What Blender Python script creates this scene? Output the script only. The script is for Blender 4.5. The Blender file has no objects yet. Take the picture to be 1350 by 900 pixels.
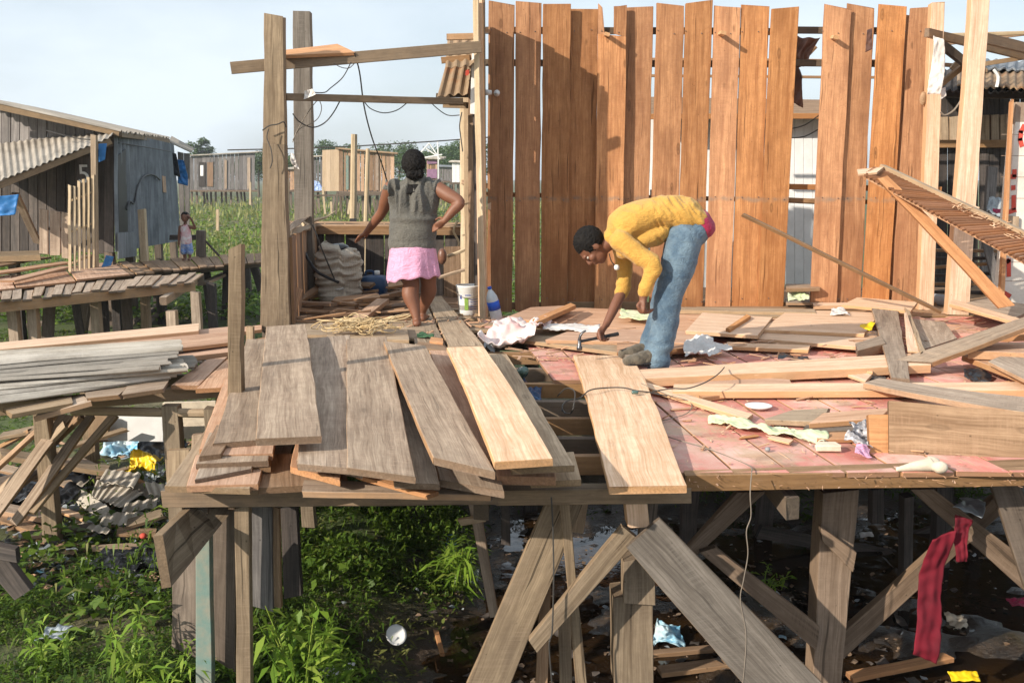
import bpy, math, random
import numpy as np
from mathutils import Vector, Matrix, noise

random.seed(7)
scene = bpy.context.scene
C = scene.collection
R = math.radians

# ------------------------------------------------------------------ camera
F = 1312.5; CAMZ = 1.37; TH = R(9.3)
CT, ST = math.cos(TH), math.sin(TH)
cam_d = bpy.data.cameras.new('camera'); cam = bpy.data.objects.new('camera', cam_d); C.objects.link(cam)
cam_d.sensor_width = 36; cam_d.lens = 35.0; cam_d.clip_end = 2000; cam_d.clip_start = 0.05
cam.location = (0, 0, CAMZ); cam.rotation_euler = (R(90) - TH, 0, 0)
scene.camera = cam

def _dir(px, py):
    u = (px - 675) / F; v = (450 - py) / F
    return Vector((u, CT + v * ST, -ST + v * CT))
def D(px, py, z=0.0):
    """the point at height z seen at that place of the photograph"""
    d = _dir(px, py); t = (z - CAMZ) / d.z
    return Vector((0, 0, CAMZ)) + d * t
def W(px, py, Y):
    """the point at distance Y from the camera's plane seen at that place"""
    d = _dir(px, py); t = Y / d.y
    return Vector((0, 0, CAMZ)) + d * t

# ------------------------------------------------------------------ objects
WL = {}
def link(o, parent=None, loc=(0, 0, 0)):
    loc = Vector(loc)
    C.objects.link(o)
    WL[o.name] = loc
    if parent is not None:
        o.parent = parent; o.location = loc - WL[parent.name]
    else:
        o.location = loc
    return o
def T(o, label=None, cat=None, group=None, kind=None):
    if label: o['label'] = label
    if cat: o['category'] = cat
    if group: o['group'] = group
    if kind: o['kind'] = kind
    return o
def empty(name, loc, label=None, cat=None, group=None):
    o = bpy.data.objects.new(name, None); o.empty_display_size = 0.1
    link(o, None, loc); T(o, label, cat, group); return o

def nz(x, y=0.0, z=0.0): return noise.noise(Vector((x, y, z)))

class MB:
    def __init__(s): s.v = []; s.f = []; s.gc = []; s.wa = []; s.smooth = False
    def add(s, vs, fs, gc=None, wa=None):
        b = len(s.v); s.v += [tuple(v) for v in vs]
        s.f += [tuple(i + b for i in f) for f in fs]
        s.gc += [tuple(g) for g in (gc if gc else vs)]
        s.wa += (wa if wa else [(random.random(), 0, 0)] * len(vs))
        return s
    def quad(s, a0, a1, b0, b1, t, up=(0, 0, 1), seg=None, bow=0.0, wob=0.004, jag=0.009, twist=0.0, notch=None, ch=0.003, zf=None):
        """a board: end A runs a0-a1, end B b0-b1 (its top face), thickness t below the top"""
        a0, a1, b0, b1 = map(Vector, (a0, a1, b0, b1)); up = Vector(up)
        X = ((b0 + b1) - (a0 + a1)); L = X.length / 2
        if L < 1e-6: return s
        X.normalize(); Y = (a1 - a0); Y = Y - X * Y.dot(X)
        if Y.length < 1e-6: Y = (b1 - b0) - X * (b1 - b0).dot(X)
        Y.normalize(); N = X.cross(Y)
        sgn = 1
        if N.dot(up) < 0: N = -N; sgn = -1
        if seg is None: seg = max(2, min(18, int(L / 0.14)))
        sd = random.uniform(0, 500); rn = random.random(); ox, oy = random.uniform(-40, 40), random.uniform(-20, 20)
        vs, gc, wa, fs = [], [], [], []
        # cross-section: (r 0..1 across, side offset sign, depth) eight points round the board
        sk0, sk1 = (random.uniform(-1, 1) * jag * 2.2 for _ in (0, 1)); wbs = random.uniform(.8, 1.8) * wob
        prof = [(0, 1, 0, 0), (1, -1, 0, 0), (1, 0, 1, 1), (1, 0, 2, 1), (1, -1, 3, 0), (0, 1, 3, 0), (0, 0, 2, 1), (0, 0, 1, 1)]
        dep = {0: 0, 1: ch, 2: t - ch, 3: t}
        def ring(k, endg, shrink):
            q = k / seg
            A = a0.lerp(b0, q); B = a1.lerp(b1, q)
            A = A + Y * (nz(sd + q * L * 2.3, 1.1) + .5 * nz(sd + q * L * 7, 4.1)) * wbs; B = B + Y * (nz(sd + q * L * 2.3, 7.7) + .5 * nz(sd + q * L * 7, 9.1)) * wbs
            wd = (B - A).length
            dz = bow * 4 * q * (1 - q) + (zf(q) if zf else 0) + nz(sd + q * L * .9, 3.3) * wob * .8
            for (r, cs, dl, side) in prof:
                p = A.lerp(B, r)
                p = p + Y * cs * ch + N * (dz - dep[dl]) + N * twist * (q - .5) * (r - .5) * 2
                if k == 0 or k == seg:
                    e = nz(sd + r * 5, dl * .7, k) * jag + (r - .5) * (sk0 if k == 0 else sk1)
                    p = p + X * (e + (shrink if k == 0 else -shrink))
                vs.append(p); gc.append((q * L + ox, (r - .5) * wd * (1 - .0) + oy + (side * .0), -dep[dl])); wa.append((rn, endg, side))
        n = 8
        for k in range(seg + 1): ring(k, 0, 0.0)
        for k in range(seg):
            for i in range(n):
                j = (i + 1) % n
                a, b, c, d = k * n + i, k * n + j, (k + 1) * n + j, (k + 1) * n + i
                fs.append((a, b, c, d) if sgn > 0 else (d, c, b, a))
        # ends as rings of their own
        for k in (0, seg):
            base = len(vs)
            src = vs[k * n:(k + 1) * n]
            for i in range(n):
                vs.append(src[i]); g = gc[k * n + i]; gc.append((g[0], g[1], g[2])); wa.append((rn, 1, prof[i][3]))
            f = tuple(range(base, base + n))
            f = f[::-1] if k == seg else f
            fs.append(f[::-1] if sgn > 0 else f)
        return s.add(vs, fs, gc, wa)
    def bar(s, A, B, w, t, up=(0, 0, 1), **k):
        """a board whose centre line runs A-B; w across, t along up"""
        A, B, up = Vector(A), Vector(B), Vector(up); X = (B - A).normalized()
        if abs(X.dot(up.normalized())) > .98: up = Vector((0, -1, 0))
        Y = up.cross(X).normalized(); N = X.cross(Y).normalized()
        if N.dot(up) < 0: N = -N
        h = Y * w / 2; o = N * t / 2
        return s.quad(A - h + o, A + h + o, B - h + o, B + h + o, t, up=N, **k)
    def tube(s, pts, r, n=6, closed=False, rf=None):
        pts = [Vector(p) for p in pts]; vs, fs, gc = [], [], []
        m = len(pts); ref = Vector((.13, .21, .97)); l = 0
        for i, p in enumerate(pts):
            d = (pts[min(i + 1, m - 1)] - pts[max(i - 1, 0)])
            if d.length < 1e-9: d = Vector((0, 0, 1))
            d.normalize()
            a = d.cross(ref)
            if a.length < .05: a = d.cross(Vector((1, 0, 0)))
            a.normalize(); b = d.cross(a)
            rr = rf(i / (m - 1)) if rf else r
            if i: l += (p - pts[i - 1]).length
            for k in range(n):
                an = 2 * math.pi * k / n
                vs.append(p + (a * math.cos(an) + b * math.sin(an)) * rr); gc.append((l, an * rr, 0))
        for i in range(m - 1):
            for k in range(n):
                j = (k + 1) % n
                fs.append((i * n + k, i * n + j, (i + 1) * n + j, (i + 1) * n + k))
        fs.append(tuple(range(n))[::-1]); fs.append(tuple((m - 1) * n + k for k in range(n)))
        rn = random.random()
        return s.add(vs, fs, gc, [(rn, 0, 0)] * len(vs))
    def corr(s, a0, a1, b0, b1, pitch=.075, amp=.012, t=.005, up=(0, 0, 1), jag=.0, nl=6, bow=0., holes=None):
        """corrugated sheet; ridges run from edge a0-a1 to edge b0-b1"""
        a0, a1, b0, b1 = map(Vector, (a0, a1, b0, b1)); X = ((b0 + b1) - (a0 + a1)).normalized(); Y = ((a1 - a0) + (b1 - b0)).normalized()
        N = X.cross(Y).normalized(); sg = 1
        if N.dot(Vector(up)) < 0: N = -N; sg = -1
        wd = max((a1 - a0).length, (b1 - b0).length); nu = max(8, int(wd / pitch * 6)); L = ((b0 + b1) - (a0 + a1)).length / 2
        vs, gc, fs = [], [], []; sd = random.uniform(0, 99); rn = random.random(); off = (random.uniform(-30, 30), random.uniform(-30, 30))
        for side in (0, 1):
            for j in range(nl + 1):
                q = j / nl
                for i in range(nu + 1):
                    r = i / nu; qq = q
                    if jag and j in (0, nl): qq = q + (jag / L) * (nz(sd + r * wd * 4, j) + .6 * nz(sd + r * wd * 17, j))
                    p = a0.lerp(a1, r).lerp(b0.lerp(b1, r), qq)
                    p += N * (amp * math.sin(2 * math.pi * r * wd / pitch) - side * t + bow * 4 * q * (1 - q) + nz(sd + r * wd, q * L) * .01)
                    vs.append(p); gc.append((q * L + off[0], r * wd + off[1], 0))
        M = (nu + 1) * (nl + 1)
        def q4(a, b, c, d, flip): fs.append((a, b, c, d) if (sg > 0) != flip else (d, c, b, a))
        for j in range(nl):
            for i in range(nu):
                a = j * (nu + 1) + i; b = a + 1; d = a + nu + 1; c = d + 1
                q4(a, d, c, b, True); q4(a + M, d + M, c + M, b + M, False)
        for j in (0, nl):
            for i in range(nu):
                a = j * (nu + 1) + i; q4(a, a + 1, a + 1 + M, a + M, j == 0)
        for i in (0, nu):
            for j in range(nl):
                a = j * (nu + 1) + i; b = a + nu + 1; q4(a, b, b + M, a + M, i == nu)
        return s.add(vs, fs, gc, [(rn, 0, 0)] * len(vs))
    def sheet(s, a0, a1, b0, b1, nu=24, nv=24, amp=.02, fr=8., t=.003, up=(0, 0, 1), edge=.02, fn=None, fold=0.):
        """crumpled cloth or plastic over the four corners"""
        a0, a1, b0, b1 = map(Vector, (a0, a1, b0, b1)); X = ((b0 + b1) - (a0 + a1)).normalized(); Y = ((a1 - a0) + (b1 - b0)).normalized()
        N = X.cross(Y).normalized(); sg = 1
        if N.dot(Vector(up)) < 0: N = -N; sg = -1
        sd = random.uniform(0, 99); vs, gc, fs = [], [], []
        for side in (0, 1):
            for j in range(nv + 1):
                q = j / nv
                for i in range(nu + 1):
                    r = i / nu
                    p = a0.lerp(a1, r).lerp(b0.lerp(b1, r), q)
                    w = p * fr
                    h = nz(w.x + sd, w.y, w.z) + .5 * abs(nz(w.x * 2.3 + sd, w.y * 2.3, w.z * 2.3)) + .25 * nz(w.x * 5 + sd, w.y * 5, w.z * 5)
                    if fold: h += fold * math.sin(r * 14 + 3 * nz(q * 2 + sd))
                    ed = edge * (nz(w.x * .5 + sd + 9, w.y * .5, w.z * .5))
                    m = max(abs(r - .5), abs(q - .5)) * 2
                    p = p + N * (h * amp - side * t) + (X * ed * 1.0 + Y * edge * nz(w.x * .6 + sd - 9, w.y * .6, w.z * .6)) * m
                    if fn: p = fn(p, r, q)
                    vs.append(p); gc.append((q, r, 0))
        M = (nu + 1) * (nv + 1)
        def q4(a, b, c, d, flip): fs.append((a, b, c, d) if (sg > 0) != flip else (d, c, b, a))
        for j in range(nv):
            for i in range(nu):
                a = j * (nu + 1) + i; b = a + 1; d = a + nu + 1; c = d + 1
                q4(a, d, c, b, True); q4(a + M, d + M, c + M, b + M, False)
        for j in (0, nv):
            for i in range(nu):
                a = j * (nu + 1) + i; q4(a, a + 1, a + 1 + M, a + M, j == 0)
        for i in (0, nu):
            for j in range(nv):
                a = j * (nu + 1) + i; b = a + nu + 1; q4(a, b, b + M, a + M, i == nu)
        s.smooth = True
        return s.add(vs, fs, gc, [(random.random(), 0, 0)] * len(vs))
    def lathe(s, c, prof, n=24, axis=(0, 0, 1), sq=None):
        """prof: (radius, height) list; sq squares the section"""
        c = Vector(c); ax = Vector(axis).normalized(); a = ax.orthogonal().normalized() if abs(ax.z) < .99 else Vector((1, 0, 0)); b = ax.cross(a)
        vs, fs = [], []
        for (r, h) in prof:
            for k in range(n):
                an = 2 * math.pi * k / n; x, y = math.cos(an), math.sin(an)
                if sq:
                    m = (abs(x) ** sq + abs(y) ** sq) ** (-1 / sq); x *= m; y *= m
                vs.append(c + ax * h + (a * x + b * y) * r)
        m = len(prof)
        for i in range(m - 1):
            for k in range(n):
                j = (k + 1) % n
                fs.append((i * n + k, i * n + j, (i + 1) * n + j, (i + 1) * n + k))
        fs.append(tuple(range(n))[::-1]); fs.append(tuple((m - 1) * n + k for k in range(n)))
        s.smooth = True
        return s.add(vs, fs)
    def ell(s, c, rx, ry, rz, rot=None, nu=20, nv=14):
        c = Vector(c); M = rot if rot is not None else Matrix.Identity(3); vs, fs = [], []
        vs.append(c + M @ Vector((0, 0, rz)))
        for j in range(1, nv):
            ph = math.pi * j / nv
            for i in range(nu):
                th = 2 * math.pi * i / nu
                vs.append(c + M @ Vector((rx * math.sin(ph) * math.cos(th), ry * math.sin(ph) * math.sin(th), rz * math.cos(ph))))
        vs.append(c + M @ Vector((0, 0, -rz))); e = len(vs) - 1
        for i in range(nu):
            fs.append((0, 1 + i, 1 + (i + 1) % nu)); b = 1 + (nv - 2) * nu
            fs.append((e, b + (i + 1) % nu, b + i))
        for j in range(nv - 2):
            for i in range(nu):
                a = 1 + j * nu + i; b = 1 + j * nu + (i + 1) % nu
                fs.append((a, a + nu, b + nu, b))
        s.smooth = True
        return s.add(vs, fs)
    def build(s, name, mat, parent=None, label=None, cat=None, group=None, kind=None, loc=None, fix=False):
        V = np.array(s.v, dtype=np.float64)
        if loc is None:
            mn = V.min(0); mx = V.max(0); loc = ((mn[0] + mx[0]) / 2, (mn[1] + mx[1]) / 2, mn[2])
        me = bpy.data.meshes.new(name)
        me.from_pydata((V - np.array(loc)).tolist(), [], s.f)
        a = me.attributes.new('gc', 'FLOAT_VECTOR', 'POINT'); a.data.foreach_set('vector', np.array(s.gc, dtype=np.float32).ravel())
        a = me.attributes.new('wa', 'FLOAT_VECTOR', 'POINT'); a.data.foreach_set('vector', np.array(s.wa, dtype=np.float32).ravel())
        if s.smooth: me.polygons.foreach_set('use_smooth', [True] * len(me.polygons))
        me.materials.append(mat); me.update()
        o = bpy.data.objects.new(name, me); link(o, parent, loc)
        return T(o, label, cat, group, kind)

# ------------------------------------------------------------------ materials
class NT:
    def __init__(s, name):
        s.m = bpy.data.materials.new(name); s.m.use_nodes = True; s.t = s.m.node_tree; s.n = s.t.nodes
        s.b = s.n['Principled BSDF']; s.out = s.n['Material Output']
    def N(s, typ, **k):
        n = s.n.new(typ)
        for a, v in k.items():
            if a.startswith('i_'):
                key = a[2:].replace('_', ' '); sock = n.inputs[int(key)] if key.isdigit() else n.inputs[key]
                if isinstance(v, bpy.types.NodeSocket): s.t.links.new(v, sock)
                else: sock.default_value = v
            else: setattr(n, a, v)
        return n
    def link(s, a, b): s.t.links.new(a, b)
    def attr(s, n): return s.N('ShaderNodeAttribute', attribute_name=n).outputs['Vector']
    def obj(s):
        tc = s.N('ShaderNodeTexCoord').outputs['Object']; oi = s.N('ShaderNodeObjectInfo').outputs['Random']
        m = s.N('ShaderNodeVectorMath', operation='SCALE', i_Scale=31.7); v = s.N('ShaderNodeCombineXYZ', i_0=oi, i_1=oi, i_2=oi)
        s.link(v.outputs[0], m.inputs[0]); a = s.N('ShaderNodeVectorMath', operation='ADD', i_0=tc, i_1=m.outputs[0]); return a.outputs[0]
    def mp(s, vec, sc): return s.N('ShaderNodeVectorMath', operation='MULTIPLY', i_0=vec, i_1=sc).outputs[0]
    def noise(s, vec, scale, detail=4, rough=.6, dist=0.): return s.N('ShaderNodeTexNoise', i_Vector=vec, i_Scale=scale, i_Detail=detail, i_Roughness=rough, i_Distortion=dist).outputs['Fac']
    def ramp(s, fac, stops, interp='LINEAR'):
        r = s.N('ShaderNodeValToRGB', i_Fac=fac); cr = r.color_ramp; cr.interpolation = interp
        while len(cr.elements) < len(stops): cr.elements.new(.5)
        for e, (p, c) in zip(cr.elements, stops):
            e.position = p; e.color = (c, c, c, 1) if not hasattr(c, '__len__') else (*c[:3], 1)
        return r.outputs['Color']
    def mix(s, f, a, b, typ='MIX'):
        n = s.N('ShaderNodeMix', data_type='RGBA', blend_type=typ, clamp_factor=True)
        for key, v in ((0, f), (6, a), (7, b)):
            if isinstance(v, bpy.types.NodeSocket): s.link(v, n.inputs[key])
            elif key == 0: n.inputs[key].default_value = v
            else: n.inputs[key].default_value = (*v, 1)
        return n.outputs[2]
    def math(s, op, a, b=0.):
        n = s.N('ShaderNodeMath', operation=op)
        for k, v in ((0, a), (1, b)):
            if isinstance(v, bpy.types.NodeSocket): s.link(v, n.inputs[k])
            else: n.inputs[k].default_value = v
        return n.outputs[0]
    def bump(s, h, st=.3, d=.01, nrm=None):
        n = s.N('ShaderNodeBump', i_Strength=st, i_Distance=d, i_Height=h)
        if nrm is not None: s.link(nrm, n.inputs['Normal'])
        return n.outputs[0]
    def col(s, c):
        if isinstance(c, bpy.types.NodeSocket): s.link(c, s.b.inputs['Base Color'])
        else: s.b.inputs['Base Color'].default_value = (*c, 1)
    def set(s, **k):
        for a, v in k.items():
            sock = s.b.inputs[a.replace('_', ' ')]
            if isinstance(v, bpy.types.NodeSocket): s.link(v, sock)
            else: sock.default_value = v

def wood(name, c1, c2, side=None, end=None, saw=.25, stain=.35, knots=.5, var=.25, rough=.85, gr=1., bump=.5, stainc=(.06, .05, .045), crack=.5, band=False):
    """board wood: c1/c2 grain tones; side/end the sawn edges"""
    s = NT(name); g = s.attr('gc'); wa = s.N('ShaderNodeSeparateXYZ', i_0=s.attr('wa'))
    rn, en, sd = wa.outputs[0], wa.outputs[1], wa.outputs[2]
    warp = s.noise(s.mp(g, (1.3, 3, 3)), 1.4, 2)
    wv = s.N('ShaderNodeCombineXYZ', i_0=0., i_1=s.math('MULTIPLY', warp, .05), i_2=0.).outputs[0]
    gg = s.N('ShaderNodeVectorMath', operation='ADD', i_0=g, i_1=wv).outputs[0]
    fine = s.noise(s.mp(gg, (2.2 * gr, 75 * gr, 60 * gr)), 1., 5, .65)
    mid = s.noise(s.mp(gg, (.8, 16, 16)), 1., 4, .6)
    fac = s.math('ADD', s.math('MULTIPLY', fine, .55), s.math('MULTIPLY', mid, .5))
    col = s.mix(s.ramp(fac, [(.40, 0.), (.62, 1.)]), tuple(x * .82 for x in c1), tuple(min(1, x * 1.06) for x in c2))
    big = s.noise(s.mp(g, (1.2, 3.2, 3.2)), 1.1, 5, .6)
    if stain: col = s.mix(s.math('MULTIPLY', s.ramp(big, [(.48, 0.), (.7, 1.)]), stain), col, stainc)
    # saw marks: faint bands across the board
    sw = s.noise(s.mp(g, (90, 3.5, 1)), 1., 2, .5); area = s.ramp(s.noise(s.mp(g, (1.6, 4, 4)), 1.7, 2), [(.42, 0.), (.6, 1.)])
    if saw: col = s.mix(s.math('MULTIPLY', s.math('MULTIPLY', s.ramp(sw, [(.45, 0.), (.62, 1.)]), area), saw), col, tuple(min(1, x * 1.5 + .04) for x in c1))
    if knots:
        vo = s.N('ShaderNodeTexVoronoi', i_Vector=s.mp(gg, (1.7, 5.5, 5.5)), i_Scale=1.0).outputs['Distance']
        kn = s.ramp(s.math('ADD', vo, s.math('MULTIPLY', fine, .05)), [(.05, 1.), (.085, .35), (.12, .75), (.15, 0.)])
        col = s.mix(s.math('MULTIPLY', kn, knots), col, tuple(x * .22 for x in c1))
    if crack:
        ck = s.ramp(s.noise(s.mp(gg, (.9, 26, 26)), 1.3, 3, .5), [(.325, 1.), (.36, 0.)])
        col = s.mix(s.math('MULTIPLY', ck, crack), col, tuple(x * .18 for x in c1))
    if side: col = s.mix(s.math('MULTIPLY', sd, s.ramp(big, [(.3, 1.), (.75, .55)])), col, s.mix(fine, tuple(x * .75 for x in side), side))
    ec = end or tuple(x * .55 for x in c1)
    eg = s.noise(s.mp(g, (40, 60, 60)), 1.5, 3)
    col = s.mix(s.math('MULTIPLY', en, .85), col, s.mix(s.ramp(eg, [(.3, 0.), (.7, 1.)]), tuple(x * .5 for x in ec), ec))
    fib = s.noise(s.mp(gg, (1.1, 140, 90)), 1., 4, .7); col = s.mix(s.math('MULTIPLY', s.ramp(fib, [(.50, 0.), (.64, 1.)]), .30), col, tuple(x * .5 for x in c1))
    # mottling, dark pits and scratches of their own shape
    iso = s.noise(s.mp(g, (9, 13, 13)), 1., 6, .72); col = s.mix(s.math('MULTIPLY', s.ramp(iso, [(.42, 0.), (.66, 1.)]), .42), col, s.mix(.5, stainc, c1))
    lite = s.noise(s.mp(g, (4, 17, 17)), 1.7, 5, .7); col = s.mix(s.math('MULTIPLY', s.ramp(lite, [(.58, 0.), (.74, 1.)]), .26), col, tuple(min(1, x * 1.18 + .03) for x in c2))
    pv = s.N('ShaderNodeTexVoronoi', i_Vector=s.mp(g, (14, 17, 17)), i_Scale=1.).outputs['Distance']
    pit = s.math('MULTIPLY', s.ramp(pv, [(.05, 1.), (.10, 0.)]), s.ramp(s.noise(s.mp(g, (5, 5, 5)), 1.5, 1), [(.5, 0.), (.56, 1.)]))
    col = s.mix(s.math('MULTIPLY', pit, .6), col, tuple(x * .2 for x in c1))
    if band:   # nailing line with grime at mid height, redder darker foot, rusty runs
        ps = s.N('ShaderNodeNewGeometry').outputs['Position']; z = s.N('ShaderNodeSeparateXYZ', i_0=ps).outputs[2]
        zz = s.math('ADD', z, s.math('MULTIPLY', s.noise(ps, 5, 3), .10)); ln = s.ramp(s.math('ABSOLUTE', s.math('SUBTRACT', zz, 1.20)), [(.006, 1.), (.035, 0.)])
        col = s.mix(s.math('MULTIPLY', ln, s.math('MULTIPLY', s.ramp(s.noise(ps, 9, 4), [(.4, 0.), (.6, 1.)]), .65)), col, (.22, .17, .13))
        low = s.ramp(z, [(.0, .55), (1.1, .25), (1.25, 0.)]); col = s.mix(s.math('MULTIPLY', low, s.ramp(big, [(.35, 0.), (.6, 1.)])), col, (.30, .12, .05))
        rr = s.ramp(s.noise(s.mp(ps, (16, 1, .9)), 1., 5, .65), [(.56, 0.), (.68, 1.)]); col = s.mix(s.math('MULTIPLY', rr, .5), col, (.20, .085, .035))
        sc = s.ramp(s.noise(s.mp(g, (3, 2.2, 2)), 2.2, 3, .5, 1.5), [(.485, 0.), (.50, 1.), (.515, 0.)]); col = s.mix(s.math('MULTIPLY', sc, .30), col, (.24, .11, .05))
    v = s.math('ADD', s.math('MULTIPLY', rn, 2 * var), 1 - var)
    hs = s.N('ShaderNodeHueSaturation', i_Hue=.5, i_Saturation=s.math('ADD', s.math('MULTIPLY', s.math('FRACT', s.math('MULTIPLY', rn, 7.3)), .16), .92), i_Value=v, i_Color=col)
    s.col(hs.outputs[0])
    hgt = s.math('ADD', s.math('ADD', s.math('MULTIPLY', fine, .7), s.math('MULTIPLY', sw, .25)), s.math('MULTIPLY', iso, .6))
    s.link(s.bump(hgt, bump, .004), s.b.inputs['Normal'])
    s.set(Roughness=rough); s.b.inputs['Specular IOR Level'].default_value = .25
    return s.m

def plain(name, c, rough=.6, var=.15, sc=6., bump=.2, metal=0., spec=.4, c2=None, bs=30, sub=0., trans=0., coat=0.):
    s = NT(name); o = s.obj(); n = s.noise(o, sc, 5, .6)
    c2 = c2 or tuple(x * (1 - 2 * var) for x in c)
    s.col(s.mix(s.ramp(n, [(.35, 0.), (.65, 1.)]), c, c2)); s.set(Roughness=rough, Metallic=metal)
    s.b.inputs['Specular IOR Level'].default_value = spec
    if trans: s.b.inputs['Transmission Weight'].default_value = trans
    if coat: s.b.inputs['Coat Weight'].default_value = coat
    if bump: s.link(s.bump(s.noise(o, bs, 4, .6), bump, .01), s.b.inputs['Normal'])
    return s.m

M = {}
M['orange'] = wood('orange_boards', (.50, .24, .105), (.62, .33, .155), side=(.40, .19, .08), stain=.4, stainc=(.24, .105, .045), knots=.6, var=.09, saw=.12, crack=.4)
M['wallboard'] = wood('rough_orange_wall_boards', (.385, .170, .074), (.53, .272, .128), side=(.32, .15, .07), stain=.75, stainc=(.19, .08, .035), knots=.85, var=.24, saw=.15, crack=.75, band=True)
M['oldtan'] = wood('weathered_brown_post', (.165, .118, .076), (.295, .228, .155), side=(.30, .21, .13), end=(.2, .14, .09), stain=.5, stainc=(.10, .075, .055), knots=.5, var=.1, saw=.4, crack=.8)
M['fresh'] = wood('fresh_sawn_wood', (.66, .42, .265), (.82, .61, .44), side=(.58, .33, .16), end=(.52, .30, .15), stain=.14, stainc=(.45, .24, .12), knots=.28, var=.07, saw=.10, crack=.08, bump=.3)
M['red'] = wood('reddish_sawn_wood', (.45, .26, .165), (.62, .41, .28), side=(.48, .26, .12), end=(.42, .22, .11), stain=.25, stainc=(.3, .13, .07), knots=.3, var=.14, saw=.15, crack=.2)
M['gray'] = wood('weathered_gray_wood', (.27, .195, .14), (.47, .37, .28), side=(.44, .25, .125), end=(.2, .14, .10), stain=.5, stainc=(.14, .10, .075), knots=.4, var=.15, saw=.6, crack=.4)
M['brown'] = wood('brown_aged_wood', (.24, .14, .075), (.38, .25, .155), side=(.30, .17, .08), end=(.2, .12, .07), stain=.4, stainc=(.10, .065, .04), knots=.4, var=.18, saw=.3, crack=.6)
M['tan'] = wood('tan_post_wood', (.30, .215, .14), (.47, .36, .25), side=(.42, .28, .16), end=(.25, .17, .1), stain=.35, stainc=(.16, .11, .07), knots=.5, var=.12, saw=.3, crack=.7)
M['old'] = wood('old_dark_wood', (.13, .10, .08), (.22, .175, .14), side=(.17, .12, .08), end=(.12, .09, .06), stain=.4, stainc=(.05, .04, .035), knots=.3, var=.25, saw=.3, crack=.6)
M['grayblue'] = wood('gray_blue_planks', (.13, .12, .12), (.24, .22, .21), side=(.14, .12, .11), stain=.4, stainc=(.07, .065, .065), knots=.2, var=.3, saw=.3, crack=.6)
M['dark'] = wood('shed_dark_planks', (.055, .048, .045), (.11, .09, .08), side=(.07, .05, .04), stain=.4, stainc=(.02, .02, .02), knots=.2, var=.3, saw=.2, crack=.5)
M['pole'] = wood('pale_pole_wood', (.48, .36, .22), (.60, .48, .33), stain=.3, stainc=(.25, .17, .1), knots=.3, var=.12, saw=.1, crack=.4)
M['lath'] = wood('brown_lath_wood', (.33, .15, .075), (.46, .235, .125), side=(.30, .13, .06), stain=.3, stainc=(.1, .05, .03), var=.25)
M['panelwood'] = wood('mottled_brown_board', (.235, .135, .07), (.37, .235, .135), side=(.45, .26, .12), stain=.5, stainc=(.17, .09, .045), knots=.5, var=.05, saw=.35, crack=.4)
M['shade'] = wood('dim_brace_wood', (.15, .10, .065), (.26, .185, .13), side=(.24, .16, .10), stain=.5, stainc=(.07, .045, .03), knots=.4, var=.2, saw=.3, crack=.7)  # brown darkened, under-deck shade put into its colour
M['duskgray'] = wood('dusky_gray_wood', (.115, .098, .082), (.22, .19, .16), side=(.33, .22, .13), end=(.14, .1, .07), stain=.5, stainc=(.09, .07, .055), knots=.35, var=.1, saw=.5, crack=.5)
M['scrap'] = wood('scrap_wood', (.26, .15, .09), (.42, .27, .17), side=(.36, .2, .1), end=(.3, .18, .1), stain=.4, stainc=(.08, .055, .04), knots=.3, var=.45, saw=.3, crack=.5)
M['cabin'] = wood('cabin_planks', (.33, .20, .12), (.48, .32, .21), side=(.3, .18, .1), stain=.3, stainc=(.13, .10, .09), knots=.3, var=.45, saw=.2, crack=.5)

def pinkfloor():
    s = NT('worn_pink_floor'); g = s.attr('gc'); wa = s.N('ShaderNodeSeparateXYZ', i_0=s.attr('wa'))
    tc = s.N('ShaderNodeTexCoord').outputs['Object']
    fine = s.noise(s.mp(g, (2.2, 70, 60)), 1., 5, .65)
    wd = s.mix(fine, (.44, .25, .15), (.62, .41, .28))
    pk = s.mix(s.ramp(s.noise(s.mp(tc, (1.4, 1.4, 1)), 2., 6), [(.4, 0.), (.62, 1.)]), (.64, .21, .17), (.74, .42, .35))
    m = s.ramp(s.noise(tc, 1.9, 7, .68), [(.40, 0.), (.47, 1.)])
    m2 = s.ramp(s.noise(s.mp(g, (3, 30, 30)), 1.4, 5, .7), [(.36, 0.), (.44, 1.)])
    c = s.mix(s.math('MULTIPLY', s.math('MULTIPLY', m, m2), .95), wd, pk); gr = s.ramp(s.noise(s.mp(tc, (2.2, 3.5, 2)), 1.6, 7, .75), [(.52, 0.), (.62, 1.)]); c = s.mix(s.math('MULTIPLY', gr, .6), c, (.30, .17, .12))
    dust = s.ramp(s.noise(tc, 1.3, 6, .7), [(.5, 0.), (.68, 1.)])
    c = s.mix(s.math('MULTIPLY', dust, .5), c, (.74, .60, .50))
    sp = s.ramp(s.noise(tc, 38, 3, .6), [(.66, 0.), (.7, 1.)]); c = s.mix(s.math('MULTIPLY', sp, .6), c, (.74, .58, .42))
    c = s.mix(wa.outputs[2], c, (.36, .19, .10)); c = s.mix(s.math('MULTIPLY', wa.outputs[1], .9), c, (.28, .15, .08))
    hs = s.N('ShaderNodeHueSaturation', i_Value=s.math('ADD', s.math('MULTIPLY', wa.outputs[0], .36), .80), i_Color=c); s.col(hs.outputs[0])
    s.set(Roughness=.75); s.link(s.bump(fine, .4, .004), s.b.inputs['Normal']); return s.m
M['pink'] = pinkfloor()

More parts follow.
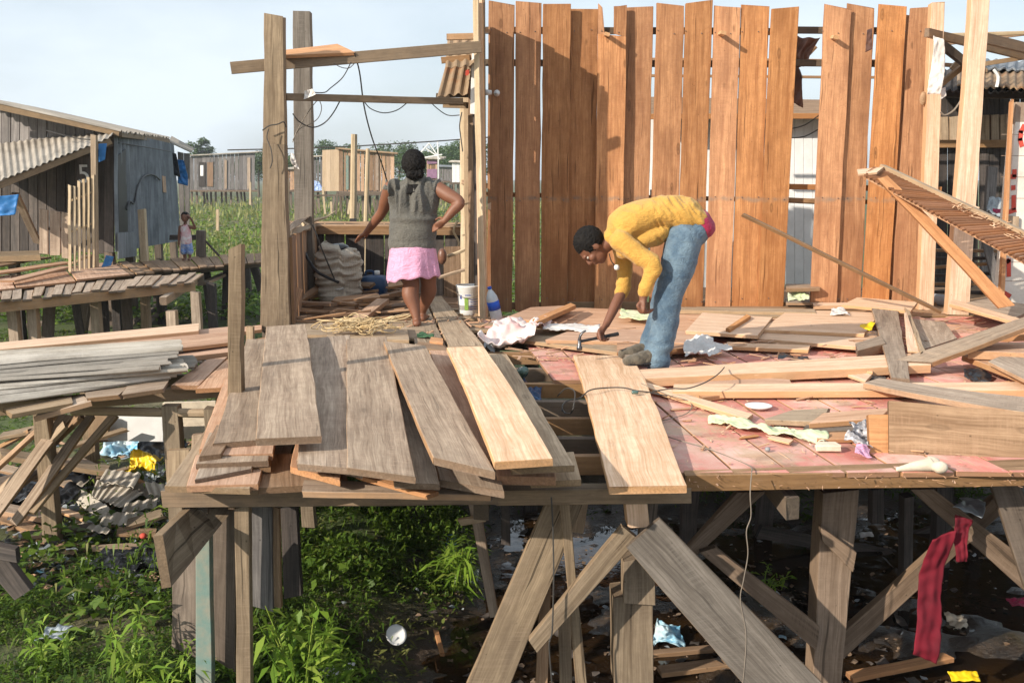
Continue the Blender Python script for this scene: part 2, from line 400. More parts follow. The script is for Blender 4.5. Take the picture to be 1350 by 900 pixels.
def corrmat(name, c1, c2, dirt, rough=.8, metal=0., rust=None):
    s = NT(name); g = s.attr('gc'); tc = s.obj()
    n = s.noise(s.mp(g, (1, 9, 9)), 1.2, 5); c = s.mix(s.ramp(n, [(.35, 0.), (.65, 1.)]), c1, c2)
    d = s.ramp(s.noise(g, 1.6, 6, .7), [(.45, 0.), (.7, 1.)]); c = s.mix(s.math('MULTIPLY', d, .7), c, dirt)
    if rust: c = s.mix(s.ramp(s.noise(g, 2.7, 6, .7), [(.55, 0.), (.66, 1.)]), c, rust)
    s.col(c); s.set(Roughness=rough, Metallic=metal); s.link(s.bump(s.noise(tc, 50, 4), .2, .01), s.b.inputs['Normal']); return s.m
M['fibre'] = corrmat('fibre_cement_sheet', (.40, .36, .31), (.28, .25, .21), (.14, .12, .10))
M['fibre_light'] = corrmat('pale_fibre_cement', (.62, .57, .50), (.42, .37, .30), (.16, .13, .10))
M['zinc'] = corrmat('bluish_gray_sheet', (.13, .145, .165), (.23, .25, .27), (.065, .07, .08), rough=.7)
M['rustroof'] = corrmat('rusty_old_sheet', (.36, .25, .15), (.26, .17, .10), (.12, .08, .05), rust=(.3, .14, .06))
M['bluewood'] = plain('faded_teal_paint', (.13, .23, .21), .8, c2=(.25, .25, .20), sc=9)
M['black_plastic'] = plain('black_plastic', (.018, .02, .025), .28, bump=.4, sc=4, bs=12, spec=.6)
M['blue_tarp'] = plain('blue_tarp', (.03, .19, .50), .5, bump=.3)
M['white_cloth'] = plain('white_cloth', (.72, .70, .68), .85, bump=.5, c2=(.55, .51, .48), bs=14)
M['pinkwhite'] = plain('white_pink_cloth', (.78, .72, .69), .85, bump=.5, c2=(.66, .40, .38), bs=14, sc=5)
M['green_cloth'] = plain('pale_green_cloth', (.50, .58, .33), .85, bump=.5, c2=(.62, .62, .45), bs=16)
M['red_cloth'] = plain('red_cloth', (.17, .004, .016), .85, bump=.5, c2=(.10, .003, .011), bs=9)
M['brown_leather'] = plain('brown_leather', (.085, .045, .038), .42, bump=.4, c2=(.22, .10, .06), sc=3)
M['yellow_bag'] = plain('yellow_plastic_bag', (.80, .58, .02), .35, bump=.6, c2=(.7, .45, .01), bs=14)
M['blue_bag'] = plain('blue_plastic_bag', (.03, .32, .55), .3, bump=.5, c2=(.55, .62, .62), sc=5, bs=14)
M['gray_bag'] = plain('clear_gray_bag', (.42, .46, .48), .3, bump=.6, c2=(.25, .29, .33), bs=14)
M['teal_glass'] = plain('green_glass', (.09, .16, .14), .15, bump=.1, spec=.7)
M['white_plastic'] = plain('white_plastic', (.78, .78, .77), .4, var=.06, bump=.1)
M['bucket_green'] = plain('bucket_label_green', (.25, .42, .08), .5)
M['bucket_blue'] = plain('bucket_label_blue', (.06, .10, .32), .5)
M['jerry'] = plain('dark_blue_plastic', (.018, .055, .14), .4, bump=.1)
M['label_blue'] = plain('bottle_label_blue', (.01, .09, .55), .4)
M['bottle'] = plain('bottle_plastic', (.50, .57, .62), .18, bump=.2, var=.1, spec=.6)
M['rope'] = plain('straw_cord', (.62, .49, .30), .8, bump=.3, c2=(.48, .33, .15))
M['wire'] = plain('dark_wire', (.06, .055, .05), .6, bump=0)
M['wire_light'] = plain('pale_wire', (.24, .20, .16), .7, bump=0)
M['sack'] = None
M['white_wall'] = plain('white_painted_masonry', (.78, .75, .70), .8, c2=(.62, .57, .50), sc=3, bump=.3)
M['brick_dull'] = plain('unpainted_block', (.26, .18, .13), .9, c2=(.34, .27, .21), sc=7)
M['red_paint'] = plain('red_paint', (.62, .09, .06), .8)
M['white_panel'] = plain('white_fridge_panel', (.84, .84, .84), .5, var=.06, bump=.05)
M['white_paint'] = plain('white_chalk_paint', (.75, .76, .75), .9)
M['metal'] = plain('dark_steel', (.13, .13, .14), .35, metal=.8, bump=.1)
M['black_rubber'] = plain('black_rubber', (.025, .025, .028), .55)
M['pipe'] = plain('gray_pvc', (.30, .30, .31), .45)
M['foam'] = plain('cream_foam', (.70, .60, .47), .8, bump=.4)
M['patterned'] = plain('black_white_pattern_cloth', (.70, .66, .66), .85, bump=.4, c2=(.035, .03, .035), sc=22)
M['laundry'] = plain('washing_blue_white', (.55, .65, .80), .8, c2=(.10, .20, .55), sc=14)

def sackmat():
    s = NT('woven_sack'); o = s.obj(); a = s.N('ShaderNodeTexWave', wave_type='BANDS', bands_direction='Z', i_Vector=o, i_Scale=20., i_Distortion=1.5).outputs['Fac']
    b = s.N('ShaderNodeTexWave', wave_type='BANDS', bands_direction='X', i_Vector=o, i_Scale=20., i_Distortion=1.5).outputs['Fac']
    n = s.noise(o, 3.2, 6, .65)
    c = s.mix(s.ramp(n, [(.38, 0.), (.66, 1.)]), (.56, .50, .41), (.36, .30, .24)); s.col(c); s.set(Roughness=.9)
    h = s.math('ADD', s.math('MULTIPLY', s.math('MULTIPLY', a, b), .3), s.noise(s.mp(o, (5, 5, 14)), 1.5, 4)); s.link(s.bump(h, .7, .03), s.b.inputs['Normal']); return s.m
M['sack'] = sackmat()

def foliage(name, stops, tr=.28):
    s = NT(name); wa = s.N('ShaderNodeSeparateXYZ', i_0=s.attr('wa'))
    c = s.ramp(wa.outputs[0], stops); s.col(c); s.set(Roughness=.5); s.b.inputs['Specular IOR Level'].default_value = .3
    tl = s.N('ShaderNodeBsdfTranslucent', i_Color=s.mix(.5, c, (.16, .26, .02))); mx = s.N('ShaderNodeMixShader', i_0=tr, i_1=s.b.outputs[0], i_2=tl.outputs[0])
    s.link(mx.outputs[0], s.out.inputs['Surface']); return s.m
M['grass'] = foliage('weed_leaves', [(0, (.022, .055, .008)), (.5, (.07, .13, .015)), (.85, (.14, .205, .028)), (1, (.22, .20, .08))])
M['field'] = foliage('field_weeds', [(0, (.07, .14, .02)), (.45, (.13, .22, .035)), (.8, (.22, .27, .06)), (1, (.38, .33, .15))])
M['drygrass'] = foliage('tall_straw_grass', [(0, (.14, .19, .05)), (.5, (.27, .27, .10)), (1, (.42, .35, .18))])
M['bush'] = foliage('bush_leaves', [(0, (.09, .19, .02)), (.6, (.19, .31, .035)), (1, (.32, .40, .07))])
M['treeleaf'] = foliage('tree_leaves', [(0, (.07, .115, .05)), (.6, (.11, .165, .075)), (1, (.16, .21, .11))])  # pale tones, distance haze put into the leaf colour
M['bark'] = plain('bark', (.13, .10, .07), .9)

def shirtmat(name, c, c2, sc=4., bs=11, st=.5):
    s = NT(name); o = s.N('ShaderNodeTexCoord').outputs['Object']; n = s.noise(o, sc, 5)
    s.col(s.mix(s.ramp(n, [(.4, 0.), (.7, 1.)]), c, c2)); s.set(Roughness=.85)
    s.b.inputs['Sheen Weight'].default_value = .15
    cr = s.N('ShaderNodeMath', operation='ABSOLUTE', i_0=s.math('SUBTRACT', s.noise(s.mp(o, (1, 1, 1.7)), bs * 1.1, 4, .5, 2.2), .5)).outputs[0]
    h = s.math('ADD', s.math('ADD', s.noise(o, bs, 3, .5, 1.2), s.math('MULTIPLY', s.math('POWER', cr, .5), -.9)), s.math('MULTIPLY', s.noise(o, 190, 2), .15)); s.link(s.bump(h, st, .02), s.b.inputs['Normal']); return s.m
M['yellow_shirt'] = shirtmat('mustard_cotton', (.56, .315, .06), (.47, .25, .045), st=.5)
M['denim'] = shirtmat('faded_denim', (.055, .105, .165), (.15, .225, .29), sc=7.5, bs=14, st=.6)
M['crimson'] = shirtmat('crimson_cotton', (.36, .01, .07), (.28, .01, .05))
M['gray_shirt'] = shirtmat('gray_green_cotton', (.115, .108, .092), (.08, .077, .068), bs=9, st=.8)
M['pink_skirt'] = shirtmat('pink_cotton', (.68, .34, .50), (.60, .28, .42), bs=8, st=.7)
M['boot'] = shirtmat('dusty_boot', (.075, .062, .045), (.20, .165, .12), sc=11)
def skinmat(name, c):
    s = NT(name); o = s.N('ShaderNodeTexCoord').outputs['Object']; n = s.noise(o, 9, 4)
    s.col(s.mix(n, tuple(x * .8 for x in c), tuple(x * 1.15 for x in c))); s.set(Roughness=.58)
    s.b.inputs['Subsurface Weight'].default_value = .08; s.b.inputs['Subsurface Radius'].default_value = (.02, .008, .004)
    s.link(s.bump(s.noise(o, 90, 3), .12, .003), s.b.inputs['Normal']); return s.m
M['skin'] = skinmat('brown_skin', (.19, .078, .042)); M['skin_dark'] = skinmat('dark_brown_skin', (.175, .072, .04))
M['hair'] = plain('black_hair', (.006, .0055, .0055), .75, bump=.8, bs=70, c2=(.014, .012, .011), sc=40, spec=.15)
M['eye'] = plain('eye_white', (.6, .57, .52), .2, bump=0); 
M['kid_shirt'] = shirtmat('white_red_vest', (.72, .68, .68), (.55, .06, .10), sc=8, bs=9)
M['kid_shorts'] = shirtmat('blue_patterned_shorts', (.12, .22, .50), (.55, .62, .75), sc=14, bs=9)

# ------------------------------------------------------------------ plank helpers
def plank(label, a0, a1, b0, b1, za=0., zb=None, t=.025, mat='red', name='loose_plank', cat='plank', group=None, parent=None, **k):
    """a board lying with its top-face corners at the given heights (za at end A, zb at end B)"""
    if zb is None: zb = za
    g = lambda p, z: p if isinstance(p, Vector) else D(p[0], p[1], z)
    m = MB().quad(g(a0, za), g(a1, za), g(b0, zb), g(b1, zb), t, **k)
    return m.build(name, M[mat], parent, label, cat if parent is None else None, group)
def upboard(a0, a1, b0, b1, Ya, Yb=None, t=.03, mat='gray', name='board', parent=None, label=None, cat=None, group=None, up=(0, -1, 0), **k):
    """a board standing upright, its camera-side face through those corners at distance Y"""
    if Yb is None: Yb = Ya
    m = MB().quad(W(*a0, Ya), W(*a1, Ya), W(*b0, Yb), W(*b1, Yb), t, up=up, **k)
    return m.build(name, M[mat] if isinstance(mat, str) else mat, parent, label, cat, group)
# ------------------------------------------------------------------ light, sky, ground
SUN_AZ, SUN_EL = R(52), R(24.5)          # light travels right and away from the camera
sv = Vector((math.sin(SUN_AZ) * math.cos(SUN_EL), math.cos(SUN_AZ) * math.cos(SUN_EL), -math.sin(SUN_EL)))
sl = bpy.data.lights.new('sun', 'SUN'); sl.energy = 5.0; sl.angle = R(.5); sl.color = (1, .90, .76)
so = bpy.data.objects.new('sun', sl); C.objects.link(so); so.rotation_euler = sv.to_track_quat('-Z', 'Y').to_euler(); so.location = (-8, -6, 8)
w = bpy.data.worlds.new('World'); scene.world = w; w.use_nodes = True; nt = w.node_tree; bg = nt.nodes['Background']
sky = nt.nodes.new('ShaderNodeTexSky'); sky.sky_type = 'NISHITA'; sky.sun_disc = False; sky.sun_elevation = SUN_EL
sky.sun_rotation = math.atan2(-sv.x, -sv.y); sky.dust_density = 2.2; sky.air_density = 1.0; sky.ozone_density = 1.4
# thin bright cloud veil mixed over the sky
tc = nt.nodes.new('ShaderNodeTexCoord'); mp = nt.nodes.new('ShaderNodeMapping'); mp.inputs['Scale'].default_value = (1.1, 1.1, 3.2)
no = nt.nodes.new('ShaderNodeTexNoise'); no.inputs['Scale'].default_value = 2.3; no.inputs['Detail'].default_value = 7; no.inputs['Roughness'].default_value = .5
rp = nt.nodes.new('ShaderNodeValToRGB'); rp.color_ramp.elements[0].position = .38; rp.color_ramp.elements[0].color = (.55, .55, .55, 1)
rp.color_ramp.elements[1].position = .62; rp.color_ramp.elements[1].color = (.92, .92, .92, 1)
mx = nt.nodes.new('ShaderNodeMix'); mx.data_type = 'RGBA'
mx.inputs[7].default_value = (6.5, 7.2, 7.8, 1)
for a, b in ((tc.outputs['Generated'], mp.inputs[0]), (mp.outputs[0], no.inputs['Vector']), (no.outputs['Fac'], rp.inputs[0]), (rp.outputs[0], mx.inputs[0]), (sky.outputs[0], mx.inputs[6]), (mx.outputs[2], bg.inputs[0])):
    nt.links.new(a, b)
bg.inputs[1].default_value = .118
scene.view_settings.view_transform = 'Standard'; scene.view_settings.look = 'None'; scene.view_settings.exposure = 0.33; scene.view_settings.gamma = 1

def sst(a, b, x):
    x = min(1, max(0, (x - a) / (b - a))); return x * x * (3 - 2 * x)
WATER = -1.53
def gz(x, y):
    base = -1.22 + .05 * nz(x * .4, y * .4) + .03 * nz(x * 1.3, y * 1.3, 4)
    ch = sst(-1.3, -.1, x + .25 * nz(y * .8, 5)) * (1 - sst(7.6, 10.5, y)) * (1 - sst(9, 14, abs(x)))
    ch = max(ch, .62 * sst(-1.9, -.9, x) * (1 - sst(5.3, 6.6, y + .4 * nz(x, 9))) * (1 - sst(9, 14, abs(x))))
    base -= ch * .335
    base -= .30 * math.exp(-(((x + 4.9) / 1.0) ** 2 + ((y - 15.2) / 1.8) ** 2))
    base += ch * (.07 * nz(x * 2.1, y * 2.1, 2) + .03 * nz(x * 7, y * 7, 1)) + .012 * nz(x * 9, y * 9, 6) + .02 * nz(x * 3, y * 3, 8)
    return base
def axis(vals): 
    out = []
    for a, b, st in vals:
        n = int(round((b - a) / st)); out += [a + (b - a) * i / n for i in range(n)]
    return out + [vals[-1][1]]
xs = axis([(-700, -60, 80), (-60, -16, 4), (-16, -5, .5), (-5, 5, .07), (5, 16, .5), (16, 60, 4), (60, 700, 80)])
ys = axis([(-60, -4, 4), (-4, 3.6, .4), (3.6, 10, .07), (10, 22, .3), (22, 60, 2), (60, 200, 10), (200, 1400, 120)])
gv = [(x, y, gz(x, y) if -20 < x < 20 and y < 60 else -1.22) for y in ys for x in xs]
nx = len(xs); gf = [(j * nx + i, j * nx + i + 1, (j + 1) * nx + i + 1, (j + 1) * nx + i) for j in range(len(ys) - 1) for i in range(nx - 1)]
def groundmat():
    s = NT('muddy_ground'); p = s.N('ShaderNodeNewGeometry').outputs['Position']; z = s.N('ShaderNodeSeparateXYZ', i_0=p).outputs[2]
    n1 = s.noise(p, 3.5, 8, .68); n2 = s.noise(p, .5, 4); n3 = s.noise(p, 26, 5, .7)
    mud = s.mix(s.ramp(n1, [(.35, 0.), (.65, 1.)]), (.020, .014, .010), (.075, .052, .034))
    soil = s.mix(s.ramp(n1, [(.35, 0.), (.65, 1.)]), (.06, .055, .025), (.16, .14, .075))
    soil = s.mix(s.ramp(n2, [(.42, 0.), (.58, 1.)]), soil, (.075, .11, .025))
    hi = s.ramp(s.N('ShaderNodeMapRange', i_0=z, i_1=-1.50, i_2=-1.27).outputs[0], [(0., 0.), (1., 1.)])
    c = s.mix(hi, mud, soil)
    bit = s.ramp(s.N('ShaderNodeTexVoronoi', i_Vector=p, i_Scale=22.).outputs['Distance'], [(.10, 1.), (.16, 0.)])
    pick = s.ramp(s.noise(p, 9, 2), [(.56, 0.), (.6, 1.)])
    c = s.mix(s.math('MULTIPLY', s.math('MULTIPLY', bit, pick), .7), c, (.22, .18, .14))
    s.col(c); s.set(Roughness=s.ramp(s.N('ShaderNodeMapRange', i_0=z, i_1=-1.53, i_2=-1.40).outputs[0], [(0., .22), (1., .9)]))
    s.link(s.bump(s.math('ADD', n3, n1), .9, .03), s.b.inputs['Normal']); return s.m
g = MB(); g.add(gv, gf, gv, [(.5, 0, 0)] * len(gv)); g.smooth = True
g.build('ground', groundmat(), kind='structure', loc=(0, 0, 0))
def watermat():
    s = NT('murky_water'); p = s.N('ShaderNodeNewGeometry').outputs['Position']
    s.col(s.mix(s.ramp(s.noise(p, 1.2, 4), [(.4, 0.), (.6, 1.)]), (.030, .016, .006), (.008, .007, .007))); s.set(Roughness=s.ramp(s.noise(p, 14, 5), [(.45, .02), (.7, .25)]), IOR=1.33)
    s.b.inputs['Specular IOR Level'].default_value = .9
    s.link(s.bump(s.noise(p, 7, 3), .10, .02), s.b.inputs['Normal']); return s.m
m = MB(); m.add([(-7, 3, WATER), (9, 3, WATER), (9, 12, WATER), (-7, 12, WATER)], [(0, 1, 2, 3)]); m.build('water', watermat(), kind='structure')
m = MB(); m.add([(-6.6, 12.3, -1.36), (-3.4, 12.3, -1.36), (-3.4, 18.5, -1.36), (-6.6, 18.5, -1.36)], [(0, 1, 2, 3)]); m.build('water', watermat(), kind='structure')

# ------------------------------------------------------------------ vegetation scatter
def leaves(n, posfn, size, up=.6, wid=.28, seed=1, tone=(.0, 1.), droop=.3):
    rs = np.random.RandomState(seed); P = posfn(rs, n); n = len(P); th = rs.uniform(0, 2 * np.pi, n); el = np.clip(rs.normal(up, .45, n), -.5, 1.5)
    L = size[0] + (size[1] - size[0]) * rs.rand(n) ** 1.5
    d = np.stack([np.cos(th) * np.cos(el), np.sin(th) * np.cos(el), np.sin(el)], 1)
    side = np.stack([-np.sin(th), np.cos(th), rs.uniform(-.5, .5, n)], 1); side /= np.linalg.norm(side, axis=1)[:, None]
    W_ = (L * wid / 2)[:, None]; L = L[:, None]; dr = np.array([0, 0, -1.]) * droop * L
    a = P; b = P + d * L * .45 + side * W_; c = P + d * L * .98 + dr; e = P + d * L * .45 - side * W_
    V = np.stack([a, b, c, e], 1).reshape(-1, 3)
    t = tone[0] + (tone[1] - tone[0]) * np.clip(rs.rand(n) * .7 + .3 * rs.rand(n), 0, 1)
    return V, np.repeat(t, 4)
def leafmesh(name, packs, mat, parent=None, label=None, cat=None, kind=None, group=None, loc=None):
    V = np.concatenate([p[0] for p in packs]); t = np.concatenate([p[1] for p in packs]); n = len(V)
    if loc is None: loc = (V[:, 0].mean(), V[:, 1].mean(), V[:, 2].min())
    me = bpy.data.meshes.new(name); me.vertices.add(n); me.vertices.foreach_set('co', (V - np.array(loc)).astype(np.float32).ravel())
    me.loops.add(n); me.loops.foreach_set('vertex_index', np.arange(n, dtype=np.int32)); me.polygons.add(n // 4)
    me.polygons.foreach_set('loop_start', np.arange(0, n, 4, dtype=np.int32)); me.update(calc_edges=True)
    wa = np.zeros((n, 3), np.float32); wa[:, 0] = t
    a = me.attributes.new('wa', 'FLOAT_VECTOR', 'POINT'); a.data.foreach_set('vector', wa.ravel())
    me.materials.append(mat); o = bpy.data.objects.new(name, me); link(o, parent, loc); return T(o, label, cat, group, kind)

def patch(x0, x1, y0, y1, hgt=.15, dens=None, th=-.05, off=0., tall=None):
    def f(rs, n):
        out = []
        while len(out) < n:
            x = rs.uniform(x0, x1); y = rs.uniform(y0, y1)
            k = nz(x * 1.1 + off, y * 1.1, 3) + .5 * nz(x * 3 + off, y * 3, 7)
            if k < th: continue
            if dens and rs.rand() > dens(x, y): continue
            g = gz(x, y)
            if g < WATER + .02: continue
            h = (hgt * (.5 + 1.2 * max(0, k)) + (tall(x, y) if tall else 0)) * rs.rand() ** .8
            out.append((x, y, g + h - .02))
        return np.array(out)
    return f
near = []
near.append(leaves(42000, patch(-3.4, -.75, 4.2, 8.8, .13, dens=lambda x, y: 1 - .95 * math.exp(-(((x + 3.1) / 1.1) ** 4 + ((y - 7.6) / 1.1) ** 4)), th=-.12), (.018, .065), seed=1, tone=(0, .9)))
near.append(leaves(26000, patch(-2.2, -.2, 6.1, 9.6, .26, th=-.22, off=4, dens=lambda x, y: sst(5.9, 6.7, y) * (1 - .8 * sst(-.7, -.2, x))), (.025, .085), seed=2, tone=(.15, 1)))
near.append(leaves(5000, patch(-1.7, 4.6, 7.2, 10.5, .2, th=.18, off=9), (.04, .10), seed=3, tone=(0, .8)))
near.append(leaves(9000, patch(-9, -2.2, 8.6, 16, .10, th=.0, off=2), (.05, .12), seed=4, tone=(.1, .95)))
near.append(leaves(2600, patch(-3.4, -.3, 4.2, 9, .30, th=.0, off=3), (.07, .18), up=.9, wid=.12, seed=5, tone=(.2, 1), droop=.5))
near.append(leaves(5000, patch(-3.4, -.3, 4.2, 9, .10, th=-.1, off=7), (.03, .09), up=.2, wid=.3, seed=6, tone=(.88, 1), droop=.3))
near.append(leaves(1500, patch(-3.4, -.6, 4.2, 9, .16, th=.05, off=12), (.07, .13), up=.3, wid=.75, seed=7, tone=(.3, .85), droop=.3))
near.append(leaves(16000, patch(-12, -2.6, 9, 17, .08, th=-.35, off=6), (.04, .10), up=.4, wid=.35, seed=8, tone=(.3, 1)))
leafmesh('ground_cover', near, M['grass'], kind='stuff', label='low green weeds and grass growing over the littered ground below the platforms')
def wedge(y0, y1, hf, xa=-.66, xb=.03, th=-9, off=0):
    def f(rs, n):
        out = []
        while len(out) < n:
            y = y0 * (y1 / y0) ** rs.rand(); x = rs.uniform(xa * y - 1, xb * y)
            k = nz(x * .35 + off, y * .35, 3) + .6 * nz(x * .09, y * .09 + off)
            if k < th: continue
            out.append((x, y, -1.24 + hf(x, y, k) * rs.rand() ** .7))
        return np.array(out)
    return f
fld = [leaves(30000, wedge(17.5, 40, lambda x, y, k: .22 + .50 * max(0, k)), (.08, .20), wid=.5, up=.3, seed=11, tone=(0, .8)),
       leaves(16000, wedge(35, 90, lambda x, y, k: .2 + .25 * max(0, k)), (.18, .42), wid=.4, up=.5, seed=12, tone=(.2, 1))]
leafmesh('field_growth', fld, M['field'], kind='stuff', label='bright green leafy growth covering the wet field behind the huts')
leafmesh('tall_grass', [leaves(9000, wedge(27, 62, lambda x, y, k: .15 + .2 * max(0, k), th=-.05, off=3), (.25, .5), up=1.35, wid=.07, seed=13, tone=(0, 1), droop=.15),
                        leaves(5000, wedge(60, 120, lambda x, y, k: .15, off=5), (.4, .8), up=1.3, wid=.2, seed=14, tone=(0, .8), droop=.15)], M['drygrass'], kind='stuff', label='tall straw coloured grass standing across the field')

# ------------------------------------------------------------------ trees at the horizon
def tree(label, px, Y, top, wpx, kind='round', seed=0, name='tree'):
    s = Y / F; x = (px - 675) * s; h = CAMZ + (235 - top + 6) * s + 1.22; r = wpx * s * .5 * (2.2 if kind != 'palm' else 1)
    root = empty(name, (x, Y, -1.22), label, 'tree', 'trees along the horizon'); rs = random.Random(seed)
    t = MB(); pts = [(x + rs.uniform(-.1, .1) * k * .3, Y, -1.3 + (h * (.72 if kind != 'palm' else .97)) * k / 4) for k in range(5)]
    t.tube(pts, .2, 7, rf=lambda q: h * .028 * (1.15 - q * .6)); lim = []
    if kind != 'palm':
        for k in range(7):
            q = rs.uniform(.45, .98); p0 = Vector((x, Y, -1.22 + h * .7 * q)); an = rs.uniform(0, 6.3)
            p1 = p0 + Vector((math.cos(an) * r * .75, math.sin(an) * r * .75, h * rs.uniform(.05, .25)))
            t.tube([p0, p0.lerp(p1, .5) + Vector((0, 0, .1)), p1], .1, 5, rf=lambda q: h * .011 * (1.1 - q)); lim.append(p1)
    t.build('trunk', M['bark'], root)
    def pf(rq, n):
        if kind == 'palm':
            out = []
            for k in range(n):
                an = (k % 13) / 13 * 6.283 + .2; q = rq.rand(); rr = q * r
                out.append((x + math.cos(an) * rr, Y + math.sin(an) * rr, -1.22 + h + .25 * r * math.sin(q * 3) - .55 * r * q * q))
            return np.array(out)
        cs = [(p.x, p.y, p.z, r * rs.uniform(.3, .5)) for p in lim] + [(x + rs.uniform(-.4, .4) * r, Y + rs.uniform(-.4, .4) * r, -1.22 + h * rs.uniform(.62, .9), r * rs.uniform(.3, .5)) for _ in range(5)]
        out = []
        for k in range(n):
            c = cs[rq.randint(len(cs))]; v = rq.normal(0, 1, 3); v /= np.linalg.norm(v); q = rq.rand() ** .4
            out.append((c[0] + v[0] * c[3] * q, c[1] + v[1] * c[3] * q, c[2] + v[2] * c[3] * q * .7))
        return np.array(out)
    leafmesh('crown', [leaves(2200 if kind != 'palm' else 700, pf, (.02 * h + .12, .045 * h + .22), wid=.6 if kind != 'palm' else .25, up=.2, seed=seed + 50)], M['treeleaf'], root)
tree('lone slender tree standing above the roof of the far gray stilt hut', 271, 150, 186, 14, 'round', 3, 'tree')
TR = [(358, 130, 203, 26, 'left end of the horizon treeline, seen between the two hut posts'), (384, 120, 207, 22, 'low round tree right behind the tall gray rear post'),
      (432, 140, 190, 26, 'tree top rising over the left end of the plank cabin roof'), (470, 150, 193, 26, 'small tree top over the middle of the cabin roof behind the pale pole'),
      (500, 160, 205, 30, 'low tree just over the right slope of the cabin roof'), (541, 120, 194, 42, 'broad hazy tree just left of the woman\'s head'),
      (575, 130, 203, 30, 'tree hidden mostly behind the woman\'s hair'), (598, 125, 188, 28, 'tallest tree right of the woman\'s head'),
      (622, 118, 192, 34, 'rightmost tree against the slatted partition'), (320, 170, 212, 40, 'low distant tree over the roof of the far gray stilt hut'), (560, 105, 212, 36, 'low bushy tree behind the purple plank hut')]
TR += [(455, 118, 199, 30, 'rounded tree peeking over the left corner of the brown cabin'), (528, 116, 201, 32, 'tree standing between the cabin roof end and the woman'), (608, 112, 196, 30, 'round tree directly over the small white hut'), (586, 140, 198, 34, 'pale tree behind the white aerial frame'), (410, 128, 214, 24, 'small tree over the shaded hut by the cabin'), (300, 150, 216, 30, 'distant tree behind the middle of the far gray hut'), (345, 140, 210, 24, 'distant tree touching the left side of the front post')]
for i, (px, Y, tp, wp, lb) in enumerate(TR): tree(lb, px, Y, tp, wp, 'round', 20 + i, 'tree')
# ------------------------------------------------------------------ near left house on stilts
def planks_wall(mb, p00, p10, p01, p11, n, t=.03, gap=.012, up=(0, -1, 0), vary=.0, bot=0., mode='v', zrow=None):
    """n upright planks between the left edge p00(bottom)-p01(top) and right edge p10-p11"""
    for i in range(n):
        a, b = i / n, (i + 1) / n; L = (p10 - p00).length; e = gap / L / 2 * random.uniform(.2, 2.5)
        a += e; b -= e
        A0 = p00.lerp(p10, a); A1 = p00.lerp(p10, b); B0 = p01.lerp(p11, a); B1 = p01.lerp(p11, b)
        dn = Vector((0, 0, random.uniform(-bot, bot * .3))); tp = Vector((0, 0, random.uniform(-vary, vary)))
        off = Vector(up).normalized() * random.uniform(0, .018)
        mb.quad(A0 + dn + off, A1 + dn + off, B0 + tp + off, B1 + tp + off, t, up=up, seg=2, wob=.006, ch=.002)
    return mb
def stilt(parent, px, Y, z1, w=.12, mat='old', z0=None, lean=0., name='stilt', t=None):
    x = (px - 675) / F * Y * 1.0
    g = gz(x, Y) - .15 if z0 is None else z0
    return MB().bar((x + lean, Y, g), (x, Y, z1), w, t or w * .9, up=(0, -1, 0), wob=.006).build(name, M[mat], parent)

A = empty('stilt_house', W(150, 330, 17.5) + Vector((0, 0, -1.3)), 'large gray house on stilts with a lean-to roof, at the left edge of the photo', 'house', None)
cor = W(152, 332, 17.4); cor2 = W(238, 317, 24.0)
ct = W(150, 172, 17.4); ct2 = W(228, 190, 24.0)
m = MB().corr(cor, cor2, ct, ct2, pitch=.34, amp=.045, t=.006, up=(1, 0, 0), nl=5)
for (q, pa, pb) in ((.42, 205, 258), (.62, 330, 380)): pass
m.build('corrugated_wall', M['zinc'], A)
# small faded plates and patches on the corrugated wall
m = MB(); f0 = lambda r, h: cor.lerp(cor2, r).lerp(ct.lerp(ct2, r), h)
o = Vector((.045, -.012, 0))
m.quad(f0(.69, .50) + o, f0(.75, .50) + o, f0(.69, .66) + o, f0(.75, .66) + o, .012, up=(1, 0, 0), seg=2); m.build('wall_patch', M['scrap'], A)
m = MB().quad(f0(.02, .03) + o, f0(.13, .02) + o, f0(.02, .80) + o, f0(.12, .86) + o, .012, up=(1, 0, 0), seg=3); m.build('doorway_dark', M['black_rubber'], A)  # black sheet standing in for the dark inside a doorway
m = MB().quad(f0(.0, -.06) + o * 1.5, f0(.22, -.06) + o * 1.5, f0(.0, .16) + o * 1.5, f0(.22, .15) + o * 1.5, .02, up=(1, 0, 0), seg=3); m.build('metal_sheet_patch', M['zinc'], A)
# front wall under the lean-to, upper gable wall
m = planks_wall(MB(), W(-110, 334, 19.2), W(150, 331, 17.5), W(-110, 215, 19.2), W(150, 190, 17.5), 22, vary=0., bot=.05); m.build('plank_wall', M['dark'], A, 'dark shaded plank wall under the lean-to roof')  # shade of the lean-to roof put into the dark wood colour
m = planks_wall(MB(), W(-110, 218, 19.15), W(150, 193, 17.45), W(-110, 120, 19.15), W(150, 174, 17.45), 22); m.build('gable_wall', M['grayblue'], A)
# roof
a, b, d, c = W(160, 173, 17.2), W(224, 182, 24.6), W(-70, 120, 17.2), W(74, 148, 24.6)
MB().corr(a, b, d, c, pitch=.18, amp=.028, t=.012, up=(0, 0, 1), nl=4, jag=.05).build('roof', M['fibre'], A)
m = MB(); m.bar(W(158, 176, 17.25), W(-80, 124, 17.25), .06, .10); m.bar(W(158, 177, 17.3), W(222, 186, 24.4), .06, .10); m.build('roof_edge_board', M['oldtan'], A)
# rear roof lip
MB().corr(W(222, 186, 24.4), W(226, 180, 28.), W(252, 200, 24.4), W(256, 196, 28.), pitch=.18, amp=.025, t=.01, up=(0, 0, 1)).build('rear_eave', M['fibre'], A)
m = planks_wall(MB(), W(239, 340, 24.6), W(250, 316, 24.6), W(234, 200, 24.6), W(250, 203, 24.6), 2, bot=.05); m.build('rear_annex_wall', M['grayblue'], A)
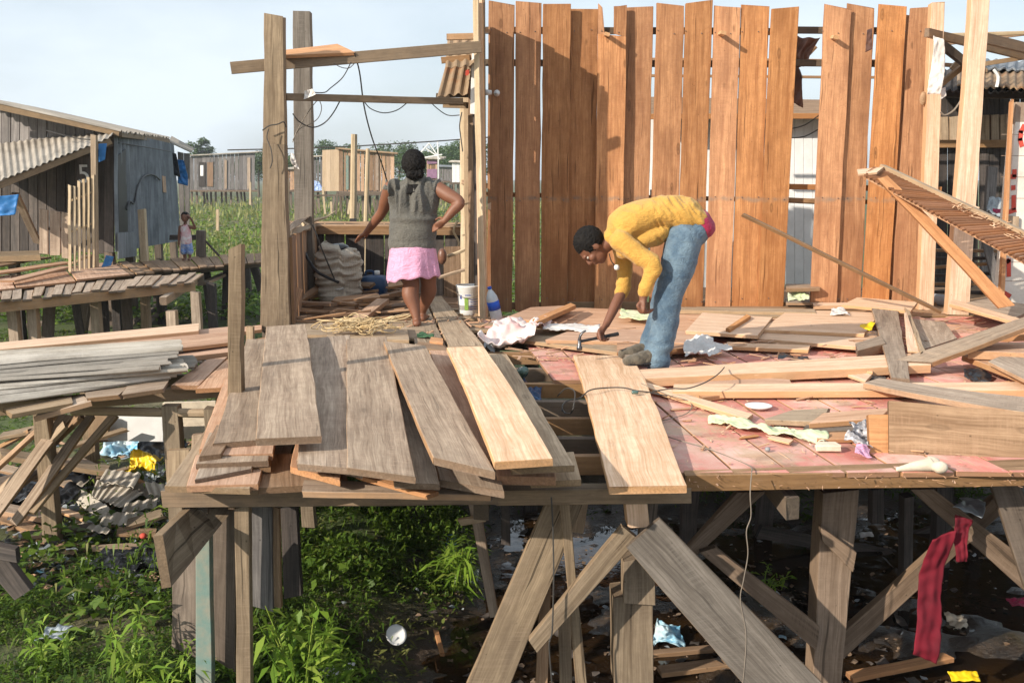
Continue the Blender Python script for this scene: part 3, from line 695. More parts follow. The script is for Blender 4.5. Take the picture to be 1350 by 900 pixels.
# lean-to roof
MB().corr(W(-60, 262, 15.2), W(146, 180, 16.9), W(-60, 196, 18.6), W(153, 171, 17.6), pitch=.145, amp=.013, t=.01, up=(0, -.5, 1), nl=5, jag=.05).build('lean_to_roof', M['fibre'], A)
m = MB(); m.bar(W(-60, 268, 15.25), W(146, 186, 16.95), .05, .10, up=(0, 0, 1)); m.build('lean_to_beam', M['oldtan'], A)
# brace, posts
m = MB().bar(W(20, 255, 16.6), W(50, 320, 17.6), .13, .05, up=(0, -1, 0)); m.build('brace', M['gray'], A)
m = MB().bar(W(126, 352, 15.9), W(124, 178, 15.9), .08, .08, up=(0, -1, 0)); m.build('corner_post', M['tan'], A)
MB().quad(W(100, 245, 17.0), W(117, 245, 17.0), W(101, 208, 17.0), W(118, 206, 17.0), .03, up=(0, -1, 0), seg=3).build('number_board', M['dark'], A)
fc = bpy.data.curves.new('five', 'FONT'); fc.body = '5'; fc.size = .44; fc.extrude = .002
fo = bpy.data.objects.new('painted_number', fc); C.objects.link(fo); bpy.context.view_layer.update()
me = bpy.data.meshes.new_from_object(fo.evaluated_get(bpy.context.evaluated_depsgraph_get())); bpy.data.objects.remove(fo)
me.transform(Matrix.Rotation(R(90), 4, 'X')); me.materials.clear(); me.materials.append(M['white_paint'])
fo = bpy.data.objects.new('painted_number', me); link(fo, A, W(102.5, 241, 16.98))
MB().quad(W(-60, 340, 17.3), W(-60, 333, 17.9), W(52, 336, 17.0), W(52, 330, 17.6), .10, seg=4).build('floor_edge', M['oldtan'], A)
for px, Y, s in ((14, 17.6, 0), (110, 17.0, 0), (141, 17.6, 0), (168, 19, 0), (186, 20.3, 0), (206, 22, 0), (226, 23.6, 0), (238, 24.6, 0)):
    stilt(A, px + 4, Y, .08, .15, 'old')
m = MB().bar(W(191, 345, 18.3), W(187, 276, 18.3), .12, .12, up=(0, -1, 0), wob=.01); m.build('post', M['pole'], None, 'pale gray free-standing post in front of the corrugated house wall', 'post')
# black hose looped on the wall
pts = [f0(.10, .35), f0(.14, .42), f0(.20, .40), f0(.24, .52), f0(.32, .62), f0(.42, .66), f0(.52, .66), f0(.62, .62)]
pts = [p + Vector((.07, -.02, 0)) for p in pts]
def smooth(P, k=4):
    out = []
    P = [Vector(p) for p in P]
    for i in range(len(P) - 1):
        p0, p1, p2, p3 = P[max(i - 1, 0)], P[i], P[i + 1], P[min(i + 2, len(P) - 1)]
        for j in range(k):
            t = j / k; out.append(.5 * ((2 * p1) + (-p0 + p2) * t + (2 * p0 - 5 * p1 + 4 * p2 - p3) * t * t + (-p0 + 3 * p1 - 3 * p2 + p3) * t ** 3))
    return out + [P[-1]]
MB().tube(smooth(pts), .018, 6).build('hose', M['black_rubber'], None, 'black hose arched across the corrugated wall of the gray house', 'hose')
MB().tube(smooth([W(60, 172, 17), W(100, 182, 16.9), W(135, 186, 16.9), W(180, 192, 19), W(225, 200, 22)]), .010, 4).build('wire', M['wire'], None, 'thin wire slung along the eaves of the gray corrugated house', 'wire')
MB().sheet(W(-30, 288, 15.1), W(18, 284, 15.1), W(-30, 262, 15.1), W(23, 258, 15.1), amp=.06, fr=3, up=(0, -1, 0), edge=.05).build('tarp', M['blue_tarp'], None, 'blue tarp scrap hanging under the lean-to roof at the left edge', 'tarp')
MB().sheet(W(232, 240, 24), W(245, 244, 24), W(229, 210, 24), W(243, 212, 24), amp=.08, fr=3, up=(0, -1, 0), edge=.08).build('hanging_cloth', M['blue_tarp'], None, 'blue cloth hanging at the rear right corner of the gray corrugated house', 'cloth')
MB().sheet(W(212, 222, 23.7), W(236, 232, 23.7), W(210, 195, 23.7), W(234, 204, 23.7), amp=.08, fr=3, up=(0, -1, 0), edge=.1).build('hanging_cloth', M['black_plastic'], None, 'torn black plastic hanging from the eaves at the far end of the corrugated wall', 'plastic sheet')
MB().sheet(W(130, 215, 16), W(139, 212, 16), W(130, 190, 16), W(141, 190, 16), amp=.03, fr=3, up=(0, -1, 0)).build('hanging_cloth', M['blue_tarp'], None, 'small blue rag tied on top of the corner post with the picket gate', 'rag')
MB().sheet(W(133, 352, 16.6), W(146, 350, 16.6), W(140, 336, 16.6), W(150, 338, 16.6), amp=.04, fr=4, up=(0, -1, 0)).build('rag', M['blue_tarp'], None, 'light blue rag on the ground below the corner of the gray house', 'rag')
# low plank fence by the house
F_ = empty('low_fence', W(70, 340, 16.2), 'low gray fence of three upright boards in front of the dark lean-to', 'fence')
for (x0, x1, y0, y1) in ((52, 63, 275, 334), (66, 79, 277, 336), (81, 93, 280, 340)):
    upboard((x0, y1), (x1, y1 + 1), (x0, y0), (x1, y0 + 2), 16.2, mat='gray', name='board', parent=F_)
MB().bar(W(53, 300, 16.28), W(92, 304, 16.28), .05, .03, up=(0, -1, 0)).build('rail', M['old'], F_)
G = empty('picket_gate', W(108, 356, 15.7), 'tall narrow gate of thin pale pickets beside the house corner post', 'gate')
for i in range(6):
    x = 92 + i * 6.2; MB().bar(W(x + .5, 358 - i, 15.7 + i * .03), W(x - .3, 244 - i * 2.6 + (4 if i == 1 else 0), 15.7 + i * .03), .042, .025, up=(0, -1, 0), wob=.006).build('picket', M['pole'], G)
for y in (262, 303, 345): MB().bar(W(90, y + 4, 15.76), W(125, y - 10, 15.9), .03, .03, up=(0, -1, 0)).build('rail', M['pole'], G)

M['purple'] = plain('faded_purple_paint', (.30, .17, .27), .8)
# ------------------------------------------------------------------ far houses
def far_house(label, x0, x1, ytop, yfl, Y, n, mat, name='stilt_hut', depth=4., slope=4, stilts=8, roofm='fibre', yl=None, xl=None, windows=()):
    zr = W(x0, ytop, Y); root = empty(name, (W((x0 + x1) / 2, yfl, Y).x, Y, -1.22), label, 'house', 'small houses across the field')
    m = planks_wall(MB(), W(x0, yfl, Y), W(x1, yfl, Y), W(x0, ytop, Y), W(x1, ytop + slope, Y), n, t=.05, gap=.03, bot=.08)
    m.build('front_wall', M[mat], root)
    if xl is not None:
        m = planks_wall(MB(), W(xl, yfl, Y + depth), W(x0, yfl, Y), W(xl, ytop + 1, Y + depth), W(x0, ytop, Y), max(3, n // 3), t=.05, gap=.03, up=(-1, -.3, 0)); m.build('side_wall', M['tan'] if mat == 'cabin' else M[mat], root)
    dx = 3 * Y / F
    a, b = W(x0 - 4, ytop - 2, Y - .3), W(x1 + 5, ytop + slope - 1, Y - .3)
    back = Vector((W(xl if xl is not None else x0, ytop, Y).x - W(x0, ytop, Y).x, depth, .15))
    MB().corr(a, a + back, b, b + back, pitch=.3, amp=.04, t=.06, up=(0, 0, 1), nl=3, jag=.08).build('roof', M[roofm], root)
    MB().quad(W(x0 - 3, yfl + 1, Y - .5), W(x0 - 3, yfl - 1, Y + 1), W(x1 + 3, yfl + 1, Y - .5), W(x1 + 3, yfl - 1, Y + 1), .14, seg=4).build('floor_platform', M['old'], root)
    rs = random.Random(x0)
    for k in range(stilts):
        px = x0 + (x1 - x0) * (k + .5) / stilts + rs.uniform(-2, 2); Yk = Y + rs.uniform(0, 1.8)
        x = (px - 675) / F * Yk; MB().bar((x + rs.uniform(-.1, .1), Yk, -1.35), (x, Yk, W(px, yfl + 1, Y).z), .16, .14, up=(0, -1, 0), seg=2).build('stilt', M['old'], root)
    for (wx0, wx1, wy0, wy1, mt) in windows:
        MB().quad(W(wx0, wy1, Y - .09), W(wx1, wy1, Y - .09), W(wx0, wy0, Y - .09), W(wx1, wy0, Y - .09), .04, up=(0, -1, 0), seg=1).build('opening', M[mt], root)
    return root
far_house('long far gray hut on stilts between the big gray house and the tan front post', 250, 336, 207, 250, 95, 16, 'grayblue', slope=-6, stilts=14, windows=((262, 271, 214, 246, 'dark'), (264, 268, 218, 232, 'white_panel'), (273, 281, 214, 246, 'cabin'), (296, 299, 211, 249, 'gray'), (326, 330, 208, 249, 'gray')))
far_house('brown plank cabin with a dark flat roof behind the two pale poles', 447, 520, 197, 252, 62, 13, 'cabin', slope=6, xl=425, depth=6, stilts=8, roofm='rustroof', windows=((456, 459.5, 205, 250, 'bluewood'), (495, 499, 203, 251, 'brick_dull')))
far_house('small shaded gray hut just left of the brown plank cabin', 404, 426, 209, 250, 74, 5, 'grayblue', slope=-3, stilts=3)
far_house('purple plank hut showing just right of the woman\'s hair', 562, 577, 210, 236, 58, 4, 'cabin', slope=0, stilts=2, windows=((563, 576, 212, 216, 'purple'), (563, 576, 223, 235, 'purple')))
far_house('low gray hut with a white roof right of the purple hut', 578, 596, 221, 238, 98, 5, 'grayblue', slope=0, stilts=3, roofm='zinc')
far_house('small white hut touching the slatted partition', 596, 616, 215, 240, 90, 4, 'white_plastic', slope=0, stilts=3, roofm='fibre_light')
far_house('low gray hut between the tan post and the rear post', 378, 398, 224, 250, 84, 5, 'scrap', slope=0, stilts=3, roofm='fibre')
MB().sheet(W(412, 250, 58), W(424, 250, 58), W(413, 238, 58), W(420, 240, 58), amp=.1, fr=2, up=(0, -1, 0), edge=.2).build('laundry', M['laundry'], None, 'blue and white washing beside the brown plank cabin', 'laundry')
for i, (x, yt, yb, Y) in enumerate(((384, 205, 262, 50), (445, 250, 290, 45), (422, 248, 275, 45))): pass
FEN = empty('stick_fence', W(470, 262, 44), 'rickety stick fence in the field in front of the brown plank cabin', 'fence')
rs = random.Random(5)
for k in range(13):
    x = 414 + k * 9 + rs.uniform(-5, 5); MB().bar(W(x + rs.uniform(-4, 4), 282, 44), W(x, 254 + rs.uniform(-8, 14), 44), .09, .06, up=(0, -1, 0), seg=2).build('picket', M['pole' if rs.random() < .5 else 'old'], FEN)
MB().bar(W(408, 258, 44), W(540, 256, 44), .07, .06, up=(0, -1, 0)).build('rail', M['old'], FEN)
for i, (x, y0, y1, Y, lb) in enumerate(((330, 240, 262, 60, 'thin stake in the field by the far gray hut'), (287, 276, 296, 40, 'stub of a pale stake in the grass behind the child'))):
    MB().bar(W(x, y1 + 8, Y), W(x, y0, Y), .11, .11, up=(0, -1, 0), seg=2).build('stake', M['pole'], None, lb, 'stake')

# ------------------------------------------------------------------ walkways
def slats(mb, a0, a1, b0, b1, n, t=.03, gap=.1, wob=.01, lift=.02):
    """n boards laid across the strip that runs from edge a to edge b"""
    for i in range(n):
        p, q = (i + gap * random.uniform(.1, 1)) / n, (i + 1 - gap * random.uniform(.1, 1)) / n; z = Vector((0, 0, random.uniform(-lift, lift)))
        k = random.uniform(-.03, .03)
        A0, A1 = a0.lerp(b0, p), a0.lerp(b0, q); B0, B1 = a1.lerp(b1, p), a1.lerp(b1, q); e0 = (A0 - B0) * random.uniform(-.04, .06); e1 = (B0 - A0) * random.uniform(-.04, .06)
        mb.quad(A0 + z + e0, A1 + z + e0, B0 + z + e1, B1 + z + e1, t, seg=3, wob=wob)
    return mb
WK = empty('walkway', D(120, 420, -1.2), 'nearer low plank walkway on stilts crossing the left side, ending in crosswise pale boards', 'walkway', 'plank walkways on the left')
a0, a1, b0, b1 = D(-90, 405, -.2), D(-90, 386, -.2), D(253, 371, -.2), D(270, 359, -.2)
slats(MB(), a0, a1, b0, b1, 27).build('boards', M['gray'], WK)
MB().bar(a0 + Vector((0, .05, -.09)), b0 + Vector((0, .1, -.09)), .05, .14).build('edge_beam', M['gray'], WK)
MB().bar(a1 + Vector((0, -.1, -.09)), b1 + Vector((0, -.1, -.09)), .05, .14).build('edge_beam', M['old'], WK)
MB().bar(D(215, 397, -.42), D(262, 366, -.3), .10, .12).build('tie_beam', M['gray'], WK)
for (px, Y, lean, mt) in ((-20, 13.2, 0, 'gray'), (12, 13.3, .02, 'gray'), (38, 13.4, 0, 'gray'), (62, 13.9, -.15, 'old'), (122, 14.3, 0, 'tan'), (131, 14.6, 0, 'dark'), (163, 15.2, 0, 'old'), (223, 13.4, 0, 'gray'), (256, 14.8, 0, 'gray'), (277, 16.0, 0, 'dark'), (115, 16.2, -.2, 'old'), (188, 16, 0, 'tan')):
    stilt(WK, px, Y, -.3 if px != 223 else -.40, .13, mt, lean=lean)
WK2 = empty('walkway', D(200, 380, -1.2), 'farther plank walkway carrying the child past the gray corrugated house', 'walkway', 'plank walkways on the left')
a0, a1, b0, b1 = D(-70, 388, -.15), D(-70, 372, -.15), D(172, 362, -.15), D(150, 346, -.15)
slats(MB(), a0, a1, b0, b1, 3, gap=.02).build('boards', M['red'], WK2)
slats(MB(), D(165, 362, -.15), D(140, 347, -.15), D(346, 344, -.15), D(346, 333, -.15), 16).build('boards', M['brown'], WK2)
MB().bar(D(-70, 390, -.23), D(172, 364, -.23), .05, .13).build('edge_beam', M['brown'], WK2)
MB().bar(D(165, 364, -.23), D(346, 347, -.23), .05, .13).build('edge_beam', M['old'], WK2)
for (px, Y, lean) in ((20, 15.6, 0), (95, 16.2, .1), (150, 17, 0), (210, 17.8, 0), (270, 18.4, .1), (300, 18.6, -.1), (334, 19.2, .3), (205, 19.5, 0), (325, 20.8, 0)):
    stilt(WK2, px, Y, -.25, .14, 'dark', lean=lean)
MB().bar(D(268, 374, -.45), D(316, 352, -.4), .22, .05, up=(0, -1, .2)).build('side_plank', M['gray'], WK2)
MB().bar(W(265, 345, 19.6), W(265, 304, 19.6), .16, .14, up=(0, -1, 0)).build('railing_post', M['old'], WK2)
MB().bar(W(224, 313, 19.6), W(265, 313, 19.6), .10, .05, up=(0, -1, 0)).build('railing', M['dark'], WK2)
MB().bar(W(262, 308, 19.65), W(289, 337, 19.65), .04, .04, up=(0, -1, 0)).build('brace', M['dark'], WK2)
# boards of the ramp up to the lean-to
for i, (p, q, w_, mt) in enumerate((((-40, 365), (92, 346), .28, 'red'), ((-40, 356), (60, 340), .25, 'brown'), ((10, 371), (88, 352), .2, 'red'), ((-30, 348), (30, 341), .3, 'scrap'))):
    A_, B_ = D(*p, -.10), D(*q, -.06); MB().bar(A_, B_, w_, .03, wob=.01).build('loose_plank', M[mt], None, ['long reddish plank nearest the low fence on the ramp to the lean-to', 'brown plank lying behind the long reddish one on the ramp', 'short reddish plank resting on the walkway just below the low fence', 'scrap plank at the far left under the floor edge of the gray house'][i], 'plank', 'planks on the ramp to the gray house')
# fallen sticks below the walkway
for i, (p, q) in enumerate((((174, 425), (215, 400)), ((196, 424), (216, 408)), ((20, 432), (70, 424)))):
    MB().tube([D(*p, -1.12), D(*q, -1.0)], .05, 6).build('stick', M['old'], None, ['longest dark stick lying under the walkway near its right stilts', 'shorter dark stick beside the long one under the walkway', 'stick lying in the grass under the left end of the walkway'][i], 'stick')
# ------------------------------------------------------------------ woman's half-dismantled hut
H = empty('hut_frame', Vector((-1.6, 10.2, -.05)), 'open frame of a half dismantled hut with two tall posts and a low wall', 'hut')
Y1 = 8.9
p = upboard((343, 436), (382, 436), (347, 190), (375, 190), Y1, t=.13, mat='oldtan', name='front_post', parent=H, wob=.008)
upboard((347, 192), (375, 192), (348, 20), (373, 19), Y1 + .015, t=.11, mat='oldtan', name='front_post_extension', parent=H, wob=.008, jag=.03)
MB().bar(W(362, 436, Y1 + .1), W(362, 436, Y1 + .1) + Vector((0, 0, -1.25)), .2, .12, up=(0, -1, 0)).build('front_post_foot', M['old'], H)
upboard((389, 388), (413, 388), (386, 15), (409, 15), 10.6, t=.12, mat='duskgray', name='rear_post', parent=H, wob=.006)
MB().bar(W(305, 90, Y1 + .17), W(633, 62, 9.6), .03, .105, up=(0, 0, 1), wob=.006).build('upper_beam', M['oldtan'], H)
MB().bar(W(376, 128, Y1 + .12), W(610, 134, 10.0), .05, .062, up=(0, 0, 1), wob=.006).build('lower_beam', M['oldtan'], H)
# shelf board on the upper beam
MB().quad(W(375, 73, 9.1), W(375, 66, 9.5), W(467, 69, 9.3), W(445, 58, 9.7), .03, wob=.005).build('loose_plank', M['orange'], None, 'short orange board resting on the upper beam between the two posts', 'plank')
# low rear wall and its cap
YB = 12.0
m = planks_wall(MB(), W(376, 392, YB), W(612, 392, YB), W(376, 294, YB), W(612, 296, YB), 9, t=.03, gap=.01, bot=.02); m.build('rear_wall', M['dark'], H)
MB().quad(W(374, 297, YB - .08), W(374, 291, YB + .1), W(612, 299, YB - .08), W(612, 293, YB + .1), .05, wob=.005).build('rear_wall_cap', M['brown'], H)
MB().bar(W(376, 305, YB - .06), W(612, 307, YB - .06), .05, .06).build('rear_wall_rail', M['brown'], H)
a, b = W(383, 300, 8.95), W(416, 294, YB)
planks_wall(MB(), Vector((a.x, a.y, 0)), Vector((b.x, b.y, 0)), Vector((a.x, a.y, .85)), Vector((b.x, b.y, .85)), 8, up=(1, 0, 0)).build('side_wall', M['scrap'], H)
for i, (lb, c) in enumerate((('broad bent board on top of the low wall behind the front post', ((377, 309), (377, 296), (402, 290), (416, 283), 0)),
                              ('thin board under the bent one on the low wall behind the front post', ((377, 315), (377, 305), (410, 303), (418, 296), 1)))):
    pts = c[:4]; z = 0.0
    MB().quad(W(*pts[0], 9.0), W(*pts[1], 9.3), W(*pts[2], 10.6), W(*pts[3], 11.4), .025, wob=.012, bow=.05).build('loose_plank', M['gray' if i == 0 else 'tan'], None, lb, 'plank')
MB().tube(smooth([W(398, 296, 10.6), W(415, 290, 10.8), W(430, 286, 11), W(442, 278, 11.1)]), .018, 5, rf=lambda q: .03 * (1.1 - q)).build('stick', M['pole'], None, 'pale crooked stick poking over the low wall from the bent board', 'stick')
# right-hand partition: separate slats of the old side wall
PT = empty('slatted_partition', W(632, 425, 9.75), 'narrow slatted remains of a side wall at the left edge of the orange board wall', 'partition')
sl_ = [((637, 431), (627, 0), 9.70, .055, 'pole'), ((641, 428), (634, 0), 9.75, .035, 'fresh'), ((634, 420), (630, 66), 9.95, .05, 'fresh'), ((624, 404), (623, 80), 10.4, .08, 'brown'), ((617, 398), (615, 90), 10.8, .05, 'tan'), ((612, 388), (610, 118), 11.4, .06, 'pole'), ((629, 404), (627, 140), 10.2, .04, 'dark')]
for (p0, p1, Y, w_, mt) in sl_: MB().bar(W(*p0, Y), W(*p1, Y), w_, .03 + .03 * (Y > 10), up=(-.3, -1, 0), wob=.006).build('slat', M[mt], PT)
planks_wall(MB(), Vector((-.285, 9.78, -.1)), Vector((-.30, 10.66, -.1)), Vector((-.285, 9.78, 3.12)), Vector((-.30, 10.66, 3.0)), 5, gap=.01, up=(-1, 0, 0), vary=.05).build('side_boards', M['oldtan'], PT)
MB().quad(W(620, 150, 9.9), W(629, 150, 9.9), W(622, 66, 9.9), W(630, 66, 9.9), .02, up=(0, -1, 0)).build('painted_strip', M['white_plastic'], PT)
MB().quad(W(613, 122, 10.3), W(617, 122, 10.3), W(614, 92, 10.3), W(619, 92, 10.3), .02, up=(0, -1, 0)).build('red_strip', M['red_paint'], PT)
MB().bar(W(611, 240, 11.4), W(640, 245, 9.8), .05, .05, up=(-1, 0, .1)).build('cross_rail', M['brown'], PT)
RF = empty('roof_remnant', W(600, 100, 10), 'broken remnant of corrugated roof sheets with torn edges beside the orange wall', 'roof')
MB().corr(W(587, 88, 9.8), W(630, 84, 9.8), W(590, 52, 10.6), W(632, 44, 10.6), pitch=.09, amp=.012, t=.006, up=(0, -1, -.3), jag=.09, nl=5).build('upper_sheet', M['rustroof'], RF)
MB().corr(W(577, 124, 9.9), W(616, 126, 9.9), W(588, 84, 10.5), W(622, 84, 10.5), pitch=.09, amp=.013, t=.006, up=(0, -1, -.3), jag=.10, nl=5).build('lower_sheet', M['rustroof'], RF)
MB().bar(W(589, 49, 10.3), W(630, 48, 10.3), .05, .06).build('rafter', M['gray'], RF)
MB().bar(W(582, 80, 9.95), W(620, 77, 9.95), .04, .06).build('rafter', M['brown'], RF)
MB().bar(W(576, 126, 10.1), W(616, 126, 10.1), .04, .04).build('rafter', M['old'], RF)
MB().bar(W(584, 138, 10.2), W(616, 139, 10.2), .04, .06).build('rafter', M['tan'], RF)
# poles standing out in the marsh
MB().tube([W(463, 372, 14), W(466, 270, 14), W(467, 177, 14)], .03, 8, rf=lambda q: .055 - .012 * q).build('pole', M['pole'], None, 'taller thicker pale pole standing behind the low rear wall', 'pole', 'pale poles behind the hut')
MB().tube([W(480, 362, 15), W(483, 270, 15), W(485, 196, 15)], .03, 8, rf=lambda q: .038 - .008 * q).build('pole', M['pole'], None, 'thinner shorter pale pole right of the taller one behind the low wall', 'pole', 'pale poles behind the hut')
MB().bar(W(461, 292, 13.9), W(470, 292, 13.9), .08, .04, up=(0, -1, 0)).build('block', M['black_rubber'], None, 'small black block at the foot of the taller pole on the wall', 'block')
MB().tube([W(378, 330, 12.9), W(380, 280, 12.9), W(379, 235, 12.9)], .02, 6).build('pole', M['pole'], None, 'thin pole between the front post and the rear post', 'pole')
# wires
def wire(label, pts, r=.006, mat='wire', k=5): return MB().tube(smooth(pts, k), r, 5).build('wire', M[mat], None, label, 'wire', 'loose wires hanging on the hut frame')
wire('twisted dark wire dropping from the upper beam to the woman\'s shoulder height', [W(467, 70, 9.3), W(474, 95, 9.4), W(480, 140, 9.6), W(490, 180, 9.9), W(503, 215, 10.2), W(512, 245, 10.6), W(516, 262, 10.8)], .007)
wire('wavy wire from the upper beam down to the white rag knot', [W(463, 82, 9.2), W(452, 102, 9.25), W(436, 116, 9.25), W(428, 122, 9.2), W(412, 122, 9.1)], .005)
wire('wire hanging in a small arc under the upper beam', [W(440, 84, 9.2), W(450, 89, 9.2), W(460, 90, 9.2), W(467, 84, 9.2)], .004)
wire('loop of wire sagging below the right half of the lower beam', [W(478, 131, 9.5), W(488, 143, 9.5), W(505, 149, 9.6), W(522, 146, 9.6), W(535, 137, 9.7), W(537, 133, 9.7)], .005)
wire('big loop of wire sagging beside the gray rear post', [W(386, 150, 9.2), W(395, 161, 9.2), W(412, 168, 9.3), W(428, 162, 9.4), W(440, 148, 9.4), W(450, 130, 9.4), W(455, 126, 9.4)], .006)
wire('thin wire running down across the rear post from the rag knot', [W(425, 125, 9.2), W(412, 140, 9.2), W(400, 158, 9.3), W(390, 176, 9.3), W(386, 188, 9.3)], .004, 'wire_light')
wire('fine wire looped left of the lower beam', [W(420, 130, 9.2), W(424, 142, 9.2), W(420, 155, 9.2), W(410, 163, 9.2), W(395, 170, 9.2), W(386, 185, 9.2)], .004, 'wire_light')
wire('wire trailing from the lower beam to the partition', [W(563, 130, 9.9), W(575, 142, 9.9), W(590, 152, 9.9), W(606, 152, 9.9)], .005)
wire('wire dangling down the edge of the partition', [W(609, 148, 9.9), W(606, 165, 9.9), W(608, 185, 9.9), W(610, 200, 9.9)], .006)
wire('wires wound round the joint of the front post', [W(346, 172, 8.85), W(355, 166, 8.84), W(366, 164, 8.84), W(374, 161, 8.85), W(377, 168, 8.9)], .006)
wire('curly wire hanging down the face of the front post', [W(354, 170, 8.84), W(352, 182, 8.84), W(357, 196, 8.83), W(359, 212, 8.83), W(356, 222, 8.83)], .005)
wire('long cable crossing the sky far behind the hut', [W(300, 198, 30), W(420, 195, 30), W(500, 191, 30), W(580, 186, 30), W(660, 180, 30)], .02, 'wire')
MB().sheet(W(400, 131, 9.05), W(416, 127, 9.05), W(401, 120, 9.05), W(412, 119, 9.05), amp=.04, fr=9, up=(0, -1, 0), edge=.03).build('rag', M['white_cloth'], None, 'white rag knotted round the end of the lower beam by the rear post', 'rag')
MB().sheet(W(387, 218, 9.5), W(396, 222, 9.5), W(388, 206, 9.5), W(392, 205, 9.5), amp=.04, fr=12, up=(0, -1, 0), edge=.05).build('rag', M['white_cloth'], None, 'small white torn rag hanging on the gray rear post', 'rag')
# tv antenna like tangle of white metal behind the woman
AN = empty('antenna', W(580, 235, 40), 'white metal aerial frame sticking up behind the woman\'s head', 'aerial')
for a_, b_ in (((553, 203), (566, 189)), ((566, 189), (580, 210)), ((577, 187), (578, 212)), ((562, 196), (578, 207)), ((560, 208), (583, 204)), ((578, 212), (578, 250))): MB().tube([W(*a_, 40), W(*b_, 40)], .028, 5).build('rod', M['white_plastic'], AN)

# ------------------------------------------------------------------ things in the hut
# sack
def sack(label, cx0, cx1, y0, y1, Y):
    base = D((cx0 + cx1) / 2, y1, .02); base = Vector((W((cx0 + cx1) / 2, y1, Y).x, Y, .0)); w_ = (cx1 - cx0) / 2 * Y / F; h = (y1 - y0) * Y / F
    m = MB(); n = 40; prof = []
    for j in range(48):
        q = j / 47; r = w_ * (.86 + .14 * math.sin(q * 3.0) + .035 * math.sin(q * 14) - .03 * abs(math.sin(q * 9 + .5)) ** .3) * (.9 if j == 0 else 1)
        if q > .86: r *= 1 - .35 * (q - .86) / .14
        prof.append((r, h * q))
    prof += [(w_ * .58, h * .93), (w_ * .5, h * .80)]
    m.lathe(base, prof, n, sq=2.6)
    vs = []
    for v in m.v:
        p = Vector(v); k = (p.z - base.z) / h; d = Vector((p.x - base.x, p.y - base.y, 0)); d.normalize() if d.length else None
        a_ = .05 * nz(p.x * 4, p.y * 4, p.z * 6) - .035 * (1 - abs(nz(p.x * 3, p.y * 3, p.z * 15)) * 3) + .012 * nz(p.x * 14, p.y * 14, p.z * 24) ; p += d * a_; p.z += k * .10 * nz(p.x * 4 + 7, p.y * 4) - (.06 * k if d.x > .3 else 0)
        vs.append(tuple(p))
    m.v = vs
    return m.build('sack', M['sack'], None, label, 'sack')
sack('bulging pale woven sack with an open mouth under the woman\'s left hand', 416, 481, 297, 384, 10.6)
MB().ell(W(447, 327, 10.6), .11, .09, .05).build('sack_mouth_dark', M['black_plastic'], None, 'black fill standing for the dark inside the open mouth of the woven sack', 'dark fill')  # black form added for the shade inside the sack mouth
JC = empty('jerrycan', Vector((W(494, 382, 10.9).x, 10.9, 0)), 'dark blue plastic jerrycan standing right of the woven sack', 'jerrycan')
c = WL[JC.name]; MB().lathe(c + Vector((0, 0, .0)), [(.10, 0), (.135, .02), (.14, .06), (.132, .15), (.14, .16), (.14, .27), (.12, .31), (.05, .325)], 32, sq=5).build('body', M['jerry'], JC)
MB().lathe(c + Vector((.03, 0, .32)), [(.03, 0), (.03, .05), (.02, .052)], 12).build('cap', M['white_plastic'], JC)
MB().tube(smooth([c + Vector((-.1, 0, .31)), c + Vector((-.09, 0, .36)), c + Vector((-.02, 0, .365)), c + Vector((0, 0, .32))]), .014, 6).build('handle', M['jerry'], JC)
MB().quad(c + Vector((-.02, -.145, .02)), c + Vector((.08, -.145, .02)), c + Vector((-.02, -.146, .075)), c + Vector((.08, -.146, .075)), .004, up=(0, -1, 0), seg=1).build('label_plate', M['white_plastic'], JC)
BK = empty('bucket', Vector((W(618, 400, 10.1).x, 10.1, D(618, 401, 0).z)), 'white plastic bucket with a green and blue printed label beside the partition', 'bucket')
c = WL[BK.name]; hB = .30
MB().lathe(c, [(.098, 0), (.102, .004), (.108, .10), (.117, .24), (.124, .245), (.122, .262), (.129, .266), (.127, .284), (.132, .288), (.13, hB), (.12, hB), (.105, .05)], 32).build('body', M['white_plastic'], BK)
m = MB(); 
def arc(m, c, r0, z0, z1, a0, a1, r1=None, n=8):
    vs = []; r1 = r1 or r0
    for k in range(n + 1):
        a = a0 + (a1 - a0) * k / n
        for (z, r) in ((z0, r0), (z1, r1)): vs.append((c.x + r * math.sin(a), c.y - r * math.cos(a), c.z + z))
    m.add(vs, [(2 * k, 2 * k + 2, 2 * k + 3, 2 * k + 1) for k in range(n)])
arc(m, c, .1095, .055, .185, -.35, .0, .1155); m.build('green_print', M['bucket_green'], BK)
m = MB(); arc(m, c, .1145, .165, .205, -.85, -.6, .117); [arc(m, c, .1105 + z * .06, z, z + .006, .1, .9) for z in (.06, .085, .11, .135, .16)]; arc(m, c, .1155, .20, .21, -.3, .25, .116); m.build('blue_print', M['bucket_blue'], BK)
MB().tube(smooth([c + Vector((.128 * math.cos(a), -.128 * math.sin(a) * 1.02, .25 - .07 * math.sin(a))) for a in [k * math.pi / 8 for k in range(9)]], 2), .004, 5).build('wire_handle', M['wire_light'], BK)
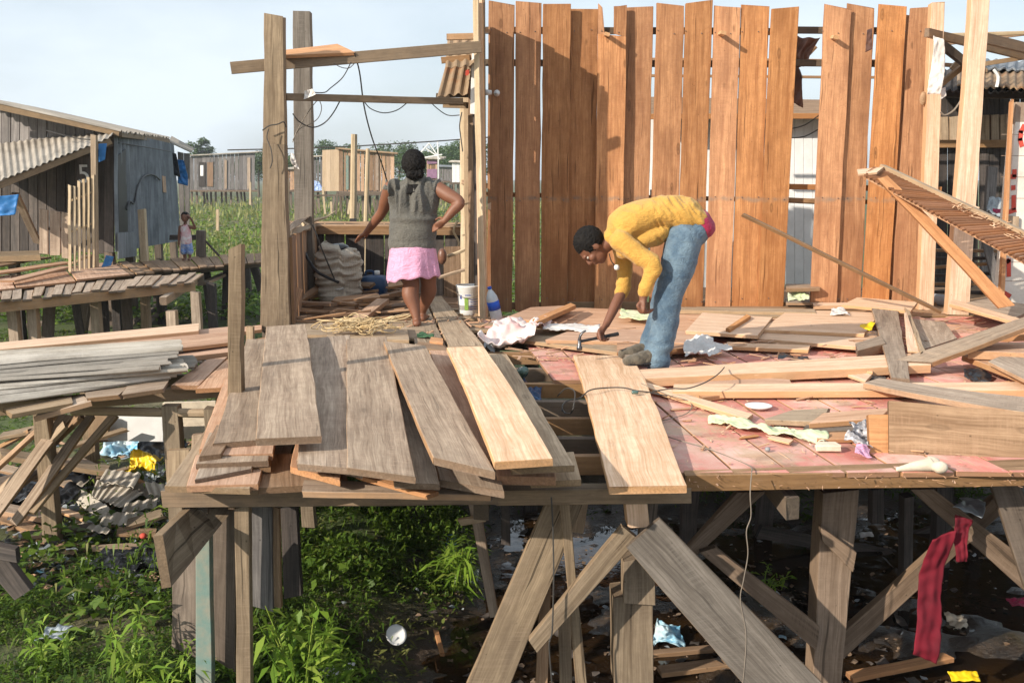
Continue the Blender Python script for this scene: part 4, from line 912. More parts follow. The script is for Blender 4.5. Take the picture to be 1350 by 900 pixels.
# bottle leaning at the wall
def bottle(label, base, top, r, parent=None, lab='label_blue'):
    base, top = Vector(base), Vector(top); ax = (top - base); h = ax.length; E = empty('bottle', base, label, 'bottle')
    MB().lathe(base, [(r * .7, 0), (r, .02 * h), (r * .97, .2 * h), (r, .33 * h), (r, .62 * h), (r * .9, .72 * h), (r * .45, .88 * h), (r * .32, .9 * h), (r * .32, .95 * h)], 20, axis=ax).build('body', M['bottle'], E)
    MB().lathe(base, [(r * 1.02, .36 * h), (r * 1.03, .6 * h)], 20, axis=ax).build('label', M[lab], E)
    MB().lathe(base, [(r * .36, .94 * h), (r * .36, h)], 12, axis=ax).build('cap', M['label_blue'], E); return E
bottle('clear plastic bottle with a bright blue label leaning at the foot of the orange wall', D(656, 424, 0) + Vector((0, 0, .0)), W(645, 378, 9.5), .058)
# scrap wood heap on the hut floor
rs = random.Random(21); n = 0
G1 = 'scrap sticks heaped on the hut floor'
# (each with a description of its own place in the heap)
SC = [((392, 372), (478, 352), .10, .18, 'stick pointing up to the foot of the sack'), ((400, 361), (470, 357), .14, .20, 'topmost flat scrap under the sack'), ((405, 371), (490, 377), .14, .18, 'long lit scrap in the upper middle of the heap'),
      ((428, 390), (530, 374), .10, .14, 'long brown scrap slanting up to the woman\'s skirt'), ((386, 399), (440, 402), .12, .10, 'thick scrap with a pale end low in the heap'), ((430, 408), (535, 384), .05, .10, 'longest lit scrap, running to the woman\'s knees'),
      ((392, 412), (470, 408), .04, .05, 'dark scrap at the bottom front of the heap'), ((455, 372), (510, 368), .12, .12, 'short flat scrap below the jerrycan'), ((505, 406), (560, 402), .04, .06, 'knobbly stick lying by the woman\'s feet'),
      ((388, 385), (448, 378), .12, .14, 'dark scrap at the left of the heap'), ((380, 420), (392, 380), .05, .3, 'dark stick standing against the side wall'), ((470, 424), (505, 396), .05, .12, 'thin stick propped against the fallen board'),
      ((384, 404), (420, 380), .10, .16, 'stub beside the front post'), ((440, 397), (500, 392), .09, .10, 'middle scrap buried in the heap'), ((500, 390), (555, 398), .04, .04, 'flat scrap under the skirt hem'), ((505, 414), (552, 414), .02, .03, 'scrap lying across the floor left of her heels')]
for (p0, p1, z0, z1, lb) in SC:
    z0 += .04; z1 += .06
    A_, B_ = D(*p0, z0), D(*p1, z1); B_.z = z1
    MB().bar(A_, B_, rs.uniform(.06, .13), rs.uniform(.03, .05), up=(rs.uniform(-.3, .3), rs.uniform(-.4, 0), 1), wob=.012, jag=.02).build('scrap_stick', M['scrap'], None, lb, 'scrap wood', G1)
m = MB()
for k in range(120):
    x, y = rs.uniform(-2.15, -1.05), rs.uniform(9.0, 11.4); hh = max(0, .16 - .16 * abs((x + 1.65) / .9)) * rs.random(); an = rs.uniform(-.6, .5); L = rs.uniform(.15, .6)
    d_ = Vector((math.cos(an), math.sin(an), rs.uniform(-.1, .15))) * L / 2; c_ = Vector((x, y, .03 + hh)); m.bar(c_ - d_, c_ + d_, rs.uniform(.02, .07), rs.uniform(.01, .03), seg=2)
m.build('splinters', M['scrap'], None, 'mass of small wood splinters and offcuts under the scrap heap in the hut', 'splinters', kind='stuff')
plank('short brown board lying askew in front of the scrap heap', (471, 421), (484, 428), (495, 399), (508, 400), .05, .13, mat='brown', t=.025, group=None)
MB().sheet(D(442, 382, .22), D(454, 383, .22), D(444, 375, .24), D(452, 374, .26), 10, 10, amp=.03, fr=9).build('rag', M['white_plastic'], None, 'scrap of white plastic on top of the scrap heap', 'rag')
# black hoses behind heap
MB().tube(smooth([W(400, 330, 10.4), W(408, 345, 10.3), W(418, 358, 10.2), W(432, 366, 10.1), W(446, 372, 10.0)]), .016, 6).build('hose', M['black_rubber'], None, 'black hose curling between the side wall and the woven sack', 'hose')
MB().tube([W(392, 362, 10.3), W(405, 332, 10.5)], .008, 5).build('rod', M['metal'], None, 'thin bright rod leaning in the dark corner left of the sack', 'rod')
MB().tube([W(412, 296, 10.0), W(425, 330, 10.1), W(441, 368, 10.2)], .008, 5).build('rod', M['wire'], None, 'thin dark rod leaning against the front of the sack', 'rod')
# sticks right of woman
MB().tube([W(590, 338, 11), W(604, 333, 11), W(617, 327, 11)], .02, 6).build('stick', M['pole'], None, 'pale stick held level behind the woman\'s skirt by the partition', 'stick')
MB().tube([W(578, 366, 11), W(600, 359, 11), W(618, 354, 11)], .02, 6).build('stick', M['gray'], None, 'gray stick leaning right above the bucket', 'stick')
MB().ell(W(583, 338, 10.9), .05, .05, .09).build('pot', M['brown_leather'], None, 'dark round lump hanging on the low wall right of the skirt', 'pot')
MB().tube(smooth([W(603, 292, 11.8), W(598, 305, 11.8), W(605, 320, 11.8), W(601, 332, 11.8)]), .014, 5).build('hose', M['pole'], None, 'pale hose hooked over the low wall left of the partition', 'hose')
upboard((585, 392), (608, 392), (585, 326), (608, 324), 11.6, mat='brown', t=.02, name='loose_board', label='reddish brown board leaning upright behind the bucket', cat='board')
upboard((548, 392), (584, 392), (548, 340), (584, 340), 11.8, mat='old', t=.02, name='loose_board', label='wide gray-brown board leaning on the low wall behind the woman\'s legs', cat='board')
# ------------------------------------------------------------------ the platform
DK = empty('wooden_platform', Vector((0, 4.6, -1.5)), 'big wooden platform on stilts with a worn pink plank floor and crossed braces below', 'platform')
Y0 = 4.52
# edge beams
MB().quad(W(905, 627, Y0), D(905, 627, 0) + Vector((0, .09, 0)), W(1420, 618, Y0 + .08), D(1420, 618, 0) + Vector((0, .2, 0)), .085, wob=.006, jag=.01).build('edge_beam', M['brown'], DK, 'brown rough edge beam of the pink floor')
def fbeam(x0, x1, y, h, mat, Y=Y0, **k): return MB().quad(W(x0, y, Y), W(x0, y, Y) + Vector((0, .10, 0)), W(x1, y - 3, Y), W(x1, y - 3, Y) + Vector((0, .1, 0)), h, wob=.006, **k).build('edge_beam', M[mat], DK)
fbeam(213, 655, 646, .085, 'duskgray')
fbeam(657, 912, 646, .075, 'oldtan', Y0 + .01)
# pink floor boards running away from the camera, a little to the left
dirv = Vector((-.115, 1, 0)); m = MB(); bw = .262
xleft = lambda y: .80 + (Y0 - y) * .205
for i in range(-3, 20):
    xb = .80 + i * bw; ya, yb = Y0 + .035, 9.9 + random.uniform(-.1, .1)
    if i < 0:   # boards left of the first start farther back, along the broken edge
        ya = Y0 + .3 + (-i) * bw / (.205 - .115) * .62 + random.uniform(-.1, .2)
        if ya > 9: continue
    cuts = [ya, min(9.2, ya + random.uniform(1.6, 3.2)), yb]
    for k in range(2):
        s0, s1 = cuts[k] + (.006 if k else 0), cuts[k + 1]
        p = lambda y, e: Vector((xb + e + (y - Y0) * dirv.x, y, -.003 + random.uniform(-.002, .002)))
        if s1 - s0 > .15: m.quad(p(s0, .006), p(s0, bw - .006), p(s1, .006), p(s1, bw - .006), .024, wob=.003, jag=.008)
m.build('floor_boards', M['pink'], DK, 'worn pink painted floor boards')
# joists (seen in the open gap) and bearers
for k, y in enumerate((4.95, 5.32, 5.75, 6.2, 6.75, 7.35, 8.0, 8.7, 9.4, 10.1)):
    MB().bar((-1.42 - (y - 4.5) * .17, y, -.085), (3.6, y + random.uniform(-.05, .05), -.075), .055, .10, wob=.008).build('joist', M['old' if k % 2 else 'brown'], DK)
for x in (-1.5, -.15, 1.35, 2.9): MB().bar((x, 4.6, -.20), (x, 11.5, -.20), .07, .11, wob=.006).build('bearer', M['old'], DK)
# hut floor boards (crosswise, gappy)
m = MB(); y = 8.35
while y < 12.1:
    w_ = random.uniform(.12, .24); x1 = -.34 + random.uniform(-.12, .25) - (y - 8.3) * .05
    m.quad((-2.2, y, -.01), (-2.2, y + w_, -.01), (x1, y + random.uniform(-.03, .03), -.01), (x1, y + w_, -.01), .025, wob=.008, jag=.03); y += w_ + random.uniform(.01, .07)
m.build('hut_floor_boards', M['scrap'], DK, 'gray crosswise floor boards of the open hut')
m = MB(); y = 9.0
for y in (8.9, 9.25, 9.7, 10.0, 10.35): m.quad((-.75, y, .015), (-.75, y + .15, .015), (-.12, y + .03, .015), (-.12, y + .16, .015), .03, wob=.01, jag=.04)
m.build('doorway_floor_boards', M['tan'], DK)
m = MB()
for k in range(9): y = 9.95 + k * .30; m.quad((2.0, y, .0), (2.0, y + .28, .0), (6.2, y, .0), (6.2, y + .28, .0), .025, wob=.006)
m.build('rear_floor_boards', M['brown'], DK)
# dark boards under the pile
m = MB()
for k in range(5):
    x = -1.38 + k * .30; m.quad((x, 4.75, -.02), (x + .27, 4.75, -.02), (x - .5, 8.3, -.02), (x - .2, 8.3, -.02), .025)
m.build('pile_bearing_boards', M['old'], DK)

def under(a0, a1, b0, b1, Y, Yb=None, t=.05, mat='tan', name='brace', **k):
    return upboard(a0, a1, b0, b1, Y, Yb, t, mat, name, DK, wob=.004, **k)
# stilts, left group
ST_ = 'stilt'
under((258, 905), (279, 905), (258, 668), (276, 668), 4.66, t=.06, mat=M['bluewood'], name=ST_, label='faded teal painted stilt')
under((312, 905), (331, 905), (309, 668), (328, 668), 4.58, t=.055, mat='oldtan', name=ST_)
under((272, 860), (311, 886), (274, 668), (310, 668), 4.80, t=.03, mat='old', name='hanging_board')
under((227, 853), (262, 868), (227, 735), (262, 690), 4.95, t=.03, mat='old', name='hanging_board')
under((332, 800), (360, 804), (330, 668), (358, 668), 5.0, t=.03, mat='grayblue', name='hanging_board')
under((358, 800), (371, 800), (358, 668), (368, 668), 5.05, t=.04, mat='brown', name=ST_)
under((374, 790), (397, 785), (370, 668), (390, 668), 5.3, t=.06, mat='dark', name=ST_)
under((398, 695), (415, 695), (396, 660), (412, 660), 6.4, t=.08, mat='oldtan', name=ST_)
MB().quad(W(202, 705, 4.15), W(213, 775, 4.15), W(252, 660, 4.70), W(300, 668, 4.70), .045, up=(-1, -.4, 0), wob=.004).build('brace', M['oldtan'], DK, 'wide plank brace poking out under the left corner')
under((327, 668), (300, 668), (327, 672), (300, 672), 4.62, t=.05, mat='fresh', name='wedge')
# middle
under((646, 815), (657, 812), (616, 655), (631, 655), 5.9, t=.05, mat='gray', name=ST_)
MB().bar(W(606, 688, 5.8), W(641, 682, 5.8), .04, .04, up=(0, -1, 0)).build('cross_stick', M['tan'], DK)
under((661, 718), (673, 718), (660, 655), (672, 655), 6.6, t=.08, mat='dark', name=ST_)
under((614, 905), (672, 905), (723, 655), (772, 655), 4.72, t=.045, mat='oldtan', label='wide split plank brace lit by the sun')
under((748, 702), (770, 702), (752, 652), (778, 652), 4.95, t=.05, mat='tan', name='block')
under((760, 905), (774, 905), (737, 655), (749, 655), 4.62, t=.04, mat='oldtan', name=ST_)
under((706, 905), (722, 905), (712, 780), (727, 740), 4.85, t=.04, mat='brown', name=ST_)
under((738, 905), (754, 905), (736, 800), (752, 800), 5.0, t=.05, mat='oldtan', name=ST_)
under((698, 842), (707, 862), (821, 693), (841, 712), 4.50, t=.05, mat='oldtan', label='slim sunlit diagonal brace ending left of the pillar')
p = under((810, 905), (862, 905), (808, 786), (861, 783), 4.72, t=.19, mat='oldtan', name='pillar', label='thick cracked square pillar')
under((822, 796), (864, 796), (822, 738), (862, 734), 4.70, t=.15, mat='oldtan', name='pillar_block')
under((828, 695), (857, 695), (824, 651), (853, 651), 4.56, t=.14, mat='fresh', name='pillar_stub')
under((842, 740), (862, 740), (846, 655), (868, 655), 4.86, t=.08, mat='old', name='pillar_upper_post')
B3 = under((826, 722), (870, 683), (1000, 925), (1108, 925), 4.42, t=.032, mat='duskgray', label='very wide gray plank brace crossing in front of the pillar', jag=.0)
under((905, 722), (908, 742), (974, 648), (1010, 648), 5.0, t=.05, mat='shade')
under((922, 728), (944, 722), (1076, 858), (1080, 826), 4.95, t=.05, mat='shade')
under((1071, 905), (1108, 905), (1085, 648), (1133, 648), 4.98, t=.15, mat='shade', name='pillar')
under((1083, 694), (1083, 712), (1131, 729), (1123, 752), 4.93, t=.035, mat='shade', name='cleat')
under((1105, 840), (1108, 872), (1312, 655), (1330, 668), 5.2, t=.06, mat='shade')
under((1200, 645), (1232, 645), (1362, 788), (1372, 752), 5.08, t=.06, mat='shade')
under((1306, 640), (1345, 640), (1352, 775), (1390, 765), 4.85, t=.03, mat='old')
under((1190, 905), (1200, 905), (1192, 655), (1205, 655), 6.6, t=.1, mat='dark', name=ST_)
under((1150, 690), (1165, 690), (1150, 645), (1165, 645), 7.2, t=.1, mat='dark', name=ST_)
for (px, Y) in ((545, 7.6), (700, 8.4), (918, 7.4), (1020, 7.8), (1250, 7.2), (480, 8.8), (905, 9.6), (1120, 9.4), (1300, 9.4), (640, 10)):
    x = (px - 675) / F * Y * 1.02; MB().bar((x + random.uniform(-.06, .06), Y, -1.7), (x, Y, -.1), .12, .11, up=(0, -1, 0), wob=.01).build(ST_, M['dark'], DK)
for (a_, b_, Y) in (((1000, 700), (1190, 735), 7.5), ((1130, 735), (1260, 690), 7.9), ((700, 690), (860, 700), 8.3)): MB().bar(W(*a_, Y), W(*b_, Y), .10, .05, up=(0, -1, 0)).build('brace', M['dark'], DK)

# ------------------------------------------------------------------ plank pile on the left
GP = 'weathered planks laid out on the front left of the platform'
P = plank
P('leftmost narrow gray-brown plank of the pile, its near end stained pinkish', (281, 584), (338, 580), (325, 447), (352, 446), .10, .10, t=.028, mat='gray', group=GP, name='plank')
P('reddish plank peeping out left of the leftmost gray-brown plank', (262, 592), (300, 592), (296, 500), (332, 500), .045, .05, t=.03, mat='red', group=GP, name='plank')
P('broad pale gray plank lying highest at the left, overlapping its neighbours', (337, 579), (424, 574), (351, 430), (403, 427), .215, .24, t=.034, mat='gray', bow=.015, twist=.004, group=GP, name='plank')
P('gray plank half hidden between the broad pale one and the cross-marked one', (392, 612), (459, 616), (402, 446), (462, 441), .13, .16, t=.03, mat='gray', group=GP, name='plank')
P('gray plank with whitish cross saw marks along its left edge', (457, 618), (547, 626), (457, 446), (510, 444), .175, .20, t=.03, mat='gray', twist=.01, group=GP, name='plank')
P('low dark gray plank showing as a narrow strip right of the cross-marked plank', (520, 634), (580, 638), (480, 460), (540, 462), .085, .10, t=.028, mat='gray', group=GP, name='plank')
P('slanting gray plank with a bright orange sawn left edge', (571, 603), (653, 620), (506, 450), (561, 455), .215, .235, t=.034, mat='gray', bow=-.01, group=GP, name='plank')
P('short broken gray plank end under the orange-edged plank', (578, 632), (664, 646), (560, 560), (640, 560), .065, .10, t=.034, mat='gray', group=GP, name='plank')
P('bright fresh plank at the right of the pile, palest of all', (652, 608), (730, 604), (589, 458), (637, 456), .24, .25, t=.034, mat='fresh', bow=.02, group=GP, name='plank')
P('tan plank mostly hidden under the bright fresh one, its right edge showing', (675, 616), (758, 613), (630, 466), (668, 466), .17, .18, t=.03, mat='tan', group=GP, name='plank')
P('brown plank in the gap between the orange-edged and the bright fresh planks', (618, 600), (700, 604), (566, 462), (610, 462), .12, .14, t=.028, mat='red', group=GP, name='plank')
P('short reddish board end below the near end of the bright fresh plank', (655, 628), (733, 628), (650, 590), (725, 590), .09, .10, t=.04, mat='red', group=GP, name='plank')
P('gray-brown board end right of the short reddish one', (700, 636), (766, 632), (690, 600), (756, 596), .06, .07, t=.03, mat='tan', group=GP, name='plank')
# ends stacked at the corner
GS = 'stacked board ends at the front left corner'
P('broad flat board at the very corner of the platform, under the stacked ends', (217, 640), (330, 644), (275, 560), (360, 560), .0, .01, t=.03, mat='tan', group=GS, name='board_end')
P('orange board end under the near tip of the pale gray plank', (291, 599), (360, 597), (296, 560), (366, 560), .07, .08, t=.035, mat='red', group=GS, name='board_end')
P('small brown board end left of the orange one', (262, 602), (291, 598), (285, 560), (315, 560), .085, .09, t=.035, mat='brown', group=GS, name='board_end')
P('gray board end with a straight sawn face in the middle of the corner stack', (258, 611), (353, 607), (275, 570), (360, 565), .06, .065, t=.03, mat='gray', group=GS, name='board_end')
P('gray board end with a bitten-off right corner', (258, 628), (330, 620), (275, 580), (350, 575), .035, .045, t=.03, mat='gray', group=GS, name='board_end', jag=.03)
P('splintered brown board end behind the bitten-off one', (300, 618), (356, 612), (305, 580), (360, 575), .03, .045, t=.03, mat='brown', group=GS, name='board_end', jag=.05)
P('orange-brown board end lying directly on the edge beam', (245, 641), (340, 636), (258, 600), (350, 596), .012, .02, t=.03, mat='red', group=GS, name='board_end', jag=.02)
P('long dark board end in the black hollow of the pile', (340, 642), (460, 637), (345, 600), (450, 595), -.012, .0, t=.03, mat='brown', group=GS, name='board_end', jag=.02)
P('short two-part gray board end with the light line right of the black hollow', (391, 606), (425, 612), (400, 570), (430, 575), .105, .11, t=.03, mat='gray', group=GS, name='board_end')
P('gray board end butting right of the short two-part one', (426, 612), (478, 622), (432, 575), (480, 580), .10, .11, t=.03, mat='gray', group=GS, name='board_end')
P('orange splintered board under the two gray board ends right of the hollow', (383, 612), (448, 635), (390, 580), (450, 590), .06, .05, t=.03, mat='red', group=GS, name='board_end', jag=.03)
P('thin broken orange stick running slantwise along the edge beam', (478, 628), (483, 620), (568, 654), (573, 646), .05, .03, t=.02, mat='orange', group=GS, name='board_end', jag=.03)
P('long dark gray board resting along the edge beam under the gray planks', (400, 648), (400, 632), (650, 652), (655, 640), .0, .0, t=.03, mat='gray', group=GS, name='board_end')
P('fresh board lying across behind the far ends of the pile', (375, 440), (380, 424), (560, 446), (560, 432), .06, .05, t=.03, mat='tan', group=None)
P('sunlit flat board under the straw cord tangle', (430, 446), (432, 425), (540, 448), (535, 430), .09, .09, t=.03, mat='tan')

# long plank the man is nailing
P('long warped fresh plank running from the man\'s hammer down over the platform edge', (803, 642), (906, 640), (756, 468), (834, 468), .035, .06, t=.034, mat='fresh', bow=.03, wob=.008, group=None, seg=16, name='long_plank')
# boards around the woman's feet
P('pale plank under the woman\'s bare feet', (548, 462), (590, 462), (538, 396), (560, 394), .055, .03, t=.03, mat='tan')
P('long plank right of the woman, gray behind and bright at its near end', (592, 457), (638, 455), (562, 392), (582, 390), .07, .035, t=.03, mat='tan')
P('short gray board across the floor left of the woman\'s heels', (512, 432), (512, 416), (545, 432), (542, 414), .03, .03, t=.025, mat='tan')
P('dark splintered board end near the straw cord', (548, 458), (552, 450), (588, 462), (588, 454), .07, .06, t=.02, mat='brown', jag=.04)
P('small reddish wood offcut by the green rag', (566, 450), (568, 444), (584, 452), (584, 446), .08, .08, t=.02, mat='orange')
MB().sheet(D(550, 443, .07), D(572, 446, .07), D(551, 438, .07), D(570, 440, .08), 16, 10, amp=.02, fr=12, edge=.03).build('rag', plain('dark_green_rag', (.05, .13, .06), .8), None, 'small dark green rag on the plank below the woman\'s feet', 'rag')
# straw cord tangle
rs = random.Random(3); c0 = D(468, 436, .12); mm = MB(); PL = []
for k in range(34):
    cc = c0 + Vector((rs.gauss(.02, .10), rs.gauss(0, .035), .015 + .07 * rs.random())); ra, rb, ph = rs.uniform(.07, .19), rs.uniform(.05, .13), rs.uniform(0, 6.3); ti, tj = rs.uniform(-.35, .35), rs.uniform(-.5, .5)
    for j in range(11):
        a = ph + j * .62; x_, y_ = math.cos(a) * ra * (1 + .12 * math.sin(3 * a + k)), math.sin(a) * rb; PL.append(cc + Vector((x_, y_, max(-.10, x_ * ti + y_ * tj) + .012 * math.sin(a * 2 + k))))
mm.tube(smooth(PL, 5), .0036, 5)
lp = [W(487, 440, 8.0), W(490, 424, 8.0), W(497, 418, 8.05), W(503, 420, 8.1), W(502, 427, 8.05), W(492, 432, 8.0), W(485, 438, 7.95)]
mm.tube(smooth(lp, 6), .0045, 5); mm.tube(smooth([p + Vector((.02, .02, -.02)) for p in lp], 6), .0042, 5)
for k in range(14):
    q = c0 + Vector((rs.uniform(-.3, .5), rs.uniform(-.15, .15), rs.uniform(-.03, .05))); an = rs.uniform(0, 6.3); L = rs.uniform(.06, .2)
    mm.tube(smooth([q, q + Vector((math.cos(an) * L / 2, math.sin(an) * L / 2, .04)), q + Vector((math.cos(an + .6) * L, math.sin(an + .6) * L, 0))], 4), .0032, 4)
mm.build('cord_tangle', M['rope'], None, 'tangle of straw coloured cord heaped behind the plank pile', 'cord')

# stake beside the pile, second short stake
MB().bar(W(312, 640, 5.9), W(312, 325, 5.9), .08, .08, up=(0, -1, 0), wob=.006, jag=.02).build('stake', M['oldtan'], None, 'upright square stake rising between the plank pile and the corrugated sheets', 'stake')
MB().bar(W(330, 470, 8.1), W(330, 430, 8.1), .06, .05, up=(0, -1, 0)).build('stake', M['tan'], None, 'stub of a post just right of the upright square stake', 'stake')

# ------------------------------------------------------------------ left side platform with corrugated sheets
GL = 'long boards stacked behind the corrugated sheets'
P('long bright orange board, farthest back of the stack behind the sheets', (-40, 464), (-40, 455), (262, 436), (262, 426), .10, .10, t=.06, mat='fresh', group=GL, name='long_board')
P('long gray and pink board just in front of the bright orange one', (-40, 478), (-40, 464), (306, 441), (306, 430), .06, .06, t=.05, mat='red', group=GL, name='long_board')
P('wide gray board right above the corrugated sheets at the left edge', (-60, 492), (-60, 470), (160, 462), (150, 450), .07, .07, t=.04, mat='gray', group=GL, name='long_board')
P('broad reddish board on top of the right part of the stack', (150, 468), (140, 452), (312, 450), (310, 436), .11, .08, t=.03, mat='red', group=GL, name='long_board')
P('reddish-brown board under the broad one, ending at the square stake', (190, 476), (180, 462), (316, 462), (318, 448), .05, .04, t=.04, mat='red', group=GL, name='long_board')
P('thin reddish strip lying behind the square stake', (300, 440), (300, 433), (345, 434), (345, 428), .06, .06, t=.03, mat='red', group=GL, name='long_board')
GC = 'stack of corrugated sheets lying on the left'
# (front-left, back-left) -> (front-right, back-right)
SH = [((-60, 538), (-60, 512), (222, 499), (216, 486), .035, 'bottom corrugated sheet, reaching out least at the front', 'fibre_light'), ((-60, 528), (-60, 500), (232, 494), (226, 480), .06, 'second corrugated sheet from the bottom', 'fibre_light'),
      ((-60, 518), (-60, 492), (240, 489), (236, 474), .085, 'third corrugated sheet from the bottom, its end against the loose boards', 'fibre_light'),
      ((-60, 510), (-60, 486), (262, 483), (255, 471), .06, 'corrugated sheet whose serrated end sticks out farthest right', 'fibre'),
      ((-60, 506), (-60, 478), (212, 486), (208, 470), .13, 'dark-edged corrugated sheet in the middle of the stack', 'fibre'), ((-60, 497), (-60, 472), (234, 470), (222, 456), .16, 'second corrugated sheet from the top', 'fibre'),
      ((-60, 486), (-60, 468), (240, 460), (238, 449), .20, 'topmost corrugated sheet, its toothed end lit by the sun', 'fibre_light')]
SH += [((-60, 533), (-60, 506), (226, 497), (220, 483), .048, 'thin sheet edge between the two lowest corrugated sheets', 'fibre_light'), ((-60, 502), (-60, 475), (226, 479), (214, 463), .145, 'dark weathered sheet just above the middle of the stack', 'fibre'),
       ((-60, 492), (-60, 470), (236, 465), (230, 452), .18, 'sheet directly beneath the topmost corrugated sheet', 'fibre'), ((-60, 514), (-60, 489), (247, 487), (240, 474), .10, 'sheet just above the one sticking out farthest right', 'fibre_light')]
for (p0, p1, p2, p3, z, lb, mt) in SH:
    MB().corr(D(*p0, z), D(*p1, z), D(*p2, z), D(*p3, z), pitch=.085, amp=.017, t=.005, nl=6, jag=.03).build('corrugated_sheet', M[mt], None, lb, 'corrugated sheet', GC)
P('brown board slanting out under the right end of the sheets', (225, 508), (262, 508), (272, 474), (300, 470), .01, .03, t=.03, mat='red')
P('tan board between the slanting brown one and the square stake', (258, 512), (308, 510), (298, 474), (316, 464), .02, .04, t=.03, mat='red')
P('rough dark board edge under the front of the sheets', (112, 525), (115, 514), (162, 520), (165, 510), .02, .02, t=.03, mat='gray', jag=.03)
P('rounded gray board end under the front right of the sheets', (160, 520), (170, 508), (215, 512), (222, 500), .035, .035, t=.03, mat='gray', jag=.02)
P('gray board slanting down from the sheets toward the lower left', (48, 548), (62, 534), (116, 530), (112, 518), -.06, .0, t=.035, mat='gray', jag=.02)
P('tan board lying left of the slanting gray one', (5, 538), (15, 546), (90, 522), (100, 530), -.02, -.0, t=.03, mat='tan', jag=.02)
SP = empty('side_platform', D(150, 560, -1.2), 'low side frame of beams and posts carrying the corrugated sheets', 'platform')
MB().bar(D(-60, 543, -.08), D(318, 512, -.06), .07, .085).build('front_beam', M['tan'], SP)
MB().tube([D(95, 541, -.15), D(292, 545, -.15)], .03, 8).build('cross_pole', M['tan'], SP)
for y in (7.2, 8.3): MB().bar((-5, y, -.1), (-2.0, y, -.1), .06, .09).build('beam', M['old'], SP)
for (px, Y) in ((229, 6.4), (60, 6.8), (-30, 6.7), (296, 8.2), (120, 8.6), (283, 6.3)):
    x = (px - 675) / F * Y * 1.03; MB().bar((x, Y, -1.35), (x, Y, -.1), .10, .09, up=(0, -1, 0), wob=.01).build('post', M['oldtan'], SP)
# leaning sticks bundle below
GB = 'boards and sticks leaning below the side frame'
LS = [((-30, 680), (86, 560), .07, 'tan', 'tan stick highest in the bundle leaning at the left edge'), ((-20, 668), (108, 545), .10, 'brown', 'broad brown board in the bundle leaning below the sheets'), ((-40, 720), (88, 548), .09, 'gray', 'gray board crossing the others in the leaning bundle'),
      ((20, 690), (122, 545), .07, 'gray', 'gray stick at the right of the leaning bundle'), ((-30, 640), (80, 540), .06, 'brown', 'thin dark stick at the top of the leaning bundle'), ((40, 676), (150, 548), .06, 'tan', 'rightmost tan stick of the leaning bundle'),
      ((-50, 700), (60, 610), .08, 'old', 'dark board at the bottom left of the leaning bundle')]
for i, (p0, p1, w_, mt, lb) in enumerate(LS):
    B_ = W(p1[0], p1[1], 6.75 + .08 * i); A_ = D(p0[0], p0[1], -1.05 + .03 * i)
    MB().bar(A_, B_, w_, .03, up=(.2, -.6, 1), wob=.008, jag=.02).build('leaning_board', M[mt], None, lb, 'board', GB)
P('tan stick lying crosswise over the foot of the leaning bundle', (0, 600), (0, 590), (142, 622), (144, 613), -.80, -1.0, t=.04, mat='tan')
P('gray plank on the weeds at the left edge below the black tarp', (-30, 668), (-25, 656), (74, 686), (74, 676), -1.12, -1.14, t=.04, mat='gray')
P('brown board lying lower left under the gray plank', (-20, 680), (-15, 668), (60, 706), (66, 696), -1.16, -1.18, t=.04, mat='brown')
upboard((-90, 722), (-90, 700), (20, 742), (22, 724), 4.9, mat='dark', t=.05, name='loose_board', label='dark board end poking in low at the left edge', cat='board')
upboard((-70, 690), (-50, 660), (18, 790), (40, 778), 5.0, mat='dark', t=.05, name='loose_board', label='dark slanting board just under the one poking in at the left edge', cat='board')

GR = 'broken boards thrown on the rubbish slope at the left'
for i, (p0, p1, za, zb, w_, mt, lb) in enumerate((((0, 575), (118, 552), -.7, -.45, .10, 'oldtan', 'brown board jutting from the left edge right under the sheet stack'), ((-10, 615), (95, 640), -1.0, -1.1, .09, 'gray', 'gray board just below the crosswise tan stick'),
    ((60, 600), (165, 566), -1.0, -.8, .06, 'oldtan', 'thin brown board pointing up at the pale panel'), ((-15, 640), (60, 622), -1.05, -1.0, .12, 'old', 'dark wide board under the bundle at the left edge'), ((95, 604), (150, 626), -1.05, -1.1, .08, 'gray', 'short gray board between the bluish bag and the black sheet'),
    ((30, 706), (118, 694), -1.16, -1.14, .07, 'old', 'dark board buried in the weeds under the two boards at the left edge'), ((205, 560), (236, 600), -.9, -1.1, .06, 'oldtan', 'short stick leaning down beside the feathery weed'), ((128, 630), (182, 614), -1.05, -1.02, .05, 'gray', 'slim gray slat just left of the yellow bag'),
    ((168, 690), (214, 676), -1.1, -1.05, .09, 'oldtan', 'brown board end lying against the lowest broken sheet'), ((84, 590), (60, 640), -.8, -1.1, .07, 'oldtan', 'brown stick propped across the middle of the bundle'), ((-10, 596), (44, 566), -.9, -.6, .12, 'gray', 'wide gray board at the top left of the bundle'))):
    A_, B_ = D(*p0, za), D(*p1, zb); MB().bar(A_, B_, w_, .03, up=(random.uniform(-.3, .3), -.3, 1), wob=.01, jag=.03).build('broken_board', M[mt], None, lb, 'board', GR)
# ------------------------------------------------------------------ orange board wall
YW = 10.72
OW = empty('board_wall', Vector((2, YW, -.02)), 'tall screen of upright orange boards with gaps across the back of the platform', 'wall')
